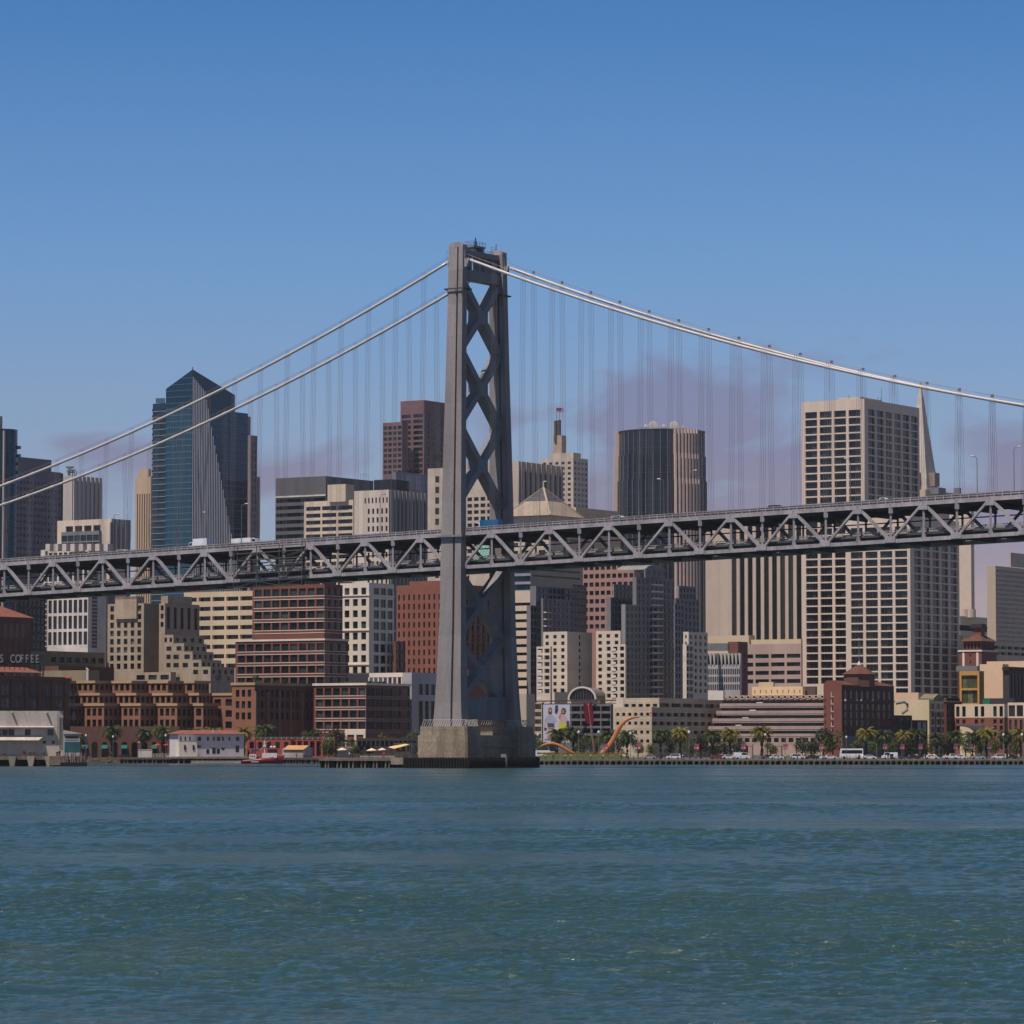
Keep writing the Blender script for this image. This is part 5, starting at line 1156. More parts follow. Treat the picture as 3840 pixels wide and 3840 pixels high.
# ribbed white block and brick block
b = Bld('office_block', 'pale grey block with flared white fins around its top floor', 2775, 2452, 1640, rot=math.radians(70))
x0,y0,x1,y1,z0,z1 = b.blk(2652, 2775, 2782, 2452, m=gs, L=[dict(WN(9, 40, .8, .9, rec=1.0, top=4, yb=2495), nf=1), dict(WN(18, 29, .62, .72, rec=.4, top=0, yb=2596), abs=2508)])
ln = y1-y0
for i in range(10):
    a = y0+ln*i/9; k = MB(); zl = z1-4.8
    k.hexa([(x0-.3,a-.2,zl),(x0+.01,a-.2,zl),(x0+.01,a+.2,zl),(x0-.3,a+.2,zl),(x0-1.1,a-.55,z1+.3),(x0+.01,a-.55,z1+.3),(x0+.01,a+.55,z1+.3),(x0-1.1,a+.55,z1+.3)]); k.build('facade_fin', whitem, b.root)
b.blk(2652, 2728, 2735, 2412, D=1668, m=greym, yb=2440)
b, o = simple('office_block', 'plain red brick stair block rising between the pale office blocks', [(2730, 2768, 2804, 2406, dict(R=WN(1, 30, .12, .5, top=10, yb=2580, ms=.3)))], 1690, brickr)
# stone block behind the bow sculpture
bs = mat('banded_stone', lin(196,178,154), .85, .12, .12, streak=True, panel=(30,1.1,.12,.82))
b = Bld('office_block', 'beige banded stone block with dark ribbon windows behind the bow sculpture', 2472, 2617, 1420)
b.blk(2336, 2472, 2724, 2617, m=bs, L=WN(5, 33.4, .62, .34, rec=.6, top=22, yb=2680, ms=.02, mull=2), R=WN(6, 33.4, .86, .42, rec=.8, top=20, yb=2680, mull=4))
b.blk(2305, 2444, 2700, 2652, D=1406, m=bs, L=WN(6, 33.4, .5, .36, rec=.6, top=20, yb=2800, ms=.03, mull=1), R=WN(10, 33.4, .8, .42, rec=1.0, top=20, yb=2800, mull=2))
b.add('glazed_bay', gld, lambda k: k.box(*(lambda v, u_: (v[0]-.3, v[0]+.5, u_[1], v[1], 0, b.zpx(2700,1404)))(b.loc(P(2360,2740,1425)), b.loc(P(2397,2740,1404)))))
# banded terrace office, front facing the bay
def banded():
    D = 1420; rot = math.radians(66); pb = mat('rosy_stone', lin(176,154,142), .85, .09, .12, streak=True, panel=(6,2,.06,.86))
    b = Bld('office_block', 'rosy stone office block with long window bands, left terraces and round roof vents', 3096, 2606, D, rot=rot)
    tops = [(2606,2624,2705),(2636,2653,2700),(2664,2681,2686),(2693,2710,2672),(2722,2740,2657),(2751,2767,2657)]
    core = MB(); z0 = 0; prev = None
    for i, (ya, yb, xl) in enumerate(tops):
        za, zb_ = b.zpx(yb, D), b.zpx(ya, D); c = b.loc(P(3096, ya, D)); ll = b.span(c[0], c[1], zb_, 0, 1, xl)
        k = MB(); k.box(c[0]-.2, c[0]+22-i*.0, c[1], c[1]+ll, za, zb_); k.box(c[0]-.32, c[0]-.19, c[1]+.02, c[1]+ll-.02, za+.55, za+.8); k.build('facade_band', pb, b.root)
        zn = b.zpx(tops[i+1][0], D) if i < 5 else b.zpx(2794, D)
        g_ = MB(); n = 26
        for q in range(n): g_.box(c[0]+.9, c[0]+1.1, c[1]+.02+ll*q/n, c[1]+ll*(q+1)/n-.12, zn, za)
        g_.build('window_band', gld, b.root)
        k = MB(); k.box(c[0]+1.12, c[0]+21, c[1]+.02, c[1]+ll-1, zn+.01, za-.01); k.build('core', voidm, b.root)
        if i < 4:
            s_ = b.loc(P(xl+150-i*28, ya-0, D)); 
    c = b.loc(P(3096, 2780, D)); ll = b.span(c[0], c[1], 8, 0, 1, 2657)
    b.add('facade_band', pb, lambda k: [k.box(c[0]-.2, c[0]+.5, c[1], c[1]+ll, b.zpx(2797,D), b.zpx(2783,D))]+[k.box(c[0]-.15, c[0]+.8, c[1]+ll*i/16, c[1]+ll*i/16+1.0, b.zpx(2783,D), b.zpx(2767,D)) for i in range(17)]+[k.box(c[0]-.1, c[0]+1.2, c[1]+ll*i/8, c[1]+ll*i/8+1.5, 0, b.zpx(2797,D)) for i in range(9)])
    b.blk(3094, 3112, 3116, 2608, D=D-3, m=pb); 
    zt_ = b.zpx(2614, D); ctop = b.loc(P(3096, 2606, D)); ll = b.span(ctop[0], ctop[1], zt_, 0, 1, 2705)
    for i in range(17):
        o_ = MB(); o_.lathe(0, 0, [(.75,0),(.75,.35),(.55,.35),(.55,.0)], 14); ob = o_.build('round_vent', mat('vent_stone', lin(206,180,150), .8), b.root)
        ob.rotation_euler = (0, -math.pi/2, 0); ob.location = (ctop[0]-.2, ctop[1]+1.2+(ll-2.4)*i/16, zt_); k = MB(); k.lathe(0, 0, [(.54,-.01),(.54,.04)], 12); h = k.build('vent_void', voidm, ob)
    cb = mat('cream_box', lin(216,190,148), .85, .08)
    b.blk(2820, 3010, 3020, 2574, D=1440, yb=2612, m=cb, L=WN(9, 26, .14, .5, rec=.3, top=12, yb=2610)); b.blk(2845, 2900, 2905, 2558, D=1450, yb=2580, m=cb); b.blk(2655, 2712, 2720, 2590, D=1436, yb=2625, m=whitem); b.blk(3012, 3058, 3064, 2574, D=1442, yb=2612, m=mat('brown_louvre', lin(92,74,66), .8))
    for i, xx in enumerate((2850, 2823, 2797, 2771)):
        q = b.loc(P(xx, 2634+i*28.3, D)); b.add('glint_box', mat('roof_glint', lin(235,232,228), .15), lambda k: k.box(q[0]-.5, q[0]+.3, q[1]-1.2, q[1]+1.2, q[2]-.25, q[2]+.05))  # bright box on each terrace, a glint put in as colour and shape
banded()
# dark brick house with many sided roof
b = Bld('brick_building', 'dark brick building with a brown many sided roof, red end gable and flagpole', 3156, 2562, 1400)
x0,y0,x1,y1,z0,z1 = b.blk(3088, 3156, 3352, 2568, m=brickr, mR=mat('shaded_brick', lin(74,54,54), .85, .2, .15, brick=(.9,.35,.03,.8)), roof=True, L=WN(2, 28, .14, .5, rec=.2, top=50, yb=2770, ms=.3, me=-.12))  # right face gets a darkened brick, its shade put into the colour
k = MB(); ln = y1-y0; zt_ = b.zpx(2551, 1400); pts = [(y0, z1), (y0+ln*.2, zt_), (y0+ln*.8, zt_), (y1, z1)]
k.v = [(x0-.02, a, z) for a, z in pts]+[(x0+.6, a, z) for a, z in pts]; k.f = [(0,1,2,3),(7,6,5,4),(0,4,5,1),(1,5,6,2),(2,6,7,3)]; k.build('gable', brickr, b.root)
lr = x1-x0
k = MB(); k.quad((x0+.6,y0-.4,z1), (x0+lr*.24,y0-.4,z1), (x0+lr*.24,y0+5,zt_), (x0+.6,y0+5,zt_)); k.quad((x0+lr*.24,y0-.4,z1),(x0+lr*.24,y1,z1),(x0+lr*.24,y0+8,zt_),(x0+lr*.24,y0+5,zt_)); k.build('roof_slope', tiled, b.root)
k = MB(); k.quad((x0+lr*.76,y0-.4,z1), (x1+.4,y0-.4,z1), (x1-2,y0+5,zt_), (x0+lr*.76,y0+5,zt_)); k.tri((x1+.4,y0-.4,z1),(x1+.4,y1,z1),(x1-2,y0+5,zt_)); k.tri((x0+lr*.76,y0-.4,z1),(x0+lr*.76,y1,z1),(x0+lr*.76,y0+5,zt_)); k.build('roof_slope', tiled, b.root)
cxp = b.loc(P(3222, 2560, 1418)); r = 66*1418/FPX*.98; n = 8
ring = [(cxp[0]+r*math.cos(math.pi/8+i*math.pi/4), cxp[1]+r*math.sin(math.pi/8+i*math.pi/4)) for i in range(n)]
zc_, ze, za = z1-.5, b.zpx(2527, 1410), b.zpx(2488, 1418)
k = MB(); k.prism([(cxp[0]+(x-cxp[0])*.9, cxp[1]+(y-cxp[1])*.9) for x, y in ring], zc_, ze); k.build('turret', brickd, b.root)
k = MB(); [k.tri((*ring[i], ze), (*ring[(i+1) % n], ze), (cxp[0], cxp[1], za)) for i in range(n)]; k.v += [(*p, ze-.01) for p in ring]; k.f.append(tuple(range(len(k.v)-n, len(k.v)))); k.build('turret_roof', tiled, b.root)
b.add('finial', whitem, lambda k: k.lathe(cxp[0], cxp[1], [(.9, za-.8), (.5, za+.2), (.12, za+.9)], 8))
b.add('flagpole', greym, lambda k: k.tube([(cxp[0],cxp[1],za), (cxp[0],cxp[1],b.zpx(2402,1418))], .12, 6)); b.add('pole_ball', mat('pale_pink', lin(230,190,196), .6), lambda k: k.lathe(cxp[0], cxp[1], [(.1, b.zpx(2404,1418)), (.5, b.zpx(2401,1418)), (.45, b.zpx(2396,1418)), (.1, b.zpx(2394,1418))], 8))
for j, (yy, hf) in enumerate(((2590,3.2),(2640,2.4),(2670,2.4),(2700,2.4),(2730,2.4))):
    for i in range(9):
        a = x0+lr*(.05+i*.105); z = b.zpx(yy, 1412); k = MB()
        pts = [(a, z-hf), (a+1.5, z-hf)]+([(a+.75+.75*math.cos(t), z-.75+.75*math.sin(t)) for t in np.linspace(0, math.pi, 7)] if j == 0 else [(a+1.5, z), (a, z)])
        n_ = len(pts); k.v = [(x, y0-.04, zz) for x, zz in pts]+[(x, y0+.1, zz) for x, zz in pts]; k.f = [tuple(range(n_))]+[(q, (q+1) % n_, n_+(q+1) % n_, n_+q) for q in range(n_)]; k.build('window', gl, b.root)
b.add('cornice', brickd, lambda k: k.box(x0-.1, x1+.2, y0-.35, y0+.01, b.zpx(2630,1410), b.zpx(2625,1410)))
b.add('stone_base', mat('base_grey', lin(104,100,102), .85, .15, .2), lambda k: k.box(x0-.2, x1+.1, y0-.25, y0+.01, -.1, b.zpx(2760,1410)))
for x in (3157, 3214, 3236, 3295):
    q = b.loc(P(x, 2626, 1402+(x-3156)*.12)); b.add('wall_lamp', whitem, lambda k: k.box(q[0]-.3, q[0]+.3, y0-.9, y0-.36, q[2]-.3, q[2]+.4))
for i in range(6): q = b.loc(P(3120, 2612+i*28, 1410)); b.add('window_sill', whitem, lambda k: (k.box(x0-.12, x0+.02, y0+ln*.52-.7, y0+ln*.52+.3, q[2]-.2, q[2]), k.box(x0-.1, x0+.02, y0+ln*.52+.302, y0+ln*.52+.5, q[2]-.2, q[2]+1.5)))
# cream gabled building group
cm1 = mat('cream_render', lin(210,190,154), .85, .08, .12, streak=True); cm2 = mat('rose_cream', lin(214,180,148), .85, .08, .12)
b, o = simple('low_block', 'blank rose cream block behind the brick building with the many sided roof', [(3290, 3444, 3490, 2597, dict())], 1560, cm2)
b = Bld('office_building', 'cream building with green bay windows and a small gable beside the narrow dark brick house', 3484, 2624, 1480)
x0,y0,x1,y1,z0,z1 = b.blk(3330, 3484, 3549, 2624, m=cm1, L=WN(9, 30, .2, .6, rec=.3, top=12, yb=2650, ms=.02, me=.0, skip=lambda q, r_: q not in (4,)), R=WN(3, 29, .78, .72, rec=.4, top=14, yb=2800, g=glg, mull=2))
lr = x1-x0; k = MB(); k.v = [(x0+lr*.22,y0-.3,z1-.5),(x0+lr*.78,y0-.3,z1-.5),(x0+lr*.78,y0-.3,z1+.6),(x0+lr*.5,y0-.3,z1+2.4),(x0+lr*.22,y0-.3,z1+.6)]+[(x0+lr*.22,y0+6,z1-.5),(x0+lr*.78,y0+6,z1-.5),(x0+lr*.78,y0+6,z1+.6),(x0+lr*.5,y0+6,z1+2.4),(x0+lr*.22,y0+6,z1+.6)]; k.f = [(0,1,2,3,4),(0,1,6,5),(1,2,7,6),(2,3,8,7),(3,4,9,8),(4,0,5,9)]; k.build('gable', mat('olive_trim', lin(128,116,92), .8), b.root)
for i in range(4): b.add('pier', mat('olive_trim', lin(128,116,92)), lambda k: k.box(x0+lr*(.02+i*.3), x0+lr*(.02+i*.3)+.8, y0-.35, y0+.01, 0, z1-5))
b.add('roof_duct', greym, lambda k: (k.tube([b.loc(P(x, y, 1478)) for x, y in ((3360,2638),(3390,2632),(3402,2640),(3402,2662),(3382,2676))], .55, 8)))
b, o = simple('low_block', 'low dark timber fronted block left of the cream gabled building', [(3345, 3352, 3420, 2682, dict(R=WN(3, 34, .5, .7, top=10, yb=2730))), (3415, 3420, 3478, 2700, dict(D=1456, R=WN(3, 40, .86, .86, rec=.2, top=6, yb=2750, g=glt)))], 1450, mat('dark_brown', lin(64,56,58), .8))
b = Bld('brick_house', 'narrow dark brown brick house with rows of small windows and a hipped roof', 3549, 2622, 1458)
x0,y0,x1,y1,z0,z1 = b.blk(3538, 3549, 3608, 2632, m=mat('brown_brick', lin(92,56,50), .85, .14, .2), R=WN(7, 31, .52, .6, rec=.3, top=8, yb=2830)); zt_ = b.zpx(2618,1460); k = MB()
k.quad((x0-.4,y0-.4,z1),(x1+.4,y0-.4,z1),(x1-1.5,y0+2,zt_),(x0+1.5,y0+2,zt_)); k.quad((x0-.4,y0-.4,z1),(x0-.4,y1,z1),(x0+1.5,y1-1,zt_),(x0+1.5,y0+2,zt_)); k.quad((x1+.4,y0-.4,z1),(x1+.4,y1,z1),(x1-1.5,y1-1,zt_),(x1-1.5,y0+2,zt_)); k.quad((x0+1.5,y0+2,zt_),(x1-1.5,y0+2,zt_),(x1-1.5,y1-1,zt_),(x0+1.5,y1-1,zt_)); k.build('hip_roof', mat('roof_brown', lin(72,56,54), .8), b.root)
# hotel with cream top and brick base
b = Bld('hotel', 'hotel with a cream upper half and red brick lower half at the right edge', 3766, 2640, 1450)
crm = mat('hotel_cream', lin(214,194,166), .8, .07, .1); hb = mat('hotel_brick', lin(140,90,76), .85, .12, .12, brick=(.9,.35,.03,.84))
def sk(q, r_): return q in (0, 3, 6)
o = b.blk(3580, 3766, 3782, 2640, m=crm, yb=2691, L=dict(WN(8, 46, .56, .84, rec=.4, top=8, yb=2691, skip=lambda q, r_: q in (2, 5), mull=1), nf=1)); b.blk(3580, 3766.2, 3782, 2691, D=1450.1, m=hb, roof=False, L=WN(8, 24, .5, .66, rec=.4, top=6, yb=2830, skip=lambda q, r_: q in (2, 5), g=glg))
b.blk(3779, 3900, 3915, 2634, D=1428, m=crm, yb=2692, L=dict(WN(4, 50, .8, .84, rec=.4, top=10, yb=2692, mull=2), nf=1)); b.blk(3779, 3900.2, 3915, 2692, D=1428.1, m=hb, roof=False, L=WN(6, 48, .5, .78, rec=.4, top=6, yb=2830, g=glg))
b.blk(3690, 3800, 3830, 2618, D=1466, yb=2642, m=mat('dark_roof_unit', lin(64,56,60), .7)); b.blk(3686, 3712, 3716, 2623, D=1456, yb=2640, m=mat('tarp_green', lin(20,120,92), .7), name='roof_tarp')
# curved roof hall in front
b = Bld('low_hall', 'small cream hall with a curved dark roof in front of the hotel', 3655, 2718, 1425, cat='hall')
x0,y0,x1,y1,z0,z1 = b.blk(3600, 3655, 3712, 2752, m=cm1, roof=False); k = MB(); zt_ = b.zpx(2718,1425)-z1; n = 10; ww = y1-y0
pr = [(y0+ww*(1-math.cos(math.pi*i/n/2)), z1+zt_*math.sin(math.pi*i/n/2)) for i in range(n+1)]+[(y1, z1)]
k.v = [(x0-.01, a, z) for a, z in [(y0, z1)]+pr[1:]]; k.f = [tuple(range(len(k.v)))]; k.build('end_wall', cm1, b.root); k = MB()
for a, c in zip(pr[:-1], pr[1:]): k.quad((x0-.3,a[0],a[1]),(x0-.3,c[0],c[1]),(x1,c[0],c[1]),(x1,a[0],a[1]))
k.build('curved_roof', mat('slate_roof', lin(60,60,66), .7), b.root)
# yellow framed building and blank walls behind
b = Bld('office_building', 'building with a bright yellow frame around two green windows on the right', 3672, 2516, 1620)
yl = mat('yellow_frame', lin(188,142,74), .7, .08)
b.blk(3598, 3672, 3690, 2516, m=yl, L=WN(1, 56, .80, .86, rec=.8, top=16, yb=2640, ms=.0, me=.0, g=glass('olive_glass', lin(74,80,58), lin(110,116,84), .4), mull=3)); b.blk(3585, 3665, 3674, 2497, D=1628, yb=2516, m=greym)
b, o = simple('low_block', 'blank peach coloured block with a dark side on the right', [(3674, 3760, 3782, 2490, dict()), (3700, 3900, 3910, 2478, dict(D=1660))], 1640, mat('peach', lin(224,190,156), .85, .06))
b = Bld('office_block', 'dark block with a rounded cornice and tall strips at the right edge', 3784, 2502, 1600)
b.blk(3762, 3784, 3900, 2512, m=mat('dark_brown', lin(64,56,58), .8), R=WN(9, 90, .6, .96, rec=.4, top=16, yb=2640, g=gld)); o = b.blk(3758, 3782, 3905, 2500, D=1599, yb=2514, m=mat('cornice_black', lin(40,38,40), .8))
# brick campanile with lantern
b = Bld('brick_tower', 'red brick tower with loggia, white corner strips and lantern on its tiled roof', 3677, 2404, 1700, cat='tower')
x0,y0,x1,y1,z0,z1 = b.blk(3612, 3677, 3730, 2404, m=brickr, yb=2436, L=WN(5, 32, .62, .8, rec=.6, top=3, yb=2436), R=WN(5, 32, .62, .8, rec=.6, top=3, yb=2436)); o = b.blk(3596, 3681, 3738, 2438, D=1698, m=brickr, L=WN(3, 26, .18, .4, rec=.3, top=14, yb=2500, mull=1))
b.cap(*o[:4], o[5]+.1, whites, .4, .7); e = 1.2; ap = ((x0+x1)/2, (y0+y1)/2, b.zpx(2374,1712)); cs = [(x0-e,y0-e),(x1+e,y0-e),(x1+e,y1+e),(x0-e,y1+e)]
k = MB(); [k.tri((*cs[i], z1), (*cs[(i+1) % 4], z1), ap) for i in range(4)]; k.quad(*[(*c, z1-.05) for c in cs]); k.build('tiled_roof', tiled, b.root)
b.add('lantern', brickr, lambda k: k.box(ap[0]-2, ap[0]+2, ap[1]-2, ap[1]+2, ap[2]-2.5, ap[2]+2.2)); b.add('lantern_roof', mat('lantern_dark', lin(50,46,48), .7), lambda k: (k.box(ap[0]-3, ap[0]+3, ap[1]-3, ap[1]+3, ap[2]+2.21, ap[2]+2.8), k.box(ap[0]-2.6, ap[0]+2.6, ap[1]-2.6, ap[1]+2.6, ap[2]+2.81, ap[2]+4)))
for a in (y0+.3, y1-1.4): b.add('corner_strip', whites, lambda k: k.box(o[0]-.12, o[0]+.01, a, a+1.1, o[5]-9, o[5]-.7))
# sawtooth brick block along the left shore
b = Bld('brick_block', 'long orange brick block with sawtooth bays stepping back floor by floor along the left shore', 390, 2638, 1340)
bw = mat('brick_cornice', lin(176,146,112), .85, .1)
xs = [(255,262,318),(318,390,456),(456,527,592),(592,664,732),(728,762,812)]
for i, (xl, xc, xr) in enumerate(xs):
    for yt, yb, dx, D in ((2638,None,0,1340),(2599,2640,-17,1344),(2553,2601,-34,1348)):
        if i == 0 and yt == 2553: dx = -14
        wl = max(1, round((xc-xl)/26)); 
        o = b.blk(xl+dx, xc+dx, xr+dx+6, yt, D=D, yb=yb, m=brick if i else brickd, par=.3, L=WN(wl if wl > 1 else 1, 42 if yb is None else 34, .66, .66 if yb is None else .74, rec=.5, top=18 if yb is None else 11, yb=2735 if yb is None else yb+9, ms=.06, me=.06, g=gl), R=WN(4, 42 if yb is None else 34, .6, .6, rec=.4, top=20 if yb is None else 13, yb=2735 if yb is None else yb+9, g=gl))
        b.cap(*o[:4], o[5]+.05, bw, .35, .9)
o = b.blk(870, 955, 1182, 2560, D=1334, m=brick, mR=brickd, L=WN(3, 42.5, .6, .62, rec=.5, top=26, yb=2735, ms=.1, me=.12), R=WN(12, 42.5, .52, .62, rec=.5, top=26, yb=2735)); b.cap(*o[:4], o[5]+.05, bw, .35, .9)  # darker brick on the right face paints in its shade
for i in range(6): a = o[0]+(o[2]-o[0])*(i*.19); b.add('pilaster', brick, lambda k: k.box(a, a+.9, o[1]-.6, o[1]+.01, 0, o[5]-3))
o = b.blk(795, 880, 920, 2599, D=1345, m=brick, L=WN(2, 42, .6, .6, rec=.5, top=22, yb=2735), R=WN(2, 42, .5, .6, top=22, yb=2735)); b.cap(*o[:4], o[5]+.05, bw, .35, .9)
# arcade at street level
zA = b.zpx(2724, 1330); n = 11
p0, p1 = b.loc(P(262, 2800, 1326)), b.loc(P(672, 2800, 1326))
dv = Vector((p1[0]-p0[0], p1[1]-p0[1], 0)); dn = dv.normalized(); nn_ = Vector((dn.y, -dn.x, 0)); step = dv.length/n
k = MB(); kv = MB()
for i in range(n):
    c = Vector((p0[0], p0[1], 0))+dn*(step*(i+.5)); r = step*.3; hs = zA*.42
    pts = [(-step/2, 0), (-r, 0), (-r, hs)]+[(-r*math.cos(t), hs+r*math.sin(t)) for t in np.linspace(0, math.pi, 11)][1:]+[(r, 0), (step/2, 0), (step/2, zA), (-step/2, zA)]
    m_ = len(k.v); k.v += [tuple(c+dn*a+Vector((0,0,z))) for a, z in pts]; k.f.append(tuple(range(m_, m_+len(pts))))
    inner = pts[1:-3]; m_ = len(k.v); q_ = len(inner); k.v += [tuple(c+dn*a+Vector((0,0,z))) for a, z in inner]+[tuple(c+dn*a+Vector((0,0,z))-nn_*.8) for a, z in inner]; k.f += [(m_+j, m_+j+1, m_+q_+j+1, m_+q_+j) for j in range(q_-1)]
    if i in (1, 3, 5, 8, 10):
        aw = MB(); t = c+nn_*0; aw.quad(tuple(c+dn*-r+Vector((0,0,hs))), tuple(c+dn*r+Vector((0,0,hs))), tuple(c+dn*r+nn_*.9+Vector((0,0,hs-1.3))), tuple(c-dn*r+nn_*.9+Vector((0,0,hs-1.3)))); aw.build('awning', mat('awning_teal', lin(30,104,98), .8), b.root)
k.build('arcade', brickd, b.root)
aq = [Vector((*v[:2], 0)) for v in (p0, p1)]; kv.quad(tuple(aq[0]-nn_*.9), tuple(aq[1]-nn_*.9), tuple(aq[1]-nn_*.9+Vector((0,0,zA))), tuple(aq[0]-nn_*.9+Vector((0,0,zA)))); kv.build('arcade_shopfront', gld, b.root)
kk = MB(); kk.quad(tuple(aq[0]+Vector((0,0,zA))), tuple(aq[1]+Vector((0,0,zA))), tuple(aq[1]-nn_*14+Vector((0,0,zA))), tuple(aq[0]-nn_*14+Vector((0,0,zA)))); kk.build('arcade_roof', roofm, b.root)
# garage frame and billboard structure
b = Bld('parking_structure', 'concrete car park frame behind the billboard and the palms', 2032, 2634, 1500, rot=math.radians(66))
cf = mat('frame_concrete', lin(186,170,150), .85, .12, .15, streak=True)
b.blk(1972, 2032, 2040, 2634, m=cf, L=WN(2, 27.5, .82, .62, rec=2.5, top=8, yb=2800, g=gl))
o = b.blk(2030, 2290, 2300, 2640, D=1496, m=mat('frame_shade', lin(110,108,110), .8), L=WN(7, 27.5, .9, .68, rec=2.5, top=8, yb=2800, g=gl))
b.add('roof_gantry', mat('gantry_rust', lin(96,76,66), .8), lambda k: [k.beam(b.loc(P(1975, 2630, 1493)), b.loc(P(2310, 2626, 1500)), .5, .5), k.beam(b.loc(P(1975, 2641, 1493)), b.loc(P(2310, 2637, 1500)), .3, .3)]+[k.beam(b.loc(P(1975+i*28, 2640, 1494)), b.loc(P(1989+i*28, 2629, 1494)), .22, .22) for i in range(12)])
b, o = simple('concrete_pylon', 'plain concrete pylon just right of the bridge tower', [(1938, 1974, 1984, 2602, dict(LR=6))], 1400, cf, cat='pylon')
for b in BL: b.finish()
BL.clear()
# ------------------------------------------------------------ waterfront
wood = mat('old_timber', lin(104,90,76), .9, .35, .6)
woodg = mat('grey_timber', lin(128,116,104), .9, .3, .6)
dirtyw = mat('dirty_white', lin(196,186,176), .8, .16, .25, streak=True)
shedm = mat('shed_render', lin(196,184,172), .85, .16, .14, streak=True)
# promenade deck on piles, right side
def quay():
    a, b = P(2000, HOR, SHD), P(3900, HOR, SHD)
    o = empty('quay', (a.x, SHD, 0), 0, 'long dark quay on concrete piles along the right shore', 'quay')
    k = MB(); k.box(a.x-.5, b.x+40, SHD-1.2, SHD+1.5, 1.15, G+.012); k.build('deck_edge', concd, o, o.location)
    k = MB(); k.quad((a.x-.5, SHD+1.2, -1.5), (b.x+40, SHD+1.2, -1.5), (b.x+40, SHD+1.2, 1.16), (a.x-.5, SHD+1.2, 1.16)); k.build('shade_sheet', voidm, o, o.location)  # near-black sheet standing in for the shade under the deck
    n = 92; x = a.x
    for i in range(n):
        px = a.x+(b.x-a.x)*i/n+random.uniform(-.25, .25)
        k = MB(); r = random.uniform(.26, .34); k.tube([(px, SHD-.85, -1.5), (px, SHD-.85, 1.16)], r, 8); k.box(px-.42, px+.42, SHD-1.18, SHD-.3, .75, 1.14); k.build('pile', concd, o, o.location)
    f = empty('railing', (a.x, SHD-.6, G), 0, 'dark metal railing along the edge of the right hand quay', 'railing')
    k = MB(); L_ = b.x-a.x+30
    for z in (.35, .7, 1.08): k.beam((0,0,z), (L_,0,z), .05, .06)
    x = 0
    while x < L_: k.box(x-.07, x+.07, -.07, .07, 0, 1.15); x += 2.0
    k.build('rail', mat('rail_metal', lin(78,76,78), .6, .2), f)
quay()
def seawall():
    o = empty('seawall', P(1400, HOR, SHL), 0, 'low stone seawall along the left shore', 'wall'); o.location.z = 0
    a, b = P(-60, HOR, SHL), P(2010, HOR, SHL)
    k = MB(); k.box(a.x, b.x, SHL-.6, SHL+.8, -1.5, G+.4); k.build('stones', mat('seawall_stone', lin(120,106,92), .9, .4, .8, brick=(1.4,.6,.06,.5)), o, o.location)
    c = P(2010, HOR, SHD)
    k = MB(); k.box(c.x-2, c.x-1, SHD, SHL, -1.5, G+.3); k.build('stones', concd, o, o.location)
seawall()
def rocks():
    k = MB(); R = random.Random(4)
    for i in range(420):
        p = P(R.uniform(318, 660), HOR, SHL-R.uniform(.5, 7)); s = R.uniform(.35, 1.1); z = -.5+(1.3-(SHL-p.y)*.22)*R.uniform(.6, 1.15)
        v = [(p.x+R.uniform(.5,1)*s*sx, p.y+R.uniform(.5,1)*s*sy, z+R.uniform(.5,1)*s*.6*sz) for sz in (-1,1) for sx, sy in ((-1,-1),(1,-1),(1,1),(-1,1))]; k.hexa(v)
    tag(k.build('riprap', mat('rock', lin(112,96,80), .95, .4, .9)), 'brown rocks piled along the left shore below the seawall', 'rocks', kind='stuff')
rocks()
def piled_deck(name, label, xa, xb, D, Db, zt, piles, mdeck=None, skew=.03, cat='wharf', dark=True, thick=.7, nose=None):
    a, b = P(xa, HOR, D), P(xb, HOR, D); o = empty(name, ((a.x+b.x)/2, D, 0), 0, label, cat)
    k = MB(); k.hexa([(a.x,D,zt-thick),(b.x,D,zt-thick),(b.x+(Db-D)*skew,Db,zt-thick),(a.x,Db,zt-thick),(a.x,D,zt),(b.x,D,zt),(b.x+(Db-D)*skew,Db,zt),(a.x,Db,zt)]); k.build('deck', mdeck or concd, o, o.location)
    if dark: k = MB(); k.quad((a.x+.3, D+3.5, -1.5), (b.x-.3, D+3.5, -1.5), (b.x-.3, D+3.5, zt-thick+.02), (a.x+.3, D+3.5, zt-thick+.02)); k.build('shade_sheet', voidm, o, o.location)  # near-black sheet put in as the shade beneath the deck
    for i in range(piles):
        x = a.x+.5+(b.x-a.x-1)*i/max(1, piles-1)+random.uniform(-.15, .15)
        k = MB(); k.tube([(x, D+.5, -1.5), (x+random.uniform(-.1,.1), D+.5, zt-thick+.01)], random.uniform(.2, .28), 7); k.build('pile', woodg if i % 3 else blackwood, o, o.location)
    return o
wh_ = piled_deck('wharf', 'timber wharf with dark piles left of the bridge tower foot', 1196, 1590, 1016, 1302, 2.6, 26, woodg)
k = MB(); q0, q1 = P(1466, HOR, 1012), P(1545, HOR, 1012); k.box(q0.x, q1.x, 1012, 1015.8, .9, 2.75); k.build('bulkhead', conc, wh_, wh_.location)
def fence(name, label, pts, h, m, gap=1.6, rails=3):
    o = empty(name, pts[0], 0, label, 'railing'); k = MB()
    for p, q in zip(pts[:-1], pts[1:]):
        p, q = Vector(p), Vector(q); n = max(1, int((q-p).length/gap))
        for i in range(n+1): c = p.lerp(q, i/n); k.box(c.x-.06, c.x+.06, c.y-.06, c.y+.06, c.z, c.z+h)
        for j in range(rails): z = Vector((0,0,h*(j+1)/rails-.04)); k.beam(p+z, q+z, .06, .07)
    k.build('rail', m, o, o.location)
def ground_at(px, D, z=G): p = P(px, HOR, D); return (p.x, D, z)
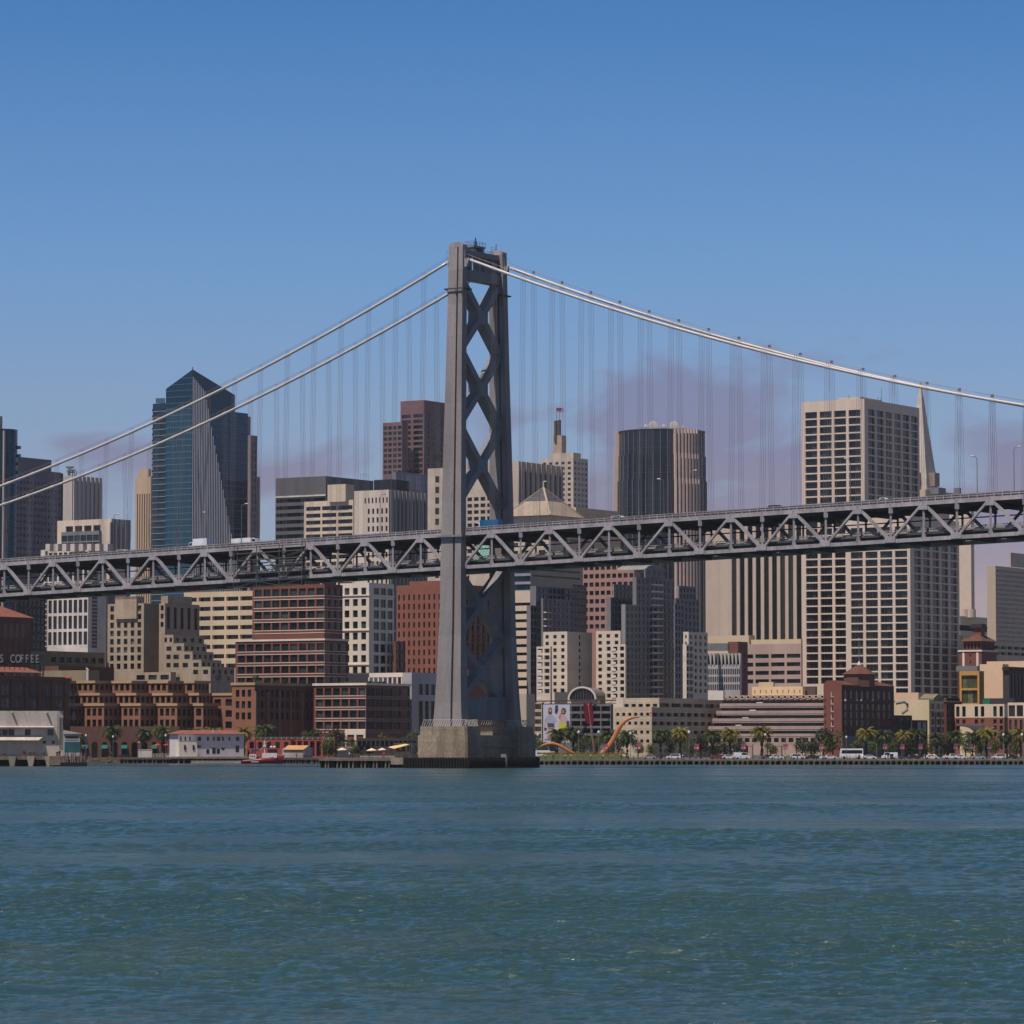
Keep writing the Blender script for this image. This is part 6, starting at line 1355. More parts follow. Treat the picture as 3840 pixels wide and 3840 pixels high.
fence('railing', 'timber railing along the front of the wharf left of the tower', [ground_at(1200, 1018, 2.6), ground_at(1578, 1018, 2.6)], 1.1, wood, 1.3)
lp = piled_deck('pier', 'concrete pier carrying the pale shed at the left edge', -120, 322, 1097, 1150, 2.9, 6, concd, -.16, cat='pier', thick=1.0)
for x in (46, 116, 183): q = P(x, HOR, 1096.4); k = MB(); k.hexa([(q.x-.4,1096.2,-1),(q.x+.4,1096.2,-1),(q.x+.4,1097.4,-1),(q.x-.4,1097.4,-1),(q.x-1.2,1096.2,2.9),(q.x+1.2,1096.2,2.9),(q.x+1.2,1097.4,2.9),(q.x-1.2,1097.4,2.9)]); k.build('pier_bracket', conc, lp, lp.location)
k = MB(); q0, q1 = P(184, HOR, 1095.5), P(236, HOR, 1095.5); k.box(q0.x, q1.x, 1095.8, 1096.95, .3, 2.95); k.build('bulkhead', concd, lp, lp.location)
for i in range(22):
    q = P(238+i*4.0, HOR, 1095); k = MB(); h = random.uniform(2.6, 4.0); k.tube([(q.x, 1095.6, -1.5), (q.x+random.uniform(-.4,.4), 1096+random.uniform(-.4,.4), h)], .2, 6); k.build('fender_pile', wood if i % 2 else woodg, lp, lp.location)
k = MB(); q0, q1 = P(226, HOR, 1094.6), P(326, HOR, 1094.6); k.box(q0.x, q1.x, 1095.0, 1095.35, -.6, 1.1); k.build('fender_beam', blackwood, lp, lp.location)
for x, h in ((88, 1.9), (92, 1.5), (113, 1.3), (126, 1.3), (14, .9), (165, 1.2), (215, 1.3), (224, 1.6)):
    q = P(x, HOR, 1097.8); k = MB(); k.lathe(0, 0, [(.45,0),(.3,.2),(.25,h*.7),(.45,h*.75),(.4,h),(.1,h+.05)], 8); ob = k.build('mooring_post', mat('rusty_iron', lin(110,70,54), .9, .3, 1.2)); ob.location = (q.x, 1097.8, 2.9); tag(ob, 'rusty mooring post standing on the left pier in front of the pale shed', 'bollard', 'mooring posts on the left pier')
# pale pier shed
b = Bld('pier_shed', 'pale weathered pier shed with loading doors and a ladder at the left edge', 237, 2667, 1104, cat='shed', rot=math.radians(98))
b.root.location.z = 2.9; b.o.z = 2.9; b.roofmat = mat('shed_roof', lin(150,144,138), .9, .2)
_g = G; 
b.zpx = lambda py, D=None: P(1920, py, D or b.D).z-2.9
x0,y0,x1,y1,z0,z1 = b.blk(-160, 237, 241, 2666, m=shedm, LR=20, par=.2)
def sq(px, py, dx=-.05): q = b.loc(P(px, py, 1104+(237-px)*.02)); return (x0+dx, q[1], b.zpx(py, 1104))
def panel(name, xa, xb, ya, yb, m, dx=-.06, th=.12):
    p, q = sq(xa, ya), sq(xb, yb); k = MB(); k.box(x0+dx, x0+dx+th, q[1], p[1], q[2], p[2]); return k.build(name, m, b.root)
for xa, xb in ((0,4),(7,28),(31,53),(93,114),(178,200)): panel('window', xa, xb, 2735, 2758, glg)
for xa, xb in ((161,172),(194,205)): panel('window', xa, xb, 2778, 2789, gl)
for xa, xb in ((-30,14),(17,59)): panel('loading_door', xa, xb, 2783, 2832, dirtyw)
k = MB(); p, q = sq(-160, 2724), sq(200, 2724); k.hexa([(x0-1.6,q[1],q[2]-.35),(x0+.01,q[1],q[2]-.1),(x0+.01,p[1],p[2]-.1),(x0-1.6,p[1],p[2]-.35),(x0-1.6,q[1],q[2]-.2),(x0+.01,q[1],q[2]+.05),(x0+.01,p[1],p[2]+.05),(x0-1.6,p[1],p[2]-.2)]); k.build('eave_canopy', shedm, b.root)
k = MB(); p, q = sq(-160, 2760), sq(165, 2760); p2, q2 = sq(-160, 2777), sq(145, 2777); k.hexa([(x0-2.6,q2[1],q2[2]),(x0+.01,q2[1]-1.6,q2[2]+.0),(x0+.01,p2[1],p2[2]),(x0-2.6,p2[1],p2[2]),(x0-2.6,q2[1],q2[2]+.15),(x0+.01,q[1],q[2]),(x0+.01,p[1],p[2]),(x0-2.6,p[1],p2[2]+.15)]); k.build('door_canopy', shedm, b.root)
k = MB(); p, q = sq(216, 2674), sq(228, 2792)
for yy in (p[1], q[1]): k.box(x0-.5, x0-.42, yy-.04, yy+.04, q[2], p[2])
for i in range(34): z = q[2]+(p[2]-q[2])*i/33; k.box(x0-.5, x0-.44, q[1], p[1], z, z+.06)
k.build('ladder', mat('ladder_rust', lin(88,74,68), .8), b.root)
for x in (45, 175): q = sq(x, 2672); k = MB(); k.box(x0-1.1, x0+.01, q[1]-.25, q[1]+.25, q[2]-.2, q[2]+.25); k.build('roof_bracket', shedm, b.root)
q = sq(88, 2668); k = MB(); k.tube([(x0-.2,q[1],q[2]),(x0-.7,q[1],q[2]-.2),(x0-.7,q[1],q[2]-.9)], .06, 6); k.build('wall_light', greym, b.root)
b2 = Bld('pier_annex', 'small annex with a turquoise window beside the pale pier shed', 300, 2750, 1101.5, cat='shed', rot=math.radians(98))
b2.root.location.z = 2.9; b2.o.z = 2.9; b2.zpx = lambda py, D=None: P(1920, py, D or b2.D).z-2.9
ax0,ay0,ax1,ay1,az0,az1 = b2.blk(238, 300, 306, 2752, m=mat('annex_grey', lin(170,172,164), .8, .12), roof=False, LR=6)
zr = b2.zpx(2738, 1112); k = MB(); k.hexa([(ax0-.4,ay0-.4,az1),(ax1,ay0-.4,az1),(ax1,ay1,az1),(ax0-.4,ay1,az1),(ax0-.4,ay0-.4,az1+.15),(ax1,ay0-.4,az1+.15),(ax1,ay1,zr),(ax0-.4,ay1,zr)]); k.build('roof', dirtyw, b2.root)
def pan2(name, xa, xb, ya, yb, m, dx=-.06):
    p, q = b2.loc(P(xa, ya, 1112)), b2.loc(P(xb, yb, 1111)); k = MB(); k.box(ax0+dx, ax0+dx+.1, q[1], p[1], b2.zpx(yb,1110), b2.zpx(ya,1110)); k.build(name, m, b2.root)
pan2('window', 239, 296, 2782, 2820, glass('turquoise_glass', lin(58,124,134), lin(150,190,190), .3)); pan2('vent_louvre', 243, 289, 2760, 2770, gl)
k = MB(); p, q = b2.loc(P(242,2758,1112)), b2.loc(P(290,2773,1111)); k.box(ax0-.1, ax0+.01, q[1], p[1], b2.zpx(2774,1110), b2.zpx(2771,1110)); k.build('sill', dirtyw, b2.root)
BL.clear(); b.finish(); b2.finish()
# white boathouse
piled_deck('boathouse_pier', 'dark pier under the white boathouse on the left shore', 640, 945, 1276, 1308, 2.3, 14, woodg, cat='pier')
b = Bld('boathouse', 'white boathouse with a low red tiled roof on the left shore', 668, 2752, 1284, rot=math.radians(24))
bhm = mat('boathouse_white', lin(206,198,200), .8, .08, .15, streak=True)
x0,y0,x1,y1,z0,z1 = b.blk(650, 668, 915, 2752, m=bhm, LL=9, roof=False); lr = x1-x0
e=.9; zr = b.zpx(2738,1288); k = MB(); k.quad((x0-e,y0-e,z1), (x1+e,y0-e,z1), (x1-2.5,y0+4.5,zr), (x0+2.5,y0+4.5,zr)); k.quad((x0-e,y1+e,z1), (x1+e,y1+e,z1), (x1-2.5,y0+4.5,zr), (x0+2.5,y0+4.5,zr)); k.tri((x0-e,y0-e,z1),(x0-e,y1+e,z1),(x0+2.5,y0+4.5,zr)); k.tri((x1+e,y0-e,z1),(x1+e,y1+e,z1),(x1-2.5,y0+4.5,zr)); k.quad((x0-e,y0-e,z1-.02),(x1+e,y0-e,z1-.02),(x1+e,y1+e,z1-.02),(x0-e,y1+e,z1-.02)); k.build('tiled_roof', tile, b.root)
for px, wd, ya, yb in ((678,5,2763,2778),(695,5,2763,2778),(712,5,2763,2778),(747,12,2763,2778),(779,7,2763,2778),(802,6,2763,2778),(819,12,2763,2778),(836,6,2763,2778),(860,6,2763,2778),(891,12,2763,2778),(747,12,2795,2804),(779,10,2810,2826),(802,12,2804,2826),(818,11,2808,2826),(836,11,2804,2812),(890,12,2796,2820)):
    q = b.loc(P(px, ya, 1290)); a = x0+lr*(px-668)/247; w2 = wd*1288/FPX/.91/2; k = MB(); k.box(a-w2, a+w2, y0-.05, y0+.06, b.zpx(yb,1288), b.zpx(ya,1288)); k.build('window' if yb < 2805 else 'door', gl, b.root)
x_, y_ = x0+.3, y0
k = MB(); zz_ = b.zpx(2782,1284); k.hexa([(x0-1,y0-4.2,0),(x0+lr*.24,y0-4.2,0),(x0+lr*.28,y0+.01,0),(x0-1,y0+.01,0),(x0-1,y0-4.0,zz_),(x0+lr*.22,y0-4.0,zz_),(x0+lr*.22,y0+.01,zz_),(x0-1,y0+.01,zz_)]); k.build('porch', whites, b.root)
for a in (.03, .16): k = MB(); k.box(x0+lr*a, x0+lr*a+.6, y0-4.28, y0-3.9, b.zpx(2812,1284), b.zpx(2794,1284)); k.build('window', gl, b.root)
b.add('roof_light', whitem, lambda k: k.tube([(x0+lr*.52,y0-.5,z1-1), (x0+lr*.52,y0-.5,zr+.6)], .12, 6))
b.finish(); BL.clear()
piled_deck('float', 'grey floating dock in front of the white boathouse', 716, 905, 1266, 1272, .9, 4, conc, cat='dock', dark=False, thick=1.4)
# red fire boat
def boat():
    D = 1262; c = P(985, HOR, D); o = empty('fireboat', (c.x, D, 0), 0, 'dark red work boat with white cabins and masts moored by the boathouse', 'boat')
    u = lambda px: P(px, HOR, D).x-c.x; z = lambda py: P(985, py, D).z
    xs = np.linspace(u(905), u(1068), 15); k = MB(); rings = []
    for i, x in enumerate(xs):
        t = i/14; hw = 2.6*math.sin(math.pi*min(1, max(.06, .22+t*.78)))**.6 if t > .5 else 2.6*(.75+.5*t); hw = max(.08, hw if t < .96 else .1)
        zt_ = float(np.interp(t, [0,.3,.6,.85,1], [z(2851), z(2848), z(2842), z(2835), z(2831)])); xb = x-(.0 if t < .8 else (t-.8)*4)
        rings.append([len(k.v)+j for j in range(5)]); k.v += [(x, -hw, zt_), (xb, -hw*.9, .3), (xb, 0, -.8), (xb, hw*.9, .3), (x, hw, zt_)]
    for a, b_ in zip(rings[:-1], rings[1:]):
        for j in range(4): k.f.append((a[j], b_[j], b_[j+1], a[j+1]))
        k.f.append((a[4], b_[4], b_[0], a[0]))
    k.f.append(tuple(rings[0])); k.build('hull', mat('boat_maroon', lin(112,24,34), .4, .12, .4), o, None, True)
    wm = mat('boat_white', lin(220,212,210), .5, .06); rd = mat('boat_red', lin(140,26,34), .5, .1)
    def bx(name, xa, xb, ya, yb, hw, m): k = MB(); k.box(u(xa), u(xb), -hw, hw, z(yb), z(ya)); return k.build(name, m, o)
    cab = bx('cabin', 936, 962, 2828, 2845, 1.5, wm); bx('cabin', 984, 1040, 2824, 2842, 1.8, wm); wh2 = bx('wheelhouse', 1005, 1040, 2812, 2824, 1.5, rd); bx('wheelhouse_roof', 1002, 1043, 2808, 2811.8, 1.7, rd)
    for i in range(5): k = MB(); k.box(u(1007+i*6.6), u(1012+i*6.6), -1.55, -1.45, z(2822), z(2814)); k.build('window', gl, o)
    for i in range(3): k = MB(); k.box(u(940+i*7), u(944+i*7), -1.54, -1.46, z(2839), z(2833)); k.build('window', gl, o)
    bx('tarpaulin', 944, 970, 2811, 2817, 1.4, mat('tarp_blue', lin(28,70,120), .7)); bx('canopy_frame', 946, 949, 2817, 2830, 1.2, rd)
    k = MB(); k.tube([(u(957),0,z(2828)), (u(957),0,z(2758))], .16, 6); k.build('mast', rd, o)
    k = MB(); k.tube([(u(992),0,z(2824)), (u(992),0,z(2775))], .14, 6); k.beam((u(985),0,z(2785)), (u(1004),0,z(2782)), .12, .12); k.beam((u(978),0,z(2812)), (u(992),0,z(2790)), .1, .1); k.beam((u(1004),0,z(2812)), (u(992),0,z(2790)), .1, .1); k.box(u(988), u(997), -.4, .4, z(2800), z(2792)); k.build('mast', wm, o)
    k = MB(); k.tube([(u(1025),0,z(2808)), (u(1025),0,z(2780))], .08, 5); k.build('mast', rd, o)
    for x in (1018, 1030): k = MB(); k.lathe(u(x), -.8, [(.35,z(2806)),(.5,z(2802)),(.35,z(2798)),(.1,z(2797))], 8); k.build('water_cannon', wm, o)
    k = MB(); k.box(u(944), u(972), -2.75, -2.6, z(2858), z(2855.5)); k.build('name_stripe', wm, o)
    k = MB()
    for i in range(9): x = u(1040)+i*.55; k.beam((x,-1.5,z(2836)), (x,-1.5,z(2828)), .05, .05)
    k.beam((u(1040),-1.5,z(2829)), (u(1064),-.5,z(2825)), .06, .06); k.build('handrail', wm, o)
boat()
# brick pier sheds and tan roofed hut
b = Bld('pier_building', 'low red brick waterfront building with open bays between brick piers', 1255, 2774, 1290, rot=math.radians(68)); pr_ = mat('pier_red', lin(150,74,66), .85, .12)
x0,y0,x1,y1,z0,z1 = b.blk(1088, 1255, 1260, 2774, m=pr_, L=dict(WN(7, 62, .72, .92, rec=1.0, top=4, yb=2840), nf=1), LR=8); b.blk(928, 1090, 1094, 2774, m=pr_, D=1294, L=WN(5, 60, .5, .4, top=8, yb=2840), LR=8)
b.add('terrace_rail', dirtyw, lambda k: [k.beam((x0+.3,y0+.4,z1+zz), (x0+.3,y0+32,z1+zz), .06, .06) for zz in (.5, .9)]+[k.box(x0+.25, x0+.35, y0+.4+i*2, y0+.5+i*2, z1-.3, z1+.9) for i in range(16)]); b.finish()
b = Bld('hut', 'small hut with a tan gable roof on the left shore behind the red boat', 1168, 2812, 1280, cat='hut', rot=math.radians(60)); b.blk(1060, 1136, 1170, 2810, m=bhm, D=1276, roof=False, R=WN(2, 40, .6, .6, top=2, yb=2840, g=glb)); x0,y0,x1,y1,z0,z1 = b.blk(1062, 1136, 1172, 2810, m=bhm, D=1276, roof=False)
zr = b.zpx(2795,1278); xm = (x0+x1)/2; k = MB(); e=.5; k.quad((x0-e,y0-e,z1-.1),(x0-e,y1,z1-.1),(xm,y1,zr),(xm,y0-e,zr)); k.quad((x1+e,y0-e,z1-.1),(x1+e,y1,z1-.1),(xm,y1,zr),(xm,y0-e,zr)); k.build('gable_roof', mat('roof_tan', lin(190,140,92), .85, .1), b.root); k = MB(); k.tri((x0,y0-.02,z1),(x1,y0-.02,z1),(xm,y0-.02,zr-.1)); k.build('gable_end', bhm, b.root); b.finish(); BL.clear()
piled_deck('pier', 'dark timber pier at the stern of the red boat', 1064, 1200, 1264, 1302, 2.0, 18, wood, cat='pier')
# ramp and gangway in front of the sawtooth block
piled_deck('pier', 'grey landing stage with white gangway rails on the left shore', 448, 640, 1284, 1302, 2.0, 16, wood, cat='pier')
fence('gangway', 'white gangway railing on the landing stage on the left shore', [ground_at(520, 1286, 2.0), ground_at(634, 1286, 2.0)], 1.3, dirtyw, 1.0, 4)
k = MB(); p = P(545, HOR, 1290); k.box(-2.4, 2.4, -1, 1, 0, 2.6); k.box(-2.5, 2.5, -1.1, 1.1, 2.6, 2.75); o = k.build('kiosk', dirtyw); o.location = (p.x, 1290, 2.0); tag(o, 'small white kiosk on the landing stage on the left shore', 'kiosk')
# lawn mound with the bow and arrow sculpture
def mound():
    a, b_ = P(1985, HOR, 1215), P(2375, HOR, 1215); nx, ny = 50, 14; k = MB(); W = b_.x-a.x
    for j in range(ny+1):
        for i in range(nx+1):
            u, v = i/nx, j/ny; e = min(1, 5.5*u, 5.5*(1-u))*min(1, 3*v, 3*(1-v)); e = e*e*(3-2*e)
            k.v.append((a.x+W*u, 1199+36*v, G+.008+1.75*e+.05*math.sin(i*1.7+j)))
    for j in range(ny):
        for i in range(nx): q = j*(nx+1)+i; k.f.append((q, q+1, q+nx+2, q+nx+1))
    tag(k.build('lawn', lawnm, None, None, True), 'raised green lawn around the bow sculpture', kind='structure')
    k = MB(); R = random.Random(3)
    for i in range(900):
        x = a.x+W*R.uniform(.08, .93); y = 1208+R.uniform(0, 14); z = G+1.7; s = R.uniform(.12, .3); t = R.uniform(0, 3)
        k.quad((x-s*math.cos(t), y-s*math.sin(t), z), (x+s*math.cos(t), y+s*math.sin(t), z), (x+s*math.cos(t)*.6, y+s*math.sin(t)*.6, z+.5), (x-s*math.cos(t)*.6, y-s*math.sin(t)*.6, z+.5))
    tag(k.build('flower_bed', mat('orange_flowers', lin(140,106,54), .9, .4, 1.5)), 'orange and yellow planting on top of the lawn mound', 'flowers', kind='stuff')
mound()
def bow():
    D = 1214; o = empty('bow_sculpture', ground_at(2200, D, G+1), 0, 'giant orange bow sculpture with a dark red feathered arrow standing in the lawn', 'sculpture')
    bm_ = mat('bow_orange', lin(188,118,72), .45, .08, .2)
    def ribbon(pts, ws, name):
        n = 40; ps = np.array(pts, float); t = np.linspace(0, 1, len(ps)); tt = np.linspace(0, 1, n)
        # smooth the traced centre line
        px = np.interp(tt, t, ps[:,0]); py = np.interp(tt, t, ps[:,1]); wd = np.interp(tt, t, ws)
        for _ in range(6): px[1:-1] = (px[:-2]+2*px[1:-1]+px[2:])/4; py[1:-1] = (py[:-2]+2*py[1:-1]+py[2:])/4
        k = MB(); prev = None
        for i in range(n):
            j0, j1 = max(0, i-1), min(n-1, i+1); d = np.array([px[j1]-px[j0], py[j1]-py[j0]]); d /= np.linalg.norm(d); nn = np.array([-d[1], d[0]])
            c = P(px[i], py[i], D); s = D/FPX; hw = wd[i]*s/2; th = max(.12, hw*.85)
            ex = (nn[0]*hw, -nn[1]*hw); ring = []
            for a, bb in ((-1,-.55),(-.55,-1),(.55,-1),(1,-.55),(1,.55),(.55,1),(-.55,1),(-1,.55)):
                ring.append(len(k.v)); k.v.append((c.x+ex[0]*a, D+th*bb, c.z+ex[1]*a))
            if prev:
                for q in range(8): k.f.append((prev[q], prev[(q+1) % 8], ring[(q+1) % 8], ring[q]))
            else: k.f.append(tuple(ring))
            prev = ring
        k.f.append(tuple(prev)); k.build(name, bm_, o, o.location, True)
    ribbon([(2028,2798),(2040,2793),(2055,2789),(2072,2788),(2090,2792),(2108,2801),(2124,2811),(2140,2820),(2160,2828)], [5,7,9,10,11,11,11,10,9], 'bow_limb')
    ribbon([(2256,2830),(2272,2812),(2288,2793),(2301,2770),(2312,2748),(2322,2729),(2335,2711),(2350,2699),(2368,2692),(2384,2689),(2398,2690)], [20,20,19,18,17,16,14,12,10,7,3], 'bow_limb')
    k = MB(); k.tube([P(2230, 2828, D), P(2217, 2725, D)], .34, 8); k.build('arrow_shaft', mat('arrow_grey', lin(126,104,98), .6), o, o.location)
    k = MB(); k.tube([P(2217, 2725, D), P(2206, 2640, D)], .16, 8); k.build('arrow_shaft', mat('arrow_pale', lin(190,170,170), .6), o, o.location)
    ft = mat('feather_red', lin(108,16,36), .7, .1); a, b_ = P(2207, 2645, D), P(2216, 2720, D); ax = (b_-a)
    for t_ in (math.pi, math.pi*.28, -math.pi*.28):
        k = MB(); sd = Vector((math.cos(t_), math.sin(t_), 0)); r = 1.75; tn_ = Vector((-math.sin(t_), math.cos(t_), 0))*.12
        up = Vector((0,0,1.0)); pr = [a+ax*.02, a+sd*r*.9+up*1.2, a+sd*r+ax*.1, b_+sd*r-ax*.18, b_+sd*.15]
        m_ = len(pr); k.v = [tuple(p-tn_) for p in pr]+[tuple(p+tn_) for p in pr]; k.f = [tuple(range(m_)), tuple(range(2*m_-1, m_-1, -1))]+[(i, (i+1) % m_, m_+(i+1) % m_, m_+i) for i in range(m_)]; k.build('feather', ft, o, o.location)
    k = MB(); k.tube([P(2150, 2700, D), P(2205, 2645, D)], .05, 5); k.build('bow_string', mat('string_teal', lin(40,104,120), .5), o, o.location)
bow()
# billboard
def billboard():
    D = 1470; a, c = P(2037, 2784, D), P(2137, 2642, D); o = empty('billboard', (a.x, D, G), 0, 'tall white billboard of two fashion models in front of the car park frame', 'billboard')
    W, z0, z1 = c.x-a.x, a.z-G, c.z-G; k = MB(); k.box(0, W, 0, .5, z0, z1); k.build('panel', mat('poster_white', lin(206,204,212), .6, .05), o)
    k = MB(); [k.box(x-.2, x+.2, .6, 1.0, 0, z1-.5) for x in (W*.2, W*.8)]; k.build('post', greym, o)
    X = lambda px: (px-2037)/100*W; Z = lambda py: z1-(py-2642)/142*(z1-z0)
    def shape(pts, c_, lay, name='printed_figure'):
        m_ = mat('print_%d_%d_%d' % c_, lin(*c_), .6, .05); k = MB(); n = len(pts); d = .012*lay
        k.v = [(X(x), -d, Z(y)) for x, y in pts]+[(X(x), -d+.008, Z(y)) for x, y in pts]; k.f = [tuple(range(n)), tuple(range(2*n-1, n-1, -1))]+[(i, (i+1) % n, n+(i+1) % n, n+i) for i in range(n)]
        k.build(name, m_, o)
    el = lambda cx, cy, rx, ry: [(cx+rx*math.cos(t), cy+ry*math.sin(t)) for t in np.linspace(0, 6.28, 14)[:-1]]
    skin, skin2 = (204,160,140), (190,140,116)
    shape([(2056,2664),(2058,2656),(2064,2652),(2070,2657),(2071,2672),(2066,2682),(2056,2676)], (112,64,48), 1); shape(el(2064,2664,4,7), skin, 2)
    shape([(2048,2690),(2058,2680),(2070,2680),(2080,2690),(2088,2706),(2078,2712),(2052,2712),(2040,2704)], (176,176,196), 2); shape([(2052,2712),(2078,2712),(2080,2728),(2054,2728)], (80,78,92), 2)
    shape([(2055,2728),(2063,2728),(2062,2760),(2056,2772),(2050,2772)], skin, 2); shape([(2067,2728),(2078,2728),(2076,2752),(2068,2772),(2064,2772)], skin, 2); shape([(2046,2700),(2050,2692),(2044,2728),(2040,2728)], skin, 3)
    shape([(2104,2664),(2110,2654),(2120,2656),(2124,2668),(2118,2680),(2106,2678)], (92,56,44), 1); shape(el(2112,2668,4.5,7), skin2, 2)
    shape([(2098,2690),(2108,2680),(2120,2682),(2128,2694),(2124,2710),(2100,2710)], (206,172,180), 2); shape([(2096,2710),(2124,2710),(2126,2776),(2114,2776),(2112,2730),(2104,2776),(2092,2772)], (212,206,60), 2); shape([(2094,2690),(2104,2668),(2108,2672),(2100,2700)], skin2, 3)
    shape([(2082,2646),(2092,2643),(2094,2664),(2088,2680),(2080,2672)], (70,60,104), 1); shape([(2118,2700),(2134,2704),(2136,2726),(2120,2720)], (76,64,104), 1); shape([(2042,2728),(2052,2730),(2048,2742),(2040,2738)], (64,62,96), 1)
    so_, w_, h_ = letters('poster_text', None, 'BANANA REPUBLIC', 2042, 2770, 2776, D-.05, mat('print_dark', lin(70,66,80), .7), math.pi/2, 5.6, None)
    so_.parent = o; so_.location = (X(2042), -.06, Z(2776)); so_.rotation_euler = (0,0,0)
    for ch in list(so_.children): ch.parent = o; ch.location = Vector(so_.location)+ch.location; ch.scale = (1,1,.2)
    bpy.data.objects.remove(so_)
billboard()
# ------------------------------------------------------------ vegetation
leafs = [mat('palm_leaf_green', lin(66,76,34), .6, .3, 1.2, objrand=.2), mat('palm_leaf_golden', lin(114,106,42), .6, .3, 1.2, objrand=.2)]
barkm = mat('palm_trunk', lin(72,62,52), .95, .3, 1.5)
def palm_proto(v, hgt, seed):
    R = random.Random(seed); o = empty('palm_tree', (0,0,-500)); k = MB()
    pts = [(R.uniform(-.05,.05)*i, R.uniform(-.05,.05)*i, hgt*i/6) for i in range(7)]; k.tube(pts, [.52,.46,.42,.42,.42,.5,.62], 10); k.build('trunk', barkm, o)
    k = MB(); top = Vector(pts[-1]); n = 58
    for i in range(n):
        az_ = i*2.39996+R.uniform(-.2,.2); t0 = math.radians(82-112*(i/n)**.85+R.uniform(-7,7)); ln = R.uniform(2.9,3.7)*(1 if i > 8 else .85); m = 8; p = top.copy(); el_ = t0; d0 = Vector((math.cos(az_), math.sin(az_), 0)); sd = Vector((-math.sin(az_), math.cos(az_), 0)); prev = p
        for j in range(m):
            el_ -= math.radians(R.uniform(8, 13)); d = d0*math.cos(el_)+Vector((0,0,math.sin(el_))); q = prev+d*(ln/m); up = sd.cross(d)
            lw = .62*math.sin(math.pi*min(.97, (j+1.2)/(m+1)))+.08
            for s_ in (-1, 1):
                for h_ in (0, .5):
                    c = prev.lerp(q, h_); tip = c+sd*s_*lw*R.uniform(.8,1.1)+d*.34-up*(-.12)-Vector((0,0,lw*R.uniform(.25,.6))); w2 = d*.085
                    k.quad(c-w2, c+w2, tip+w2*.5, tip-w2*.5)
            k.quad(prev-sd*.05, prev+sd*.05, q+sd*.04, q-sd*.04); prev = q
    cr = k.build('crown', leafs[v], o)
    k = MB(); k.lathe(top.x, top.y, [(.5,top.z-1.0),(.85,top.z-.5),(.7,top.z+.1),(.2,top.z+.5)], 10); k.build('frond_boss', mat('frond_boss', lin(96,78,48), .95, .3, 2), o)
    return o
protos = [palm_proto(0, 7.6, 1), palm_proto(1, 7.6, 2), palm_proto(0, 7.0, 5), palm_proto(1, 8.0, 8)]
PALMS = [(418,1316,0,1.12,'date palm before the second arch of the sawtooth block, leftmost on the shore'),(535,1316,0,1.05,'date palm behind the white kiosk on the left shore'),(609,1314,0,1.12,'date palm just left of the white boathouse'),(728,1322,2,1.1,'date palm whose crown shows above the left end of the boathouse roof'),(800,1322,1,1.05,'golden date palm showing above the middle of the boathouse roof'),(915,1322,1,1.05,'golden date palm leaning over the right end of the boathouse roof'),(986,1314,0,1.15,'date palm above the masts of the red boat'),(1162,1312,2,1.0,'date palm behind the terrace of the low red brick building'),
 (2090,1246,2,1.05,'date palm in front of the fashion billboard'),(2150,1246,0,1.05,'date palm just right of the fashion billboard'),(2283,1244,2,1.0,'date palm left of the tall limb of the bow sculpture'),(2352,1244,2,1.0,'date palm under the tip of the tall bow limb'),(2477,1232,0,.98,'date palm before the shaded corner of the beige banded block'),(2551,1232,1,1.0,'golden date palm before the shaded beige block'),(2672,1236,2,1.0,'date palm at the left end of the rosy terraces'),(2738,1236,1,.98,'golden date palm over a dark bush below the rosy terraces'),(2857,1226,1,1.05,'tall golden date palm before the middle of the rosy office'),
 (3247,1238,1,1.0,'golden date palm in front of the dark brick building and coach'),(3311,1242,2,1.0,'green date palm at the right corner of the dark brick building'),(3391,1240,1,.9,'thin golden date palm before the dark timber block'),(3441,1240,0,.98,'green date palm before the teal glazed block'),(3514,1240,2,.88,'sparse date palm before the cream gabled building'),(3579,1242,0,.92,'date palm before the narrow brown brick house'),(3646,1242,2,.95,'date palm left of the small curved roof hall'),(3699,1240,1,1.0,'golden date palm in front of the small curved roof hall'),(3772,1242,0,.92,'dark date palm before the hotel corner'),(3828,1240,1,1.0,'golden date palm at the right edge before the hotel')]
for i, (x, D, v, s, lab) in enumerate(PALMS):
    loc = ground_at(x, D)
    if v in (0,1,2,3) and protos[v].location.z < -400: o = protos[v]; o.location = loc; o.rotation_euler.z = i*1.1; o.scale = (s,s,s); o.scale = (s*1.22,s*1.22,s*1.15); tag(o, lab, 'palm tree', 'palms along the waterfront')
    else: inst(protos[v], loc, i*1.1, lab, 'palms along the waterfront', (s*1.22,s*1.22,s*1.15), 'palm tree')
for o in protos:
    if o.location.z < -400:
        for c in list(o.children): bpy.data.objects.remove(c)
        bpy.data.objects.remove(o)
tl = [mat('leaf_dark', lin(52,62,34), .7, .35, .8, objrand=.25), mat('leaf_olive', lin(88,96,46), .7, .35, .8, objrand=.25), mat('leaf_bright', lin(90,104,44), .7, .3, .8, objrand=.2)]
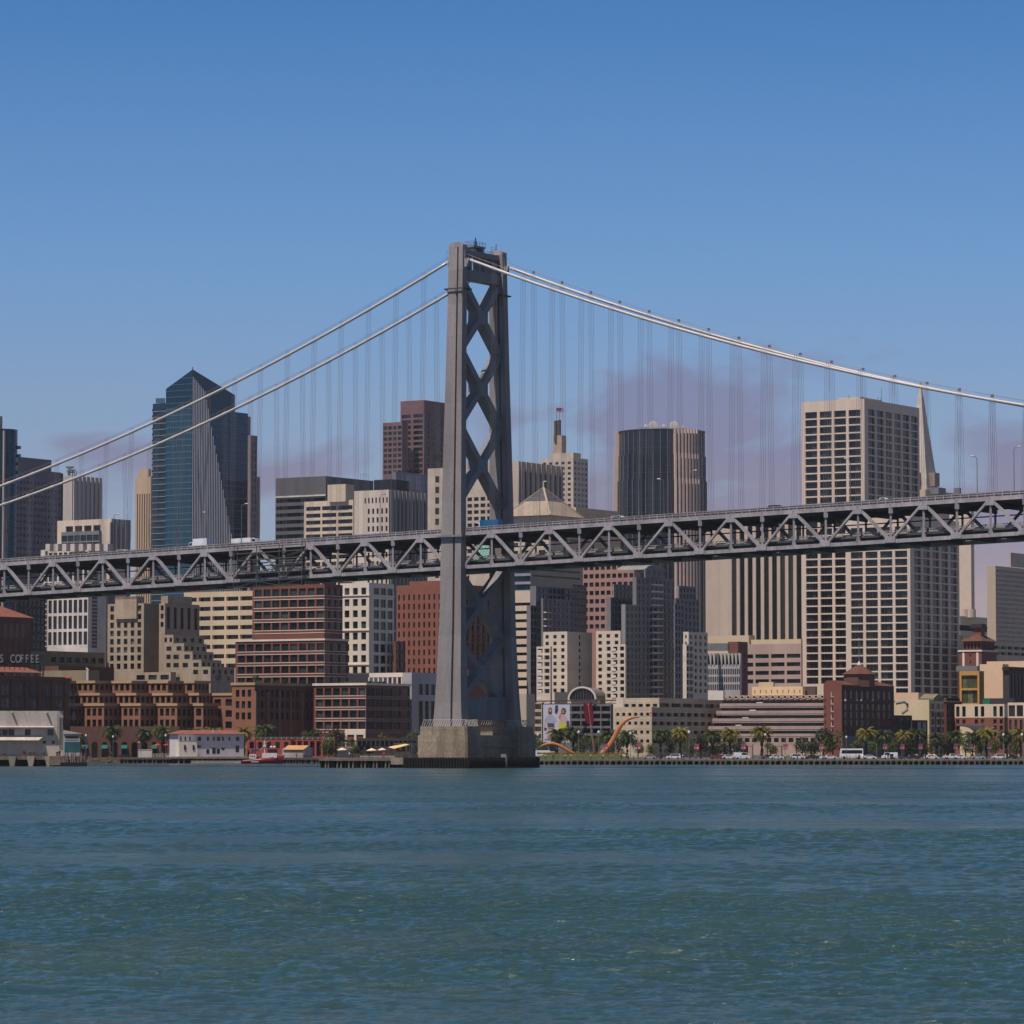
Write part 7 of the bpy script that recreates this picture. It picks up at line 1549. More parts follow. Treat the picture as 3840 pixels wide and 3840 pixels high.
def tree_proto(v, seed, H=6.0, Wd=5.0):
    R = random.Random(seed); o = empty('tree', (0,0,-500)); k = MB(); k.tube([(0,0,0),(.08,0,H*.2),(.0,.1,H*.45),(.1,0,H*.7)], [.22,.18,.13,.06], 7)
    blobs = []
    for i in range(15):
        a = R.uniform(0, 6.28); r = Wd*.36*R.random()**.5; z = H*R.uniform(.36, .86); r *= 1-.5*max(0, z/H-.55); blobs.append((r*math.cos(a), r*math.sin(a), z, R.uniform(.7, 1.25)*Wd/5))
        if i < 7: k.tube([(0,0,H*.3), (r*math.cos(a)*.5, r*math.sin(a)*.5, (H*.3+z)/2+.2), (r*math.cos(a), r*math.sin(a), z)], [.1,.07,.03], 5)
    k.build('trunk', barkm, o); k = MB()
    for bx_, by_, bz_, br in blobs:
        for j in range(95):
            d = Vector((R.gauss(0,1), R.gauss(0,1), R.gauss(0,1))).normalized()*br*R.uniform(.55, 1.08); c = Vector((bx_, by_, bz_))+d*Vector((1,1,.8)).length/1.62; s = R.uniform(.10, .24)
            a, b_ = Vector((R.gauss(0,1), R.gauss(0,1), R.gauss(0,.6))).normalized()*s, Vector((R.gauss(0,1), R.gauss(0,1), R.gauss(0,1))).normalized()*s*.7
            k.quad(c-a-b_*.3, c+b_, c+a+b_*.3, c-b_)
    k.build('crown', tl[v], o); return o
tp = [tree_proto(0, 11), tree_proto(1, 12), tree_proto(2, 13), tree_proto(0, 14, 4.6, 5.4), tree_proto(1, 15, 5.4, 6.0)]
TREES = [(288,1318,0,1.15,'dark leafy tree between the pale annex and the sawtooth block'),
 (1112,1306,2,.9,'bright green bush like tree above the low red brick terrace'),(1205,1304,0,1.35,'dark leafy tree left of the white arcade bay'),(1262,1308,0,1.35,'second dark leafy tree left of the white arcade bay'),(1232,1284,2,.95,'bright round tree left of the green parasols'),(1270,1284,1,.8,'olive round tree just behind the green parasols'),(1312,1290,2,.9,'bright tree behind the right green parasol'),(1437,1318,2,1.15,'bright leafy tree right of the white arcade bay'),(1480,1318,1,1.05,'olive leafy tree in the middle before the grey stone block'),(1547,1316,1,1.35,'tall olive tree beside the left foot of the tower'),
 (1322,1030,1,.55,'low olive shrub tree on the wharf between the pale parasols'),(1345,1060,0,.6,'dark shrub tree on the wharf behind the railing'),(1385,1064,1,.7,'olive shrub tree on the wharf left of the paired parasols'),(1572,1040,0,.6,'dark shrub tree at the right end of the wharf'),
 (1998,1290,0,1.1,'dark tree between the tower pier and the concrete pylon'),(2020,1262,1,1.0,'olive tree left of the low bow limb'),(2190,1262,4,1.15,'broad olive tree left of the arrow shaft'),(2240,1266,1,1.1,'olive tree right of the arrow shaft'),(2318,1262,0,.9,'dark tree under the tall bow limb'),(2392,1258,1,.9,'olive tree right of the bow sculpture'),(2440,1256,4,.75,'low olive tree before the pale stone corner'),(2512,1254,0,.9,'dark tree between the first two palms right of the bow'),(2585,1250,4,1.0,'broad olive tree behind a golden palm'),(2628,1250,0,1.15,'tall dark tree at the foot of the stone block'),(2700,1252,3,1.0,'low dark tree below the left terraces'),(2762,1246,3,1.1,'dark bushy tree below the golden palm at the terraces'),(2890,1246,1,.8,'olive tree right of the tall golden palm'),
 (3020,1236,3,1.15,'dark round tree before the rosy office'),(3052,1240,3,.95,'second dark round tree before the rosy office'),(3086,1240,0,1.35,'tall dark tree before the red brick end gable'),(3122,1238,2,1.25,'bright leafy tree before the red brick end gable'),(3215,1258,1,.9,'olive tree behind the white coach'),(3280,1256,1,1.0,'olive tree at the right part of the dark brick building'),(3340,1254,4,1.0,'broad olive tree right of the dark brick building'),(3415,1258,0,.9,'dark tree before the teal glazed block'),(3470,1258,0,.85,'dark tree left of the sparse palm'),(3540,1256,0,.8,'dark tree before the brown brick house'),(3620,1258,1,1.0,'olive tree left of the curved roof hall'),(3680,1256,1,.95,'olive tree behind the palms at the curved roof hall'),(3735,1258,4,1.0,'broad olive tree before the hotel front'),(3800,1258,1,.9,'olive tree at the right edge before the hotel')]
used = set()
for i, (x, D, v, s, lab) in enumerate(TREES):
    s *= 1.3 if D > 1150 else 1
    z = 2.6 if 1310 < x < 1600 and D < 1100 else G
    loc = ground_at(x, D, z)
    if v not in used: used.add(v); o = tp[v]; o.location = loc; o.rotation_euler.z = i; o.scale = (s,s,s); tag(o, lab, 'tree', 'leafy trees along the shore')
    else: inst(tp[v], loc, i*1.7, lab, 'leafy trees along the shore', s, 'tree')
# roof garden trees over the sawtooth block
for i, (x, y, D, s) in enumerate(((818,2556,1352,.5),(856,2556,1352,.5),(905,2568,1346,.42),(960,2560,1348,.6),(1000,2566,1346,.42),(1040,2568,1346,.4),(1066,2568,1346,.4))):
    p = P(x, y, D); inst(tp[i % 2], (p.x, D, p.z-.3), i, 'small dark roof garden tree on top of the orange brick block', 'roof garden trees on the brick block', s, 'tree')
# ------------------------------------------------------------ street furniture, vehicles, people
polem = mat('pole_grey', lin(112,112,112), .5, .15)
def lamp_proto(h=7.5):
    o = empty('street_lamp', (0,0,-500)); k = MB(); k.lathe(0, 0, [(.2,0),(.14,.5),(.09,.8),(.07,h)], 8); k.build('pole', polem, o); k = MB(); k.lathe(0, 0, [(.1,h),(.36,h+.15),(.4,h+.5),(.2,h+.8),(.05,h+1.0)], 8); k.build('lamp_head', mat('lamp_shade', lin(196,196,200), .5), o); return o
lpz = lamp_proto()
def place(proto, loc, rz, lab, cat, grp, s=1):
    if proto.location.z < -400: o = proto; o.location = loc; o.rotation_euler.z = rz; o.scale = (s,s,s); tag(o, lab, cat, grp); return o
    return inst(proto, loc, rz, lab, grp, s, cat)
for x, D, h, lab in ((322,1300,1.0,'street lamp beside the pale annex'),(424,1302,.95,'street lamp in front of the leftmost palm'),(522,1302,.7,'short street lamp at the landing stage'),(621,1302,1.0,'street lamp just left of the boathouse'),(785,1300,.95,'white topped lamp in front of the boathouse'),(2017,1204,1.0,'street lamp left of the low bow limb'),(2170,1204,1.1,'street lamp left of the arrow shaft'),(2245,1204,1.1,'street lamp right of the arrow shaft'),(2364,1204,1.05,'street lamp right of the tall bow limb'),(2584,1204,1.1,'street lamp between two golden palms at the stone block'),(2747,1204,.4,'short lamp below the rosy terraces'),(2870,1204,1.0,'street lamp beside the tall golden palm'),(3174,1204,.9,'street lamp before the white coach'),(3763,1204,1.0,'street lamp at the hotel corner'),(3833,1204,1.0,'street lamp at the right edge')):
    place(lpz, ground_at(x, D), 0, lab, 'street lamp', 'street lamps along the shore', h)
def banner_proto():
    o = empty('banner_post', (0,0,-500)); h = 6.6; k = MB(); k.lathe(0, 0, [(.16,0),(.1,.5),(.07,h)], 8); k.lathe(0,0,[(.07,h-.02),(.25,h+.1),(.2,h+.5),(.03,h+.6)],8); k.build('pole', polem, o)
    for sx, c in ((-1, (104,98,122)), (1, (206,70,88))):
        k = MB(); w_ = .95 if sx > 0 else .6; k.box(min(sx*.12,sx*w_), max(sx*.12,sx*w_), -.03, .03, 3.2, 5.0); k.build('banner', mat('banner_%d' % c[0], lin(*c), .7, .12, 1.5), o)
        k = MB(); k.box(min(sx*.25,sx*w_*.85), max(sx*.25,sx*w_*.85), -.04, .04, 3.5, 3.9); k.build('banner_print', mat('banner_pale', lin(226,196,200), .7), o)
    return o
bpz = banner_proto()
for i, (x, lab) in enumerate(((2268,'post with pink banner at the foot of the tall bow limb'),(2391,'post with pink banner right of the bow sculpture'),(2610,'post with pink banner left of the dark palm at the terraces'),(2786,'post with pink banner under the rosy terraces'),(2944,'post with pink banner before the entrance of the rosy office'),(3078,'post with pink banner before the tall dark tree'),(3317,'post with pink banner at the corner of the dark brick building'),(3382,'post with pink banner by the thin golden palm'),(3450,'post with pink banner by the pale cafe parasols'),(3582,'post with pink banner before the brown brick house'),(3640,'post with pink banner left of the curved roof hall'),(3708,'post with pink banner before the curved roof hall'))):
    place(bpz, ground_at(x, 1212), .05*i, lab, 'banner post', 'banner posts along the promenade')
def car_proto(c, name='parked_car', kind='sedan'):
    o = empty(name, (0,0,-500)); L_, W2 = (4.6, .9)
    prof = {'sedan': [(-2.3,.35),(2.3,.35),(2.3,.75),(1.5,.95),(.75,1.42),(-.9,1.45),(-1.7,1.0),(-2.3,.92)], 'suv': [(-2.35,.4),(2.35,.4),(2.35,.95),(1.3,1.1),(.7,1.75),(-2.1,1.78),(-2.35,1.1)], 'van': [(-2.6,.4),(2.6,.4),(2.6,1.1),(1.9,1.35),(1.5,2.2),(-2.6,2.25)], 'pickup': [(-2.8,.5),(2.7,.5),(2.7,1.0),(1.4,1.15),(.8,1.8),(-.5,1.82),(-.7,1.2),(-2.8,1.15)]}[kind]
    n = len(prof); k = MB(); k.v = [(x, -W2, z) for x, z in prof]+[(x, W2, z) for x, z in prof]; k.f = [tuple(range(n)), tuple(range(2*n-1, n-1, -1))]+[(i, (i+1) % n, n+(i+1) % n, n+i) for i in range(n)]; k.build('body', c, o)
    zt_ = max(z for _, z in prof); zl = {'sedan':1.0,'suv':1.15,'van':1.4,'pickup':1.2}[kind]; gx = {'sedan':(-1.2,.95),'suv':(-2.0,.85),'van':(-.2,1.55),'pickup':(-.45,1.0)}[kind]
    for s_ in (-1, 1):
        k = MB(); y = s_*(W2+.012); k.quad((gx[0]-.1,y,zl), (gx[1]+.25,y,zl), (gx[1]-.25,y,zt_-.12), (gx[0]+.2,y,zt_-.12)); k.build('side_window', gl, o)
    for x in (-1.45, 1.45):
        for s_ in (-1, 1):
            k = MB(); r = .34; m = 12; k.v = [(x+r*math.cos(2*math.pi*j/m), s_*(W2-.16), .34+r*math.sin(2*math.pi*j/m)) for j in range(m)]+[(x+r*math.cos(2*math.pi*j/m), s_*(W2+.02), .34+r*math.sin(2*math.pi*j/m)) for j in range(m)]; k.f = [tuple(range(m)), tuple(range(m, 2*m))]+[(j, (j+1) % m, m+(j+1) % m, m+j) for j in range(m)]; k.build('wheel', mat('tyre', (.02,.02,.02), .9), o)
    k = MB(); x = prof[1][0]; k.box(x-.02, x+.03, -.75, -.4, .6, .75); k.build('headlight', whitem, o); k = MB(); k.box(x-.02, x+.03, .4, .75, .6, .75); k.build('headlight', whitem, o)
    return o
paint = lambda n, c: mat('car_'+n, lin(*c), .25, .03, 1, spec=.6)
CP_ = {'white': car_proto(paint('white', (226,226,228))), 'silver': car_proto(paint('silver', (164,166,170))), 'black': car_proto(paint('black', (28,28,32))), 'red': car_proto(paint('red', (140,40,36))), 'white suv': car_proto(paint('white', (226,226,228)), kind='suv'), 'black suv': car_proto(paint('black', (28,28,32)), kind='suv'), 'white van': car_proto(paint('white', (226,226,228)), 'parked_van', 'van'), 'white pickup': car_proto(paint('white', (226,226,228)), 'pickup_truck', 'pickup'), 'yellow': car_proto(paint('yellow', (214,168,50))), 'blue suv': car_proto(paint('blue', (50,66,104)), kind='suv')}
for x, D, t, lab in ((2436,1206,'silver','silver car by the quay rail right of the bow'),(2525,1206,'white suv','white car between the first two palms right of the bow'),(2690,1206,'red','dark red car by the quay rail under the terraces'),(2705,1232,'silver','silver car under the dark palm at the terraces'),(2732,1206,'white','white car by the short lamp under the terraces'),(2782,1206,'white van','white van by the quay rail under the terraces'),(2880,1232,'silver','silver car beside the tall golden palm'),(2912,1206,'white','white car left of the office entrance'),(2992,1206,'white suv','white car before the dark round tree'),(3045,1206,'black','black car before the dark round trees'),(3068,1206,'white','white car under the tall dark tree'),(3112,1206,'white','white car just left of the coach'),(3260,1206,'white','white car just right of the coach'),(3290,1232,'black suv','black car behind the golden palm by the coach'),(3335,1206,'white van','white van at the corner of the dark brick building'),(3362,1206,'blue suv','blue car right of the white van'),(3425,1206,'black','black car below the cafe parasols'),(3492,1206,'white','white car below the paired cafe parasols'),(3568,1206,'white pickup','white pickup before the brown brick house'),(3600,1206,'white','white car right of the pickup'),(3668,1206,'silver','silver car left of the curved roof hall'),(3745,1206,'white suv','white car before the hotel front'),(3790,1232,'black','black car before the hotel corner'),
 (470,1306,'black','black car under the arches of the sawtooth block'),(650,1312,'silver','silver car just left of the boathouse porch')):
    place(CP_[t], ground_at(x, D, G+.02), 0.03*((x*7) % 5-2)+(math.pi if x % 2 else 0), lab, 'van' if 'van' in t else 'car', 'vehicles parked along the shore')
def box_truck(name, lab, bodyc, cabc, Lb, h, cat='truck'):
    o = empty(name, (0,0,-500), 0, lab, cat); k = MB(); k.box(-Lb/2, Lb/2-1.7, -1.2, 1.2, .9, h); k.build('cargo_box', bodyc, o); k = MB(); k.hexa([(Lb/2-1.6,-1.1,.6),(Lb/2+.3,-1.1,.6),(Lb/2+.3,1.1,.6),(Lb/2-1.6,1.1,.6),(Lb/2-1.6,-1.05,2.5),(Lb/2-.3,-1.05,2.5),(Lb/2-.3,1.05,2.5),(Lb/2-1.6,1.05,2.5)]); k.build('cab', cabc, o)
    for s_ in (-1, 1): k = MB(); y = s_*1.09; k.quad((Lb/2-1.3,y*1.01,1.6),(Lb/2-.1,y*1.01,1.6),(Lb/2-.4,y*1.0,2.3),(Lb/2-1.3,y*1.0,2.3)); k.build('side_window', gl, o)
    for x in (-Lb/2+1.2, Lb/2-.8):
        for s_ in (-1,1): k = MB(); m = 12; r=.5; k.v = [(x+r*math.cos(2*math.pi*j/m), s_*.95, .5+r*math.sin(2*math.pi*j/m)) for j in range(m)]+[(x+r*math.cos(2*math.pi*j/m), s_*1.16, .5+r*math.sin(2*math.pi*j/m)) for j in range(m)]; k.f = [tuple(range(m)), tuple(range(m,2*m))]+[(j,(j+1)%m,m+(j+1)%m,m+j) for j in range(m)]; k.build('wheel', mat('tyre', (.02,.02,.02)), o)
    k = MB(); k.box(-Lb/2, Lb/2, -.5, .5, .55, .9); k.build('chassis', mat('tyre', (.02,.02,.02)), o); return o
def station(px, off):
    lo, hi = -12, 46
    for _ in range(45):
        m = (lo+hi)/2; v = bp(m, off, zt(m)+1)
        if proj(v)[0] < px: lo = m
        else: hi = m
    return lo
def deck_loc(px, off): i = station(px, off); return bp(i, off, zt(i)+.45)
RB = math.atan2(UY, UX)
def on_deck(o, px, off, flip=False): o.location = deck_loc(px, off); o.rotation_euler = (0, -math.atan(.2305/9.2)*(1 if not flip else -1), RB+(math.pi if flip else 0)); return o
t1 = box_truck('delivery_truck', 'white box truck on the bridge deck left of the scaffold', paint('white', (226,226,228)), paint('white', (226,226,228)), 6.6, 3.4); on_deck(t1, 750, 5, True)
t2 = box_truck('delivery_truck', 'bright blue truck with white cab on the deck just right of the tower', paint('truck_blue', (14,96,140)), paint('white', (226,226,228)), 7.6, 3.1); on_deck(t2, 1833, 5, True)
t3 = box_truck('motorhome', 'long white motorhome on the bridge deck left of the scaffold lattice', paint('white', (226,226,228)), paint('white', (226,226,228)), 8.6, 2.7, 'motorhome'); on_deck(t3, 922, 5, False)
for px, t, off, lab in ((452,'white suv',5,'white car on the bridge deck over the white grid tower'),(285,'black',5,'black car on the bridge deck near the left edge'),(1040,'white',5,'white car on the bridge deck above the scaffold'),(1158,'black',5,'dark car on the bridge deck right of the scaffold'),(2325,'white suv',4,'white car on the deck below the round dark tower'),(2595,'yellow',4,'yellow taxi like car on the bridge deck below the striped side of the round tower'),(2915,'black suv',4,'black car on the deck between the round tower and tall cream tower'),(3312,'white pickup',4,'white pickup on the deck in front of the tall cream tower'),(3775,'black',4,'dark car on the bridge deck at the right edge'),(3530,'black',8,'dark car on the bridge deck right of the pyramid tower')):
    c = place(CP_[t], (0,0,0), 0, lab, 'car', 'cars crossing the bridge'); on_deck(c, px, off, px < 1700)
for o in list(CP_.values())+[lpz, bpz]:
    if o.location.z < -400:
        for c in list(o.children): bpy.data.objects.remove(c)
        bpy.data.objects.remove(o)
# lamps on the bridge
def bridge_lamp(px, py_top, off, arm, lab):
    i = station(px, off); b0 = bp(i, off, zt(i)+.4); h = P(px, py_top, b0.y).z-b0.z
    o = empty('bridge_lamp', b0, 0, lab, 'street lamp', 'lamps along the bridge deck'); k = MB(); k.tube([(0,0,0), (0,0,h*.93), (arm*.25,0,h*.985), (arm*.7,0,h)], [.13,.09,.08,.06], 7); k.build('pole', polem, o); k = MB(); k.tube([(arm*.62,0,h-.02), (arm*1.15,0,h+.02)], .18, 7); k.build('lamp_head', whitem, o)
for q in ((905,1889,.3,1.6,'bridge lamp with arm to the right before the tall blue glass tower'),(2024,1806,21.9,1.6,'bridge lamp right of the tower over the pyramid roof spire'),(2490,1796,21.9,-1.6,'bridge lamp with arm to the left before the round dark tower'),(3665,1710,21.9,-1.4,'bridge lamp with arm to the left near the right edge'),(3803,1675,.3,1.4,'bridge lamp with arm to the right at the right edge'),(425,1927,21.9,1.4,'bridge lamp over the white crown of the grid tower'),(780,1921,21.9,-1.4,'bridge lamp before the pale fins of the blue glass tower'),(1425,1853,21.9,1.4,'bridge lamp before the pale cream office'),(2590,1764,.3,1.4,'bridge lamp before the striped side of the round tower'),(3190,1719,21.9,-1.4,'bridge lamp before the tall cream tower')): bridge_lamp(*q)
# coach, motorhome on the shore
def coach():
    o = empty('coach', ground_at(3192, 1208), 0, 'white coach with a dark window band parked on the boulevard', 'coach'); k = MB(); k.hexa([(-3.8,-1.25,.5),(3.7,-1.25,.5),(3.7,1.25,.5),(-3.8,1.25,.5),(-3.4,-1.25,3.5),(3.7,-1.25,3.5),(3.7,1.25,3.5),(-3.4,1.25,3.5)]); k.build('body', paint('white', (226,226,228)), o)
    k = MB(); k.hexa([(-3.3,-1.27,1.9),(3.5,-1.27,1.9),(3.5,-1.2,1.9),(-3.3,-1.2,1.9),(-3.1,-1.27,3.0),(3.5,-1.27,3.0),(3.5,-1.2,3.0),(-3.1,-1.2,3.0)]); k.build('window_band', gl, o)
    for x in (-2.4, 2.3): k = MB(); m = 12; k.v = [(x+.5*math.cos(2*math.pi*j/m), s_, .5+.5*math.sin(2*math.pi*j/m)) for s_ in (-1.28,-1.0) for j in range(m)]; k.f = [tuple(range(m)), tuple(range(m,2*m))]+[(j,(j+1)%m,m+(j+1)%m,m+j) for j in range(m)]; k.build('wheel', mat('tyre', (.02,.02,.02)), o)
coach()
mh = box_truck('motorhome', 'long white motorhome parked left of the low bow limb', paint('white', (226,226,228)), paint('white', (226,226,228)), 7.4, 2.9, 'motorhome'); mh.location = ground_at(2040, 1240)
# traffic signal mast with green street sign
def signal(x, D, arm, lab, sign=True):
    o = empty('traffic_signal', ground_at(x, D), 0, lab, 'traffic signal'); k = MB(); k.tube([(0,0,0),(0,0,5.0)], .12, 7); k.tube([(0,0,4.6),(arm*.5,0,5.6),(arm,0,6.2)], [.1,.08,.05], 6); k.build('mast', polem, o); k = MB(); k.box(arm*.98-.15, arm*.98+.15, -.15, .15, 5.1, 6.1); k.build('signal_head', mat('signal_black', lin(30,30,30), .6), o)
    if sign: k = MB(); k.box(arm*.7-.7, arm*.7+.7, -.05, .05, 5.1, 5.5); k.build('street_sign', mat('sign_green', lin(30,120,88), .6), o)
signal(3288, 1210, -3.4, 'traffic signal mast with a green street sign right of the coach'); signal(2822, 1216, 3.2, 'traffic signal mast under the rosy terraces', False)
# parasols
def parasol(x, D, z, r, h, c, lab, grp):
    p = P(x, HOR, D); o = empty('parasol', (p.x, D, z), 0, lab, 'parasol', grp); k = MB(); k.tube([(0,0,0),(0,0,h)], .05, 6); k.build('pole', polem, o); k = MB(); n = 8
    for i in range(n):
        a, b_ = 2*math.pi*i/n, 2*math.pi*(i+1)/n; k.tri((0,0,h+.05), (r*math.cos(a),r*math.sin(a),h-r*.38), (r*math.cos(b_),r*math.sin(b_),h-r*.38)); k.quad((r*math.cos(a),r*math.sin(a),h-r*.38),(r*math.cos(b_),r*math.sin(b_),h-r*.38),(r*math.cos(b_),r*math.sin(b_),h-r*.38-.2),(r*math.cos(a),r*math.sin(a),h-r*.38-.2))
    k.build('canopy', mat('canopy_'+c[0], lin(*c[1]), .8, .08), o)
RED, GRN, WHT = ('red', (190,58,52)), ('green', (28,120,84)), ('cream', (232,206,182))
def zfor(y, D): return P(1920, y, D).z
for x, D, y, r, c, lab in ((590,1304,2788,1.3,RED,'red parasol left of the three beside the boathouse'),(624,1304,2789,1.1,RED,'red parasol in the middle of the three beside the boathouse'),(652,1304,2790,1.0,RED,'red parasol nearest the boathouse porch'),(1291,1060,2773,1.15,GRN,'green parasol on the left of the pair above the wharf'),(1321,1060,2773,1.3,GRN,'green parasol on the right of the pair above the wharf'),(1283,1040,2804,1.4,WHT,'cream parasol at the left end of the wharf terrace'),(1394,1040,2806,1.45,WHT,'cream parasol on the left of the pair in the middle of the wharf'),(1433,1040,2805,1.2,WHT,'cream parasol on the right of the pair in the middle of the wharf'),(1498,1040,2811,1.0,RED,'dark red parasol under the beige sail on the wharf'),(3432,1240,2828,1.1,WHT,'cream cafe parasol on the left before the cream gabled building'),(3468,1240,2829,.8,WHT,'small cream cafe parasol before the cream gabled building'),(3489,1240,2829,.8,WHT,'cream cafe parasol just left of the largest one'),(3503,1240,2828,1.1,WHT,'largest cream cafe parasol, rightmost before the gabled building')):
    z = 2.6 if D < 1100 else G; parasol(x, D, z, r, zfor(y, D)-z, c, lab, 'parasols along the shore')
p = P(256, 2552, 1310); parasol(256, 1310, p.z-.5, 1.25, zfor(2536,1310)-p.z+.5, RED, 'red parasol on the roof of the dark brick warehouse', None)
p = P(2440, 2690, 1412); parasol(2440, 1400, zfor(2690,1400), .8, zfor(2670,1400)-zfor(2690,1400), RED, 'red parasol on the terrace of the beige banded stone block', None)
# sail canopy and terrace wall on the wharf
def sail():
    D = 1036; o = empty('shade_sail', P(1500, 2806, D), 0, 'beige shade sail stretched over the wharf terrace', 'canopy'); k = MB(); a = [P(1456, 2803, D-2), P(1535, 2793, D), P(1520, 2790, D+6), P(1462, 2800, D+6), P(1478, 2808, D-3)]
    k.v = [tuple(q) for q in a]+[(q.x, q.y, q.z+.06) for q in a]; k.f = [(0,4,1,2,3),(5,8,7,6,9)]+[(i, j, j+5, i+5) for i, j in ((0,4),(4,1),(1,2),(2,3),(3,0))]; k.build('cloth', mat('sail_beige', lin(226,190,132), .8), o, o.location); k = MB(); [k.tube([(q.x,q.y,2.6),(q.x,q.y,q.z)], .06, 6) for q in (a[0], a[1], a[2])]; k.build('post', polem, o, o.location)
sail()
b = Bld('terrace_cafe', 'low cream walled cafe on the wharf under the shade sail', 1560, 2785, 1056, cat='cafe', rot=math.radians(70)); b.blk(1480, 1545, 1552, 2786, m=cm2, L=WN(3, 44, .6, .6, rec=.5, top=6, yb=2830), LR=5); b.blk(1265, 1330, 1336, 2800, m=cm2, D=1090, LR=4); b.finish(); BL.clear()
# long dark terrace building behind the wharf
b = Bld('low_block', 'long low dark terrace building behind the wharf', 1580, 2768, 1280, rot=math.radians(75)); b.blk(1340, 1580, 1590, 2768, m=mat('terrace_dark', lin(58,54,54), .85, .2), L=WN(14, 40, .7, .5, rec=.4, top=10, yb=2830), LR=8); b.finish(); BL.clear()
# people ------------------------------------------------------------
def person_proto(pose, top, pants, skin, hair):
    me = bpy.data.meshes.new('body'); st = .16 if pose == 'walk' else .0
    J = dict(pel=(0,0,.93), sp=(0,0,1.2), ch=(0,.0,1.38), nk=(0,0,1.5), hd=(0,-.02,1.62), ht=(0,-.01,1.74), lh=(.1,0,.9), lk=(.11,-st*.6,.5), la=(.11,st,.08), lt=(.11,st-.2,.05), rh=(-.1,0,.9), rk=(-.11,-.02+st*.2,.5), ra=(-.11,-st*1.2,.09), rt=(-.11,-st*1.2-.2,.05), ls=(.2,0,1.42), le=(.27,.05+st*.4,1.15), lw=(.28,-.04-st,.9), rs=(-.2,0,1.42), re=(-.27,.05-st*.3,1.15), rw=(-.28,-.05+st*.8,.9))
    if pose == 'rail': J.update(lw=(.2,-.42,1.08), le=(.27,-.16,1.14), rw=(-.2,-.42,1.08), re=(-.27,-.16,1.14))
    R_ = dict(pel=.15, sp=.13, ch=.16, nk=.055, hd=.1, ht=.07, lh=.1, lk=.065, la=.045, lt=.045, rh=.1, rk=.065, ra=.045, rt=.045, ls=.065, le=.048, lw=.038, rs=.065, re=.048, rw=.038)
    ks = list(J); E_ = [('pel','sp'),('sp','ch'),('ch','nk'),('nk','hd'),('hd','ht'),('pel','lh'),('lh','lk'),('lk','la'),('la','lt'),('pel','rh'),('rh','rk'),('rk','ra'),('ra','rt'),('ch','ls'),('ls','le'),('le','lw'),('ch','rs'),('rs','re'),('re','rw')]
    me.from_pydata([J[q] for q in ks], [(ks.index(a), ks.index(c)) for a, c in E_], []); ob = bpy.data.objects.new('tmp', me); col.objects.link(ob); md = ob.modifiers.new('s', 'SKIN'); md.use_smooth_shade = True
    for i, q in enumerate(ks): v = me.skin_vertices[0].data[i]; v.radius = (R_[q], R_[q]*(.75 if q in ('pel','sp','ch') else 1)); v.use_root = (q == 'pel')
    bpy.context.view_layer.update(); m2 = bpy.data.meshes.new_from_object(ob.evaluated_get(bpy.context.evaluated_depsgraph_get())); bpy.data.objects.remove(ob); m2.name = 'body'; m2.materials.clear()
    for c in (skin, top, pants, hair): m2.materials.append(c)
    for f in m2.polygons:
        c = f.center; f.material_index = 3 if (c.z > 1.66 or (c.z > 1.55 and c.y > .03)) else 0 if c.z > 1.47 else 2 if c.z < .95 and abs(c.x) < .22 else 0 if (abs(c.x) > .2 and c.z < 1.1) or (c.y < -.3) else 1
    o = empty('person', (0,0,-500)); bo = bpy.data.objects.new('body', m2); col.objects.link(bo); bo.parent = o; return o
cm_ = lambda n, c: mat('cloth_'+n, lin(*c), .85, .1, 3)
sk1, hr1 = mat('skin', lin(190,140,112), .6, .05), mat('hair', lin(52,38,30), .7)
PC = [('white shirt', 'walk', person_proto('walk', cm_('white',(226,222,220)), cm_('navy',(40,46,66)), sk1, hr1)), ('red shirt', 'stand', person_proto('stand', cm_('red',(186,54,50)), cm_('black',(34,34,38)), sk1, hr1)), ('black jacket', 'rail', person_proto('rail', cm_('black',(34,34,38)), cm_('navy',(40,46,66)), sk1, hr1)), ('orange shirt', 'walk', person_proto('walk', cm_('orange',(220,116,60)), cm_('grey',(96,96,100)), sk1, hr1)), ('blue shirt', 'rail', person_proto('rail', cm_('blue',(70,96,150)), cm_('khaki',(150,132,104)), sk1, hr1))]
PPL = [(2024,1),(2045,0),(2075,2),(2120,0),(2140,0),(2215,0),(2262,0),(2295,3),(2330,2),(2355,0),(2376,3),(2410,1),(2462,2),(2560,0),(2605,3),(2650,1),(2668,1),(2690,2),(2718,0),(2905,1),(2918,3),(2945,0),(2968,1),(2990,2),(3005,0),(3022,1),(3090,2),(3186,0),(3210,1),(3222,2),(3238,0),(3330,2),(3360,0),(3408,4),(3470,2),(3545,0),(3640,1),(3768,1),(3782,0),(3810,2),(3820,0)]
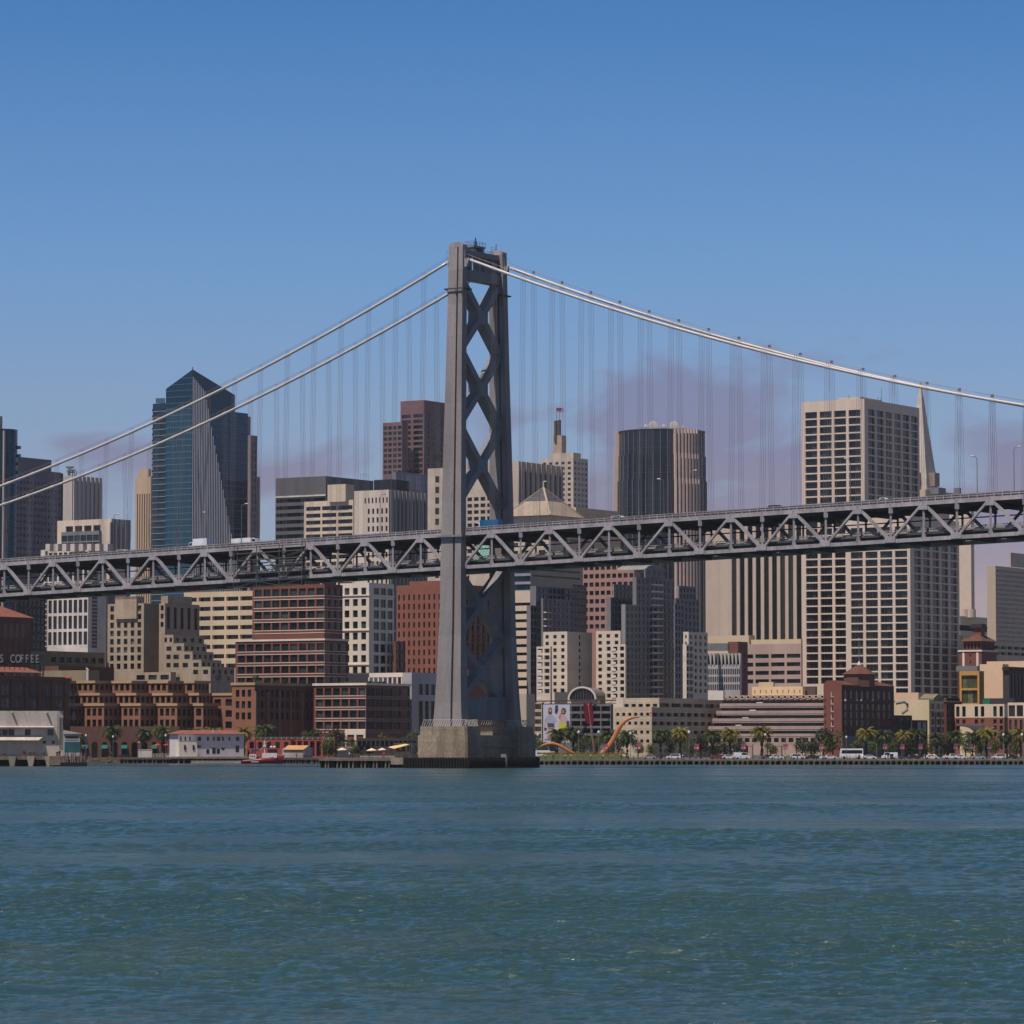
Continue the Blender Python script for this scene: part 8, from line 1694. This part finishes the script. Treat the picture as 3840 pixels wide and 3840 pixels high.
where = ['left of the low bow limb','before the low bow limb','before the lawn mound','before the arrow shaft','before the tall bow limb','right of the bow sculpture','before the stone block','under the rosy terraces','before the office entrance','near the dark round trees','beside the coach','right of the coach','near the cafe parasols','before the brown house','before the hotel']
edges = [2035,2060,2190,2240,2320,2420,2580,2760,2960,3100,3200,3300,3480,3600,9999]
cnt = {}
for i, (x, v) in enumerate(PPL):
    wv = where[[k for k, e_ in enumerate(edges) if x < e_][0]]; c, po, pr_ = PC[v]; key = (c, wv); cnt[key] = cnt.get(key, 0)+1
    act = {'walk': 'walking along the quay', 'stand': 'standing on the quay', 'rail': 'leaning on the quay rail'}[po]
    lab = f'person in {c} {act} {wv}'+('' if cnt[key] == 1 else ', farther right')
    place(pr_, ground_at(x, SHD+(.9 if po == 'rail' else 1.6+(i*37 % 5)*.5), G+.02), 0 if po == 'rail' else (math.pi/2 if i % 2 else -math.pi/2), lab, 'person', 'people on the quay')
for i, (x, D, z, v) in enumerate(((1440,1019,2.6,1),(1565,1018.5,2.6,1),(1575,1018.5,2.6,2),(1112,1270,2.0,1),(1140,1270,2.0,3),(1310,1020,2.6,0))):
    lab = ['person in red shirt standing on the wharf below the cream parasols','person in red shirt at the wharf end beside the tower pier','person in black jacket at the wharf end beside the tower pier','person in red shirt on the dark pier behind the red boat','person in orange shirt on the dark pier behind the red boat','person in white shirt walking on the wharf left of the parasols'][i]
    place(PC[v][2], ground_at(x, D, z), i, lab, 'person', 'people on the wharf and pier')
# ------------------------------------------------------------ air
def haze(density):
    k = MB(); k.box(-4000, 4000, -600, 4300, -3, 232); o = k.build('haze', None); tag(o, 'thin sea haze lying over the bay and the city', kind='stuff')
    m = bpy.data.materials.new('haze_air'); m.use_nodes = True; t = m.node_tree; t.nodes.clear()
    v = t.nodes.new('ShaderNodeVolumePrincipled'); v.inputs['Color'].default_value = (.86, .88, .95, 1); v.inputs['Density'].default_value = density; v.inputs['Anisotropy'].default_value = .2
    ou = t.nodes.new('ShaderNodeOutputMaterial'); t.links.new(v.outputs[0], ou.inputs['Volume']); o.data.materials.append(m)
haze(3e-5)
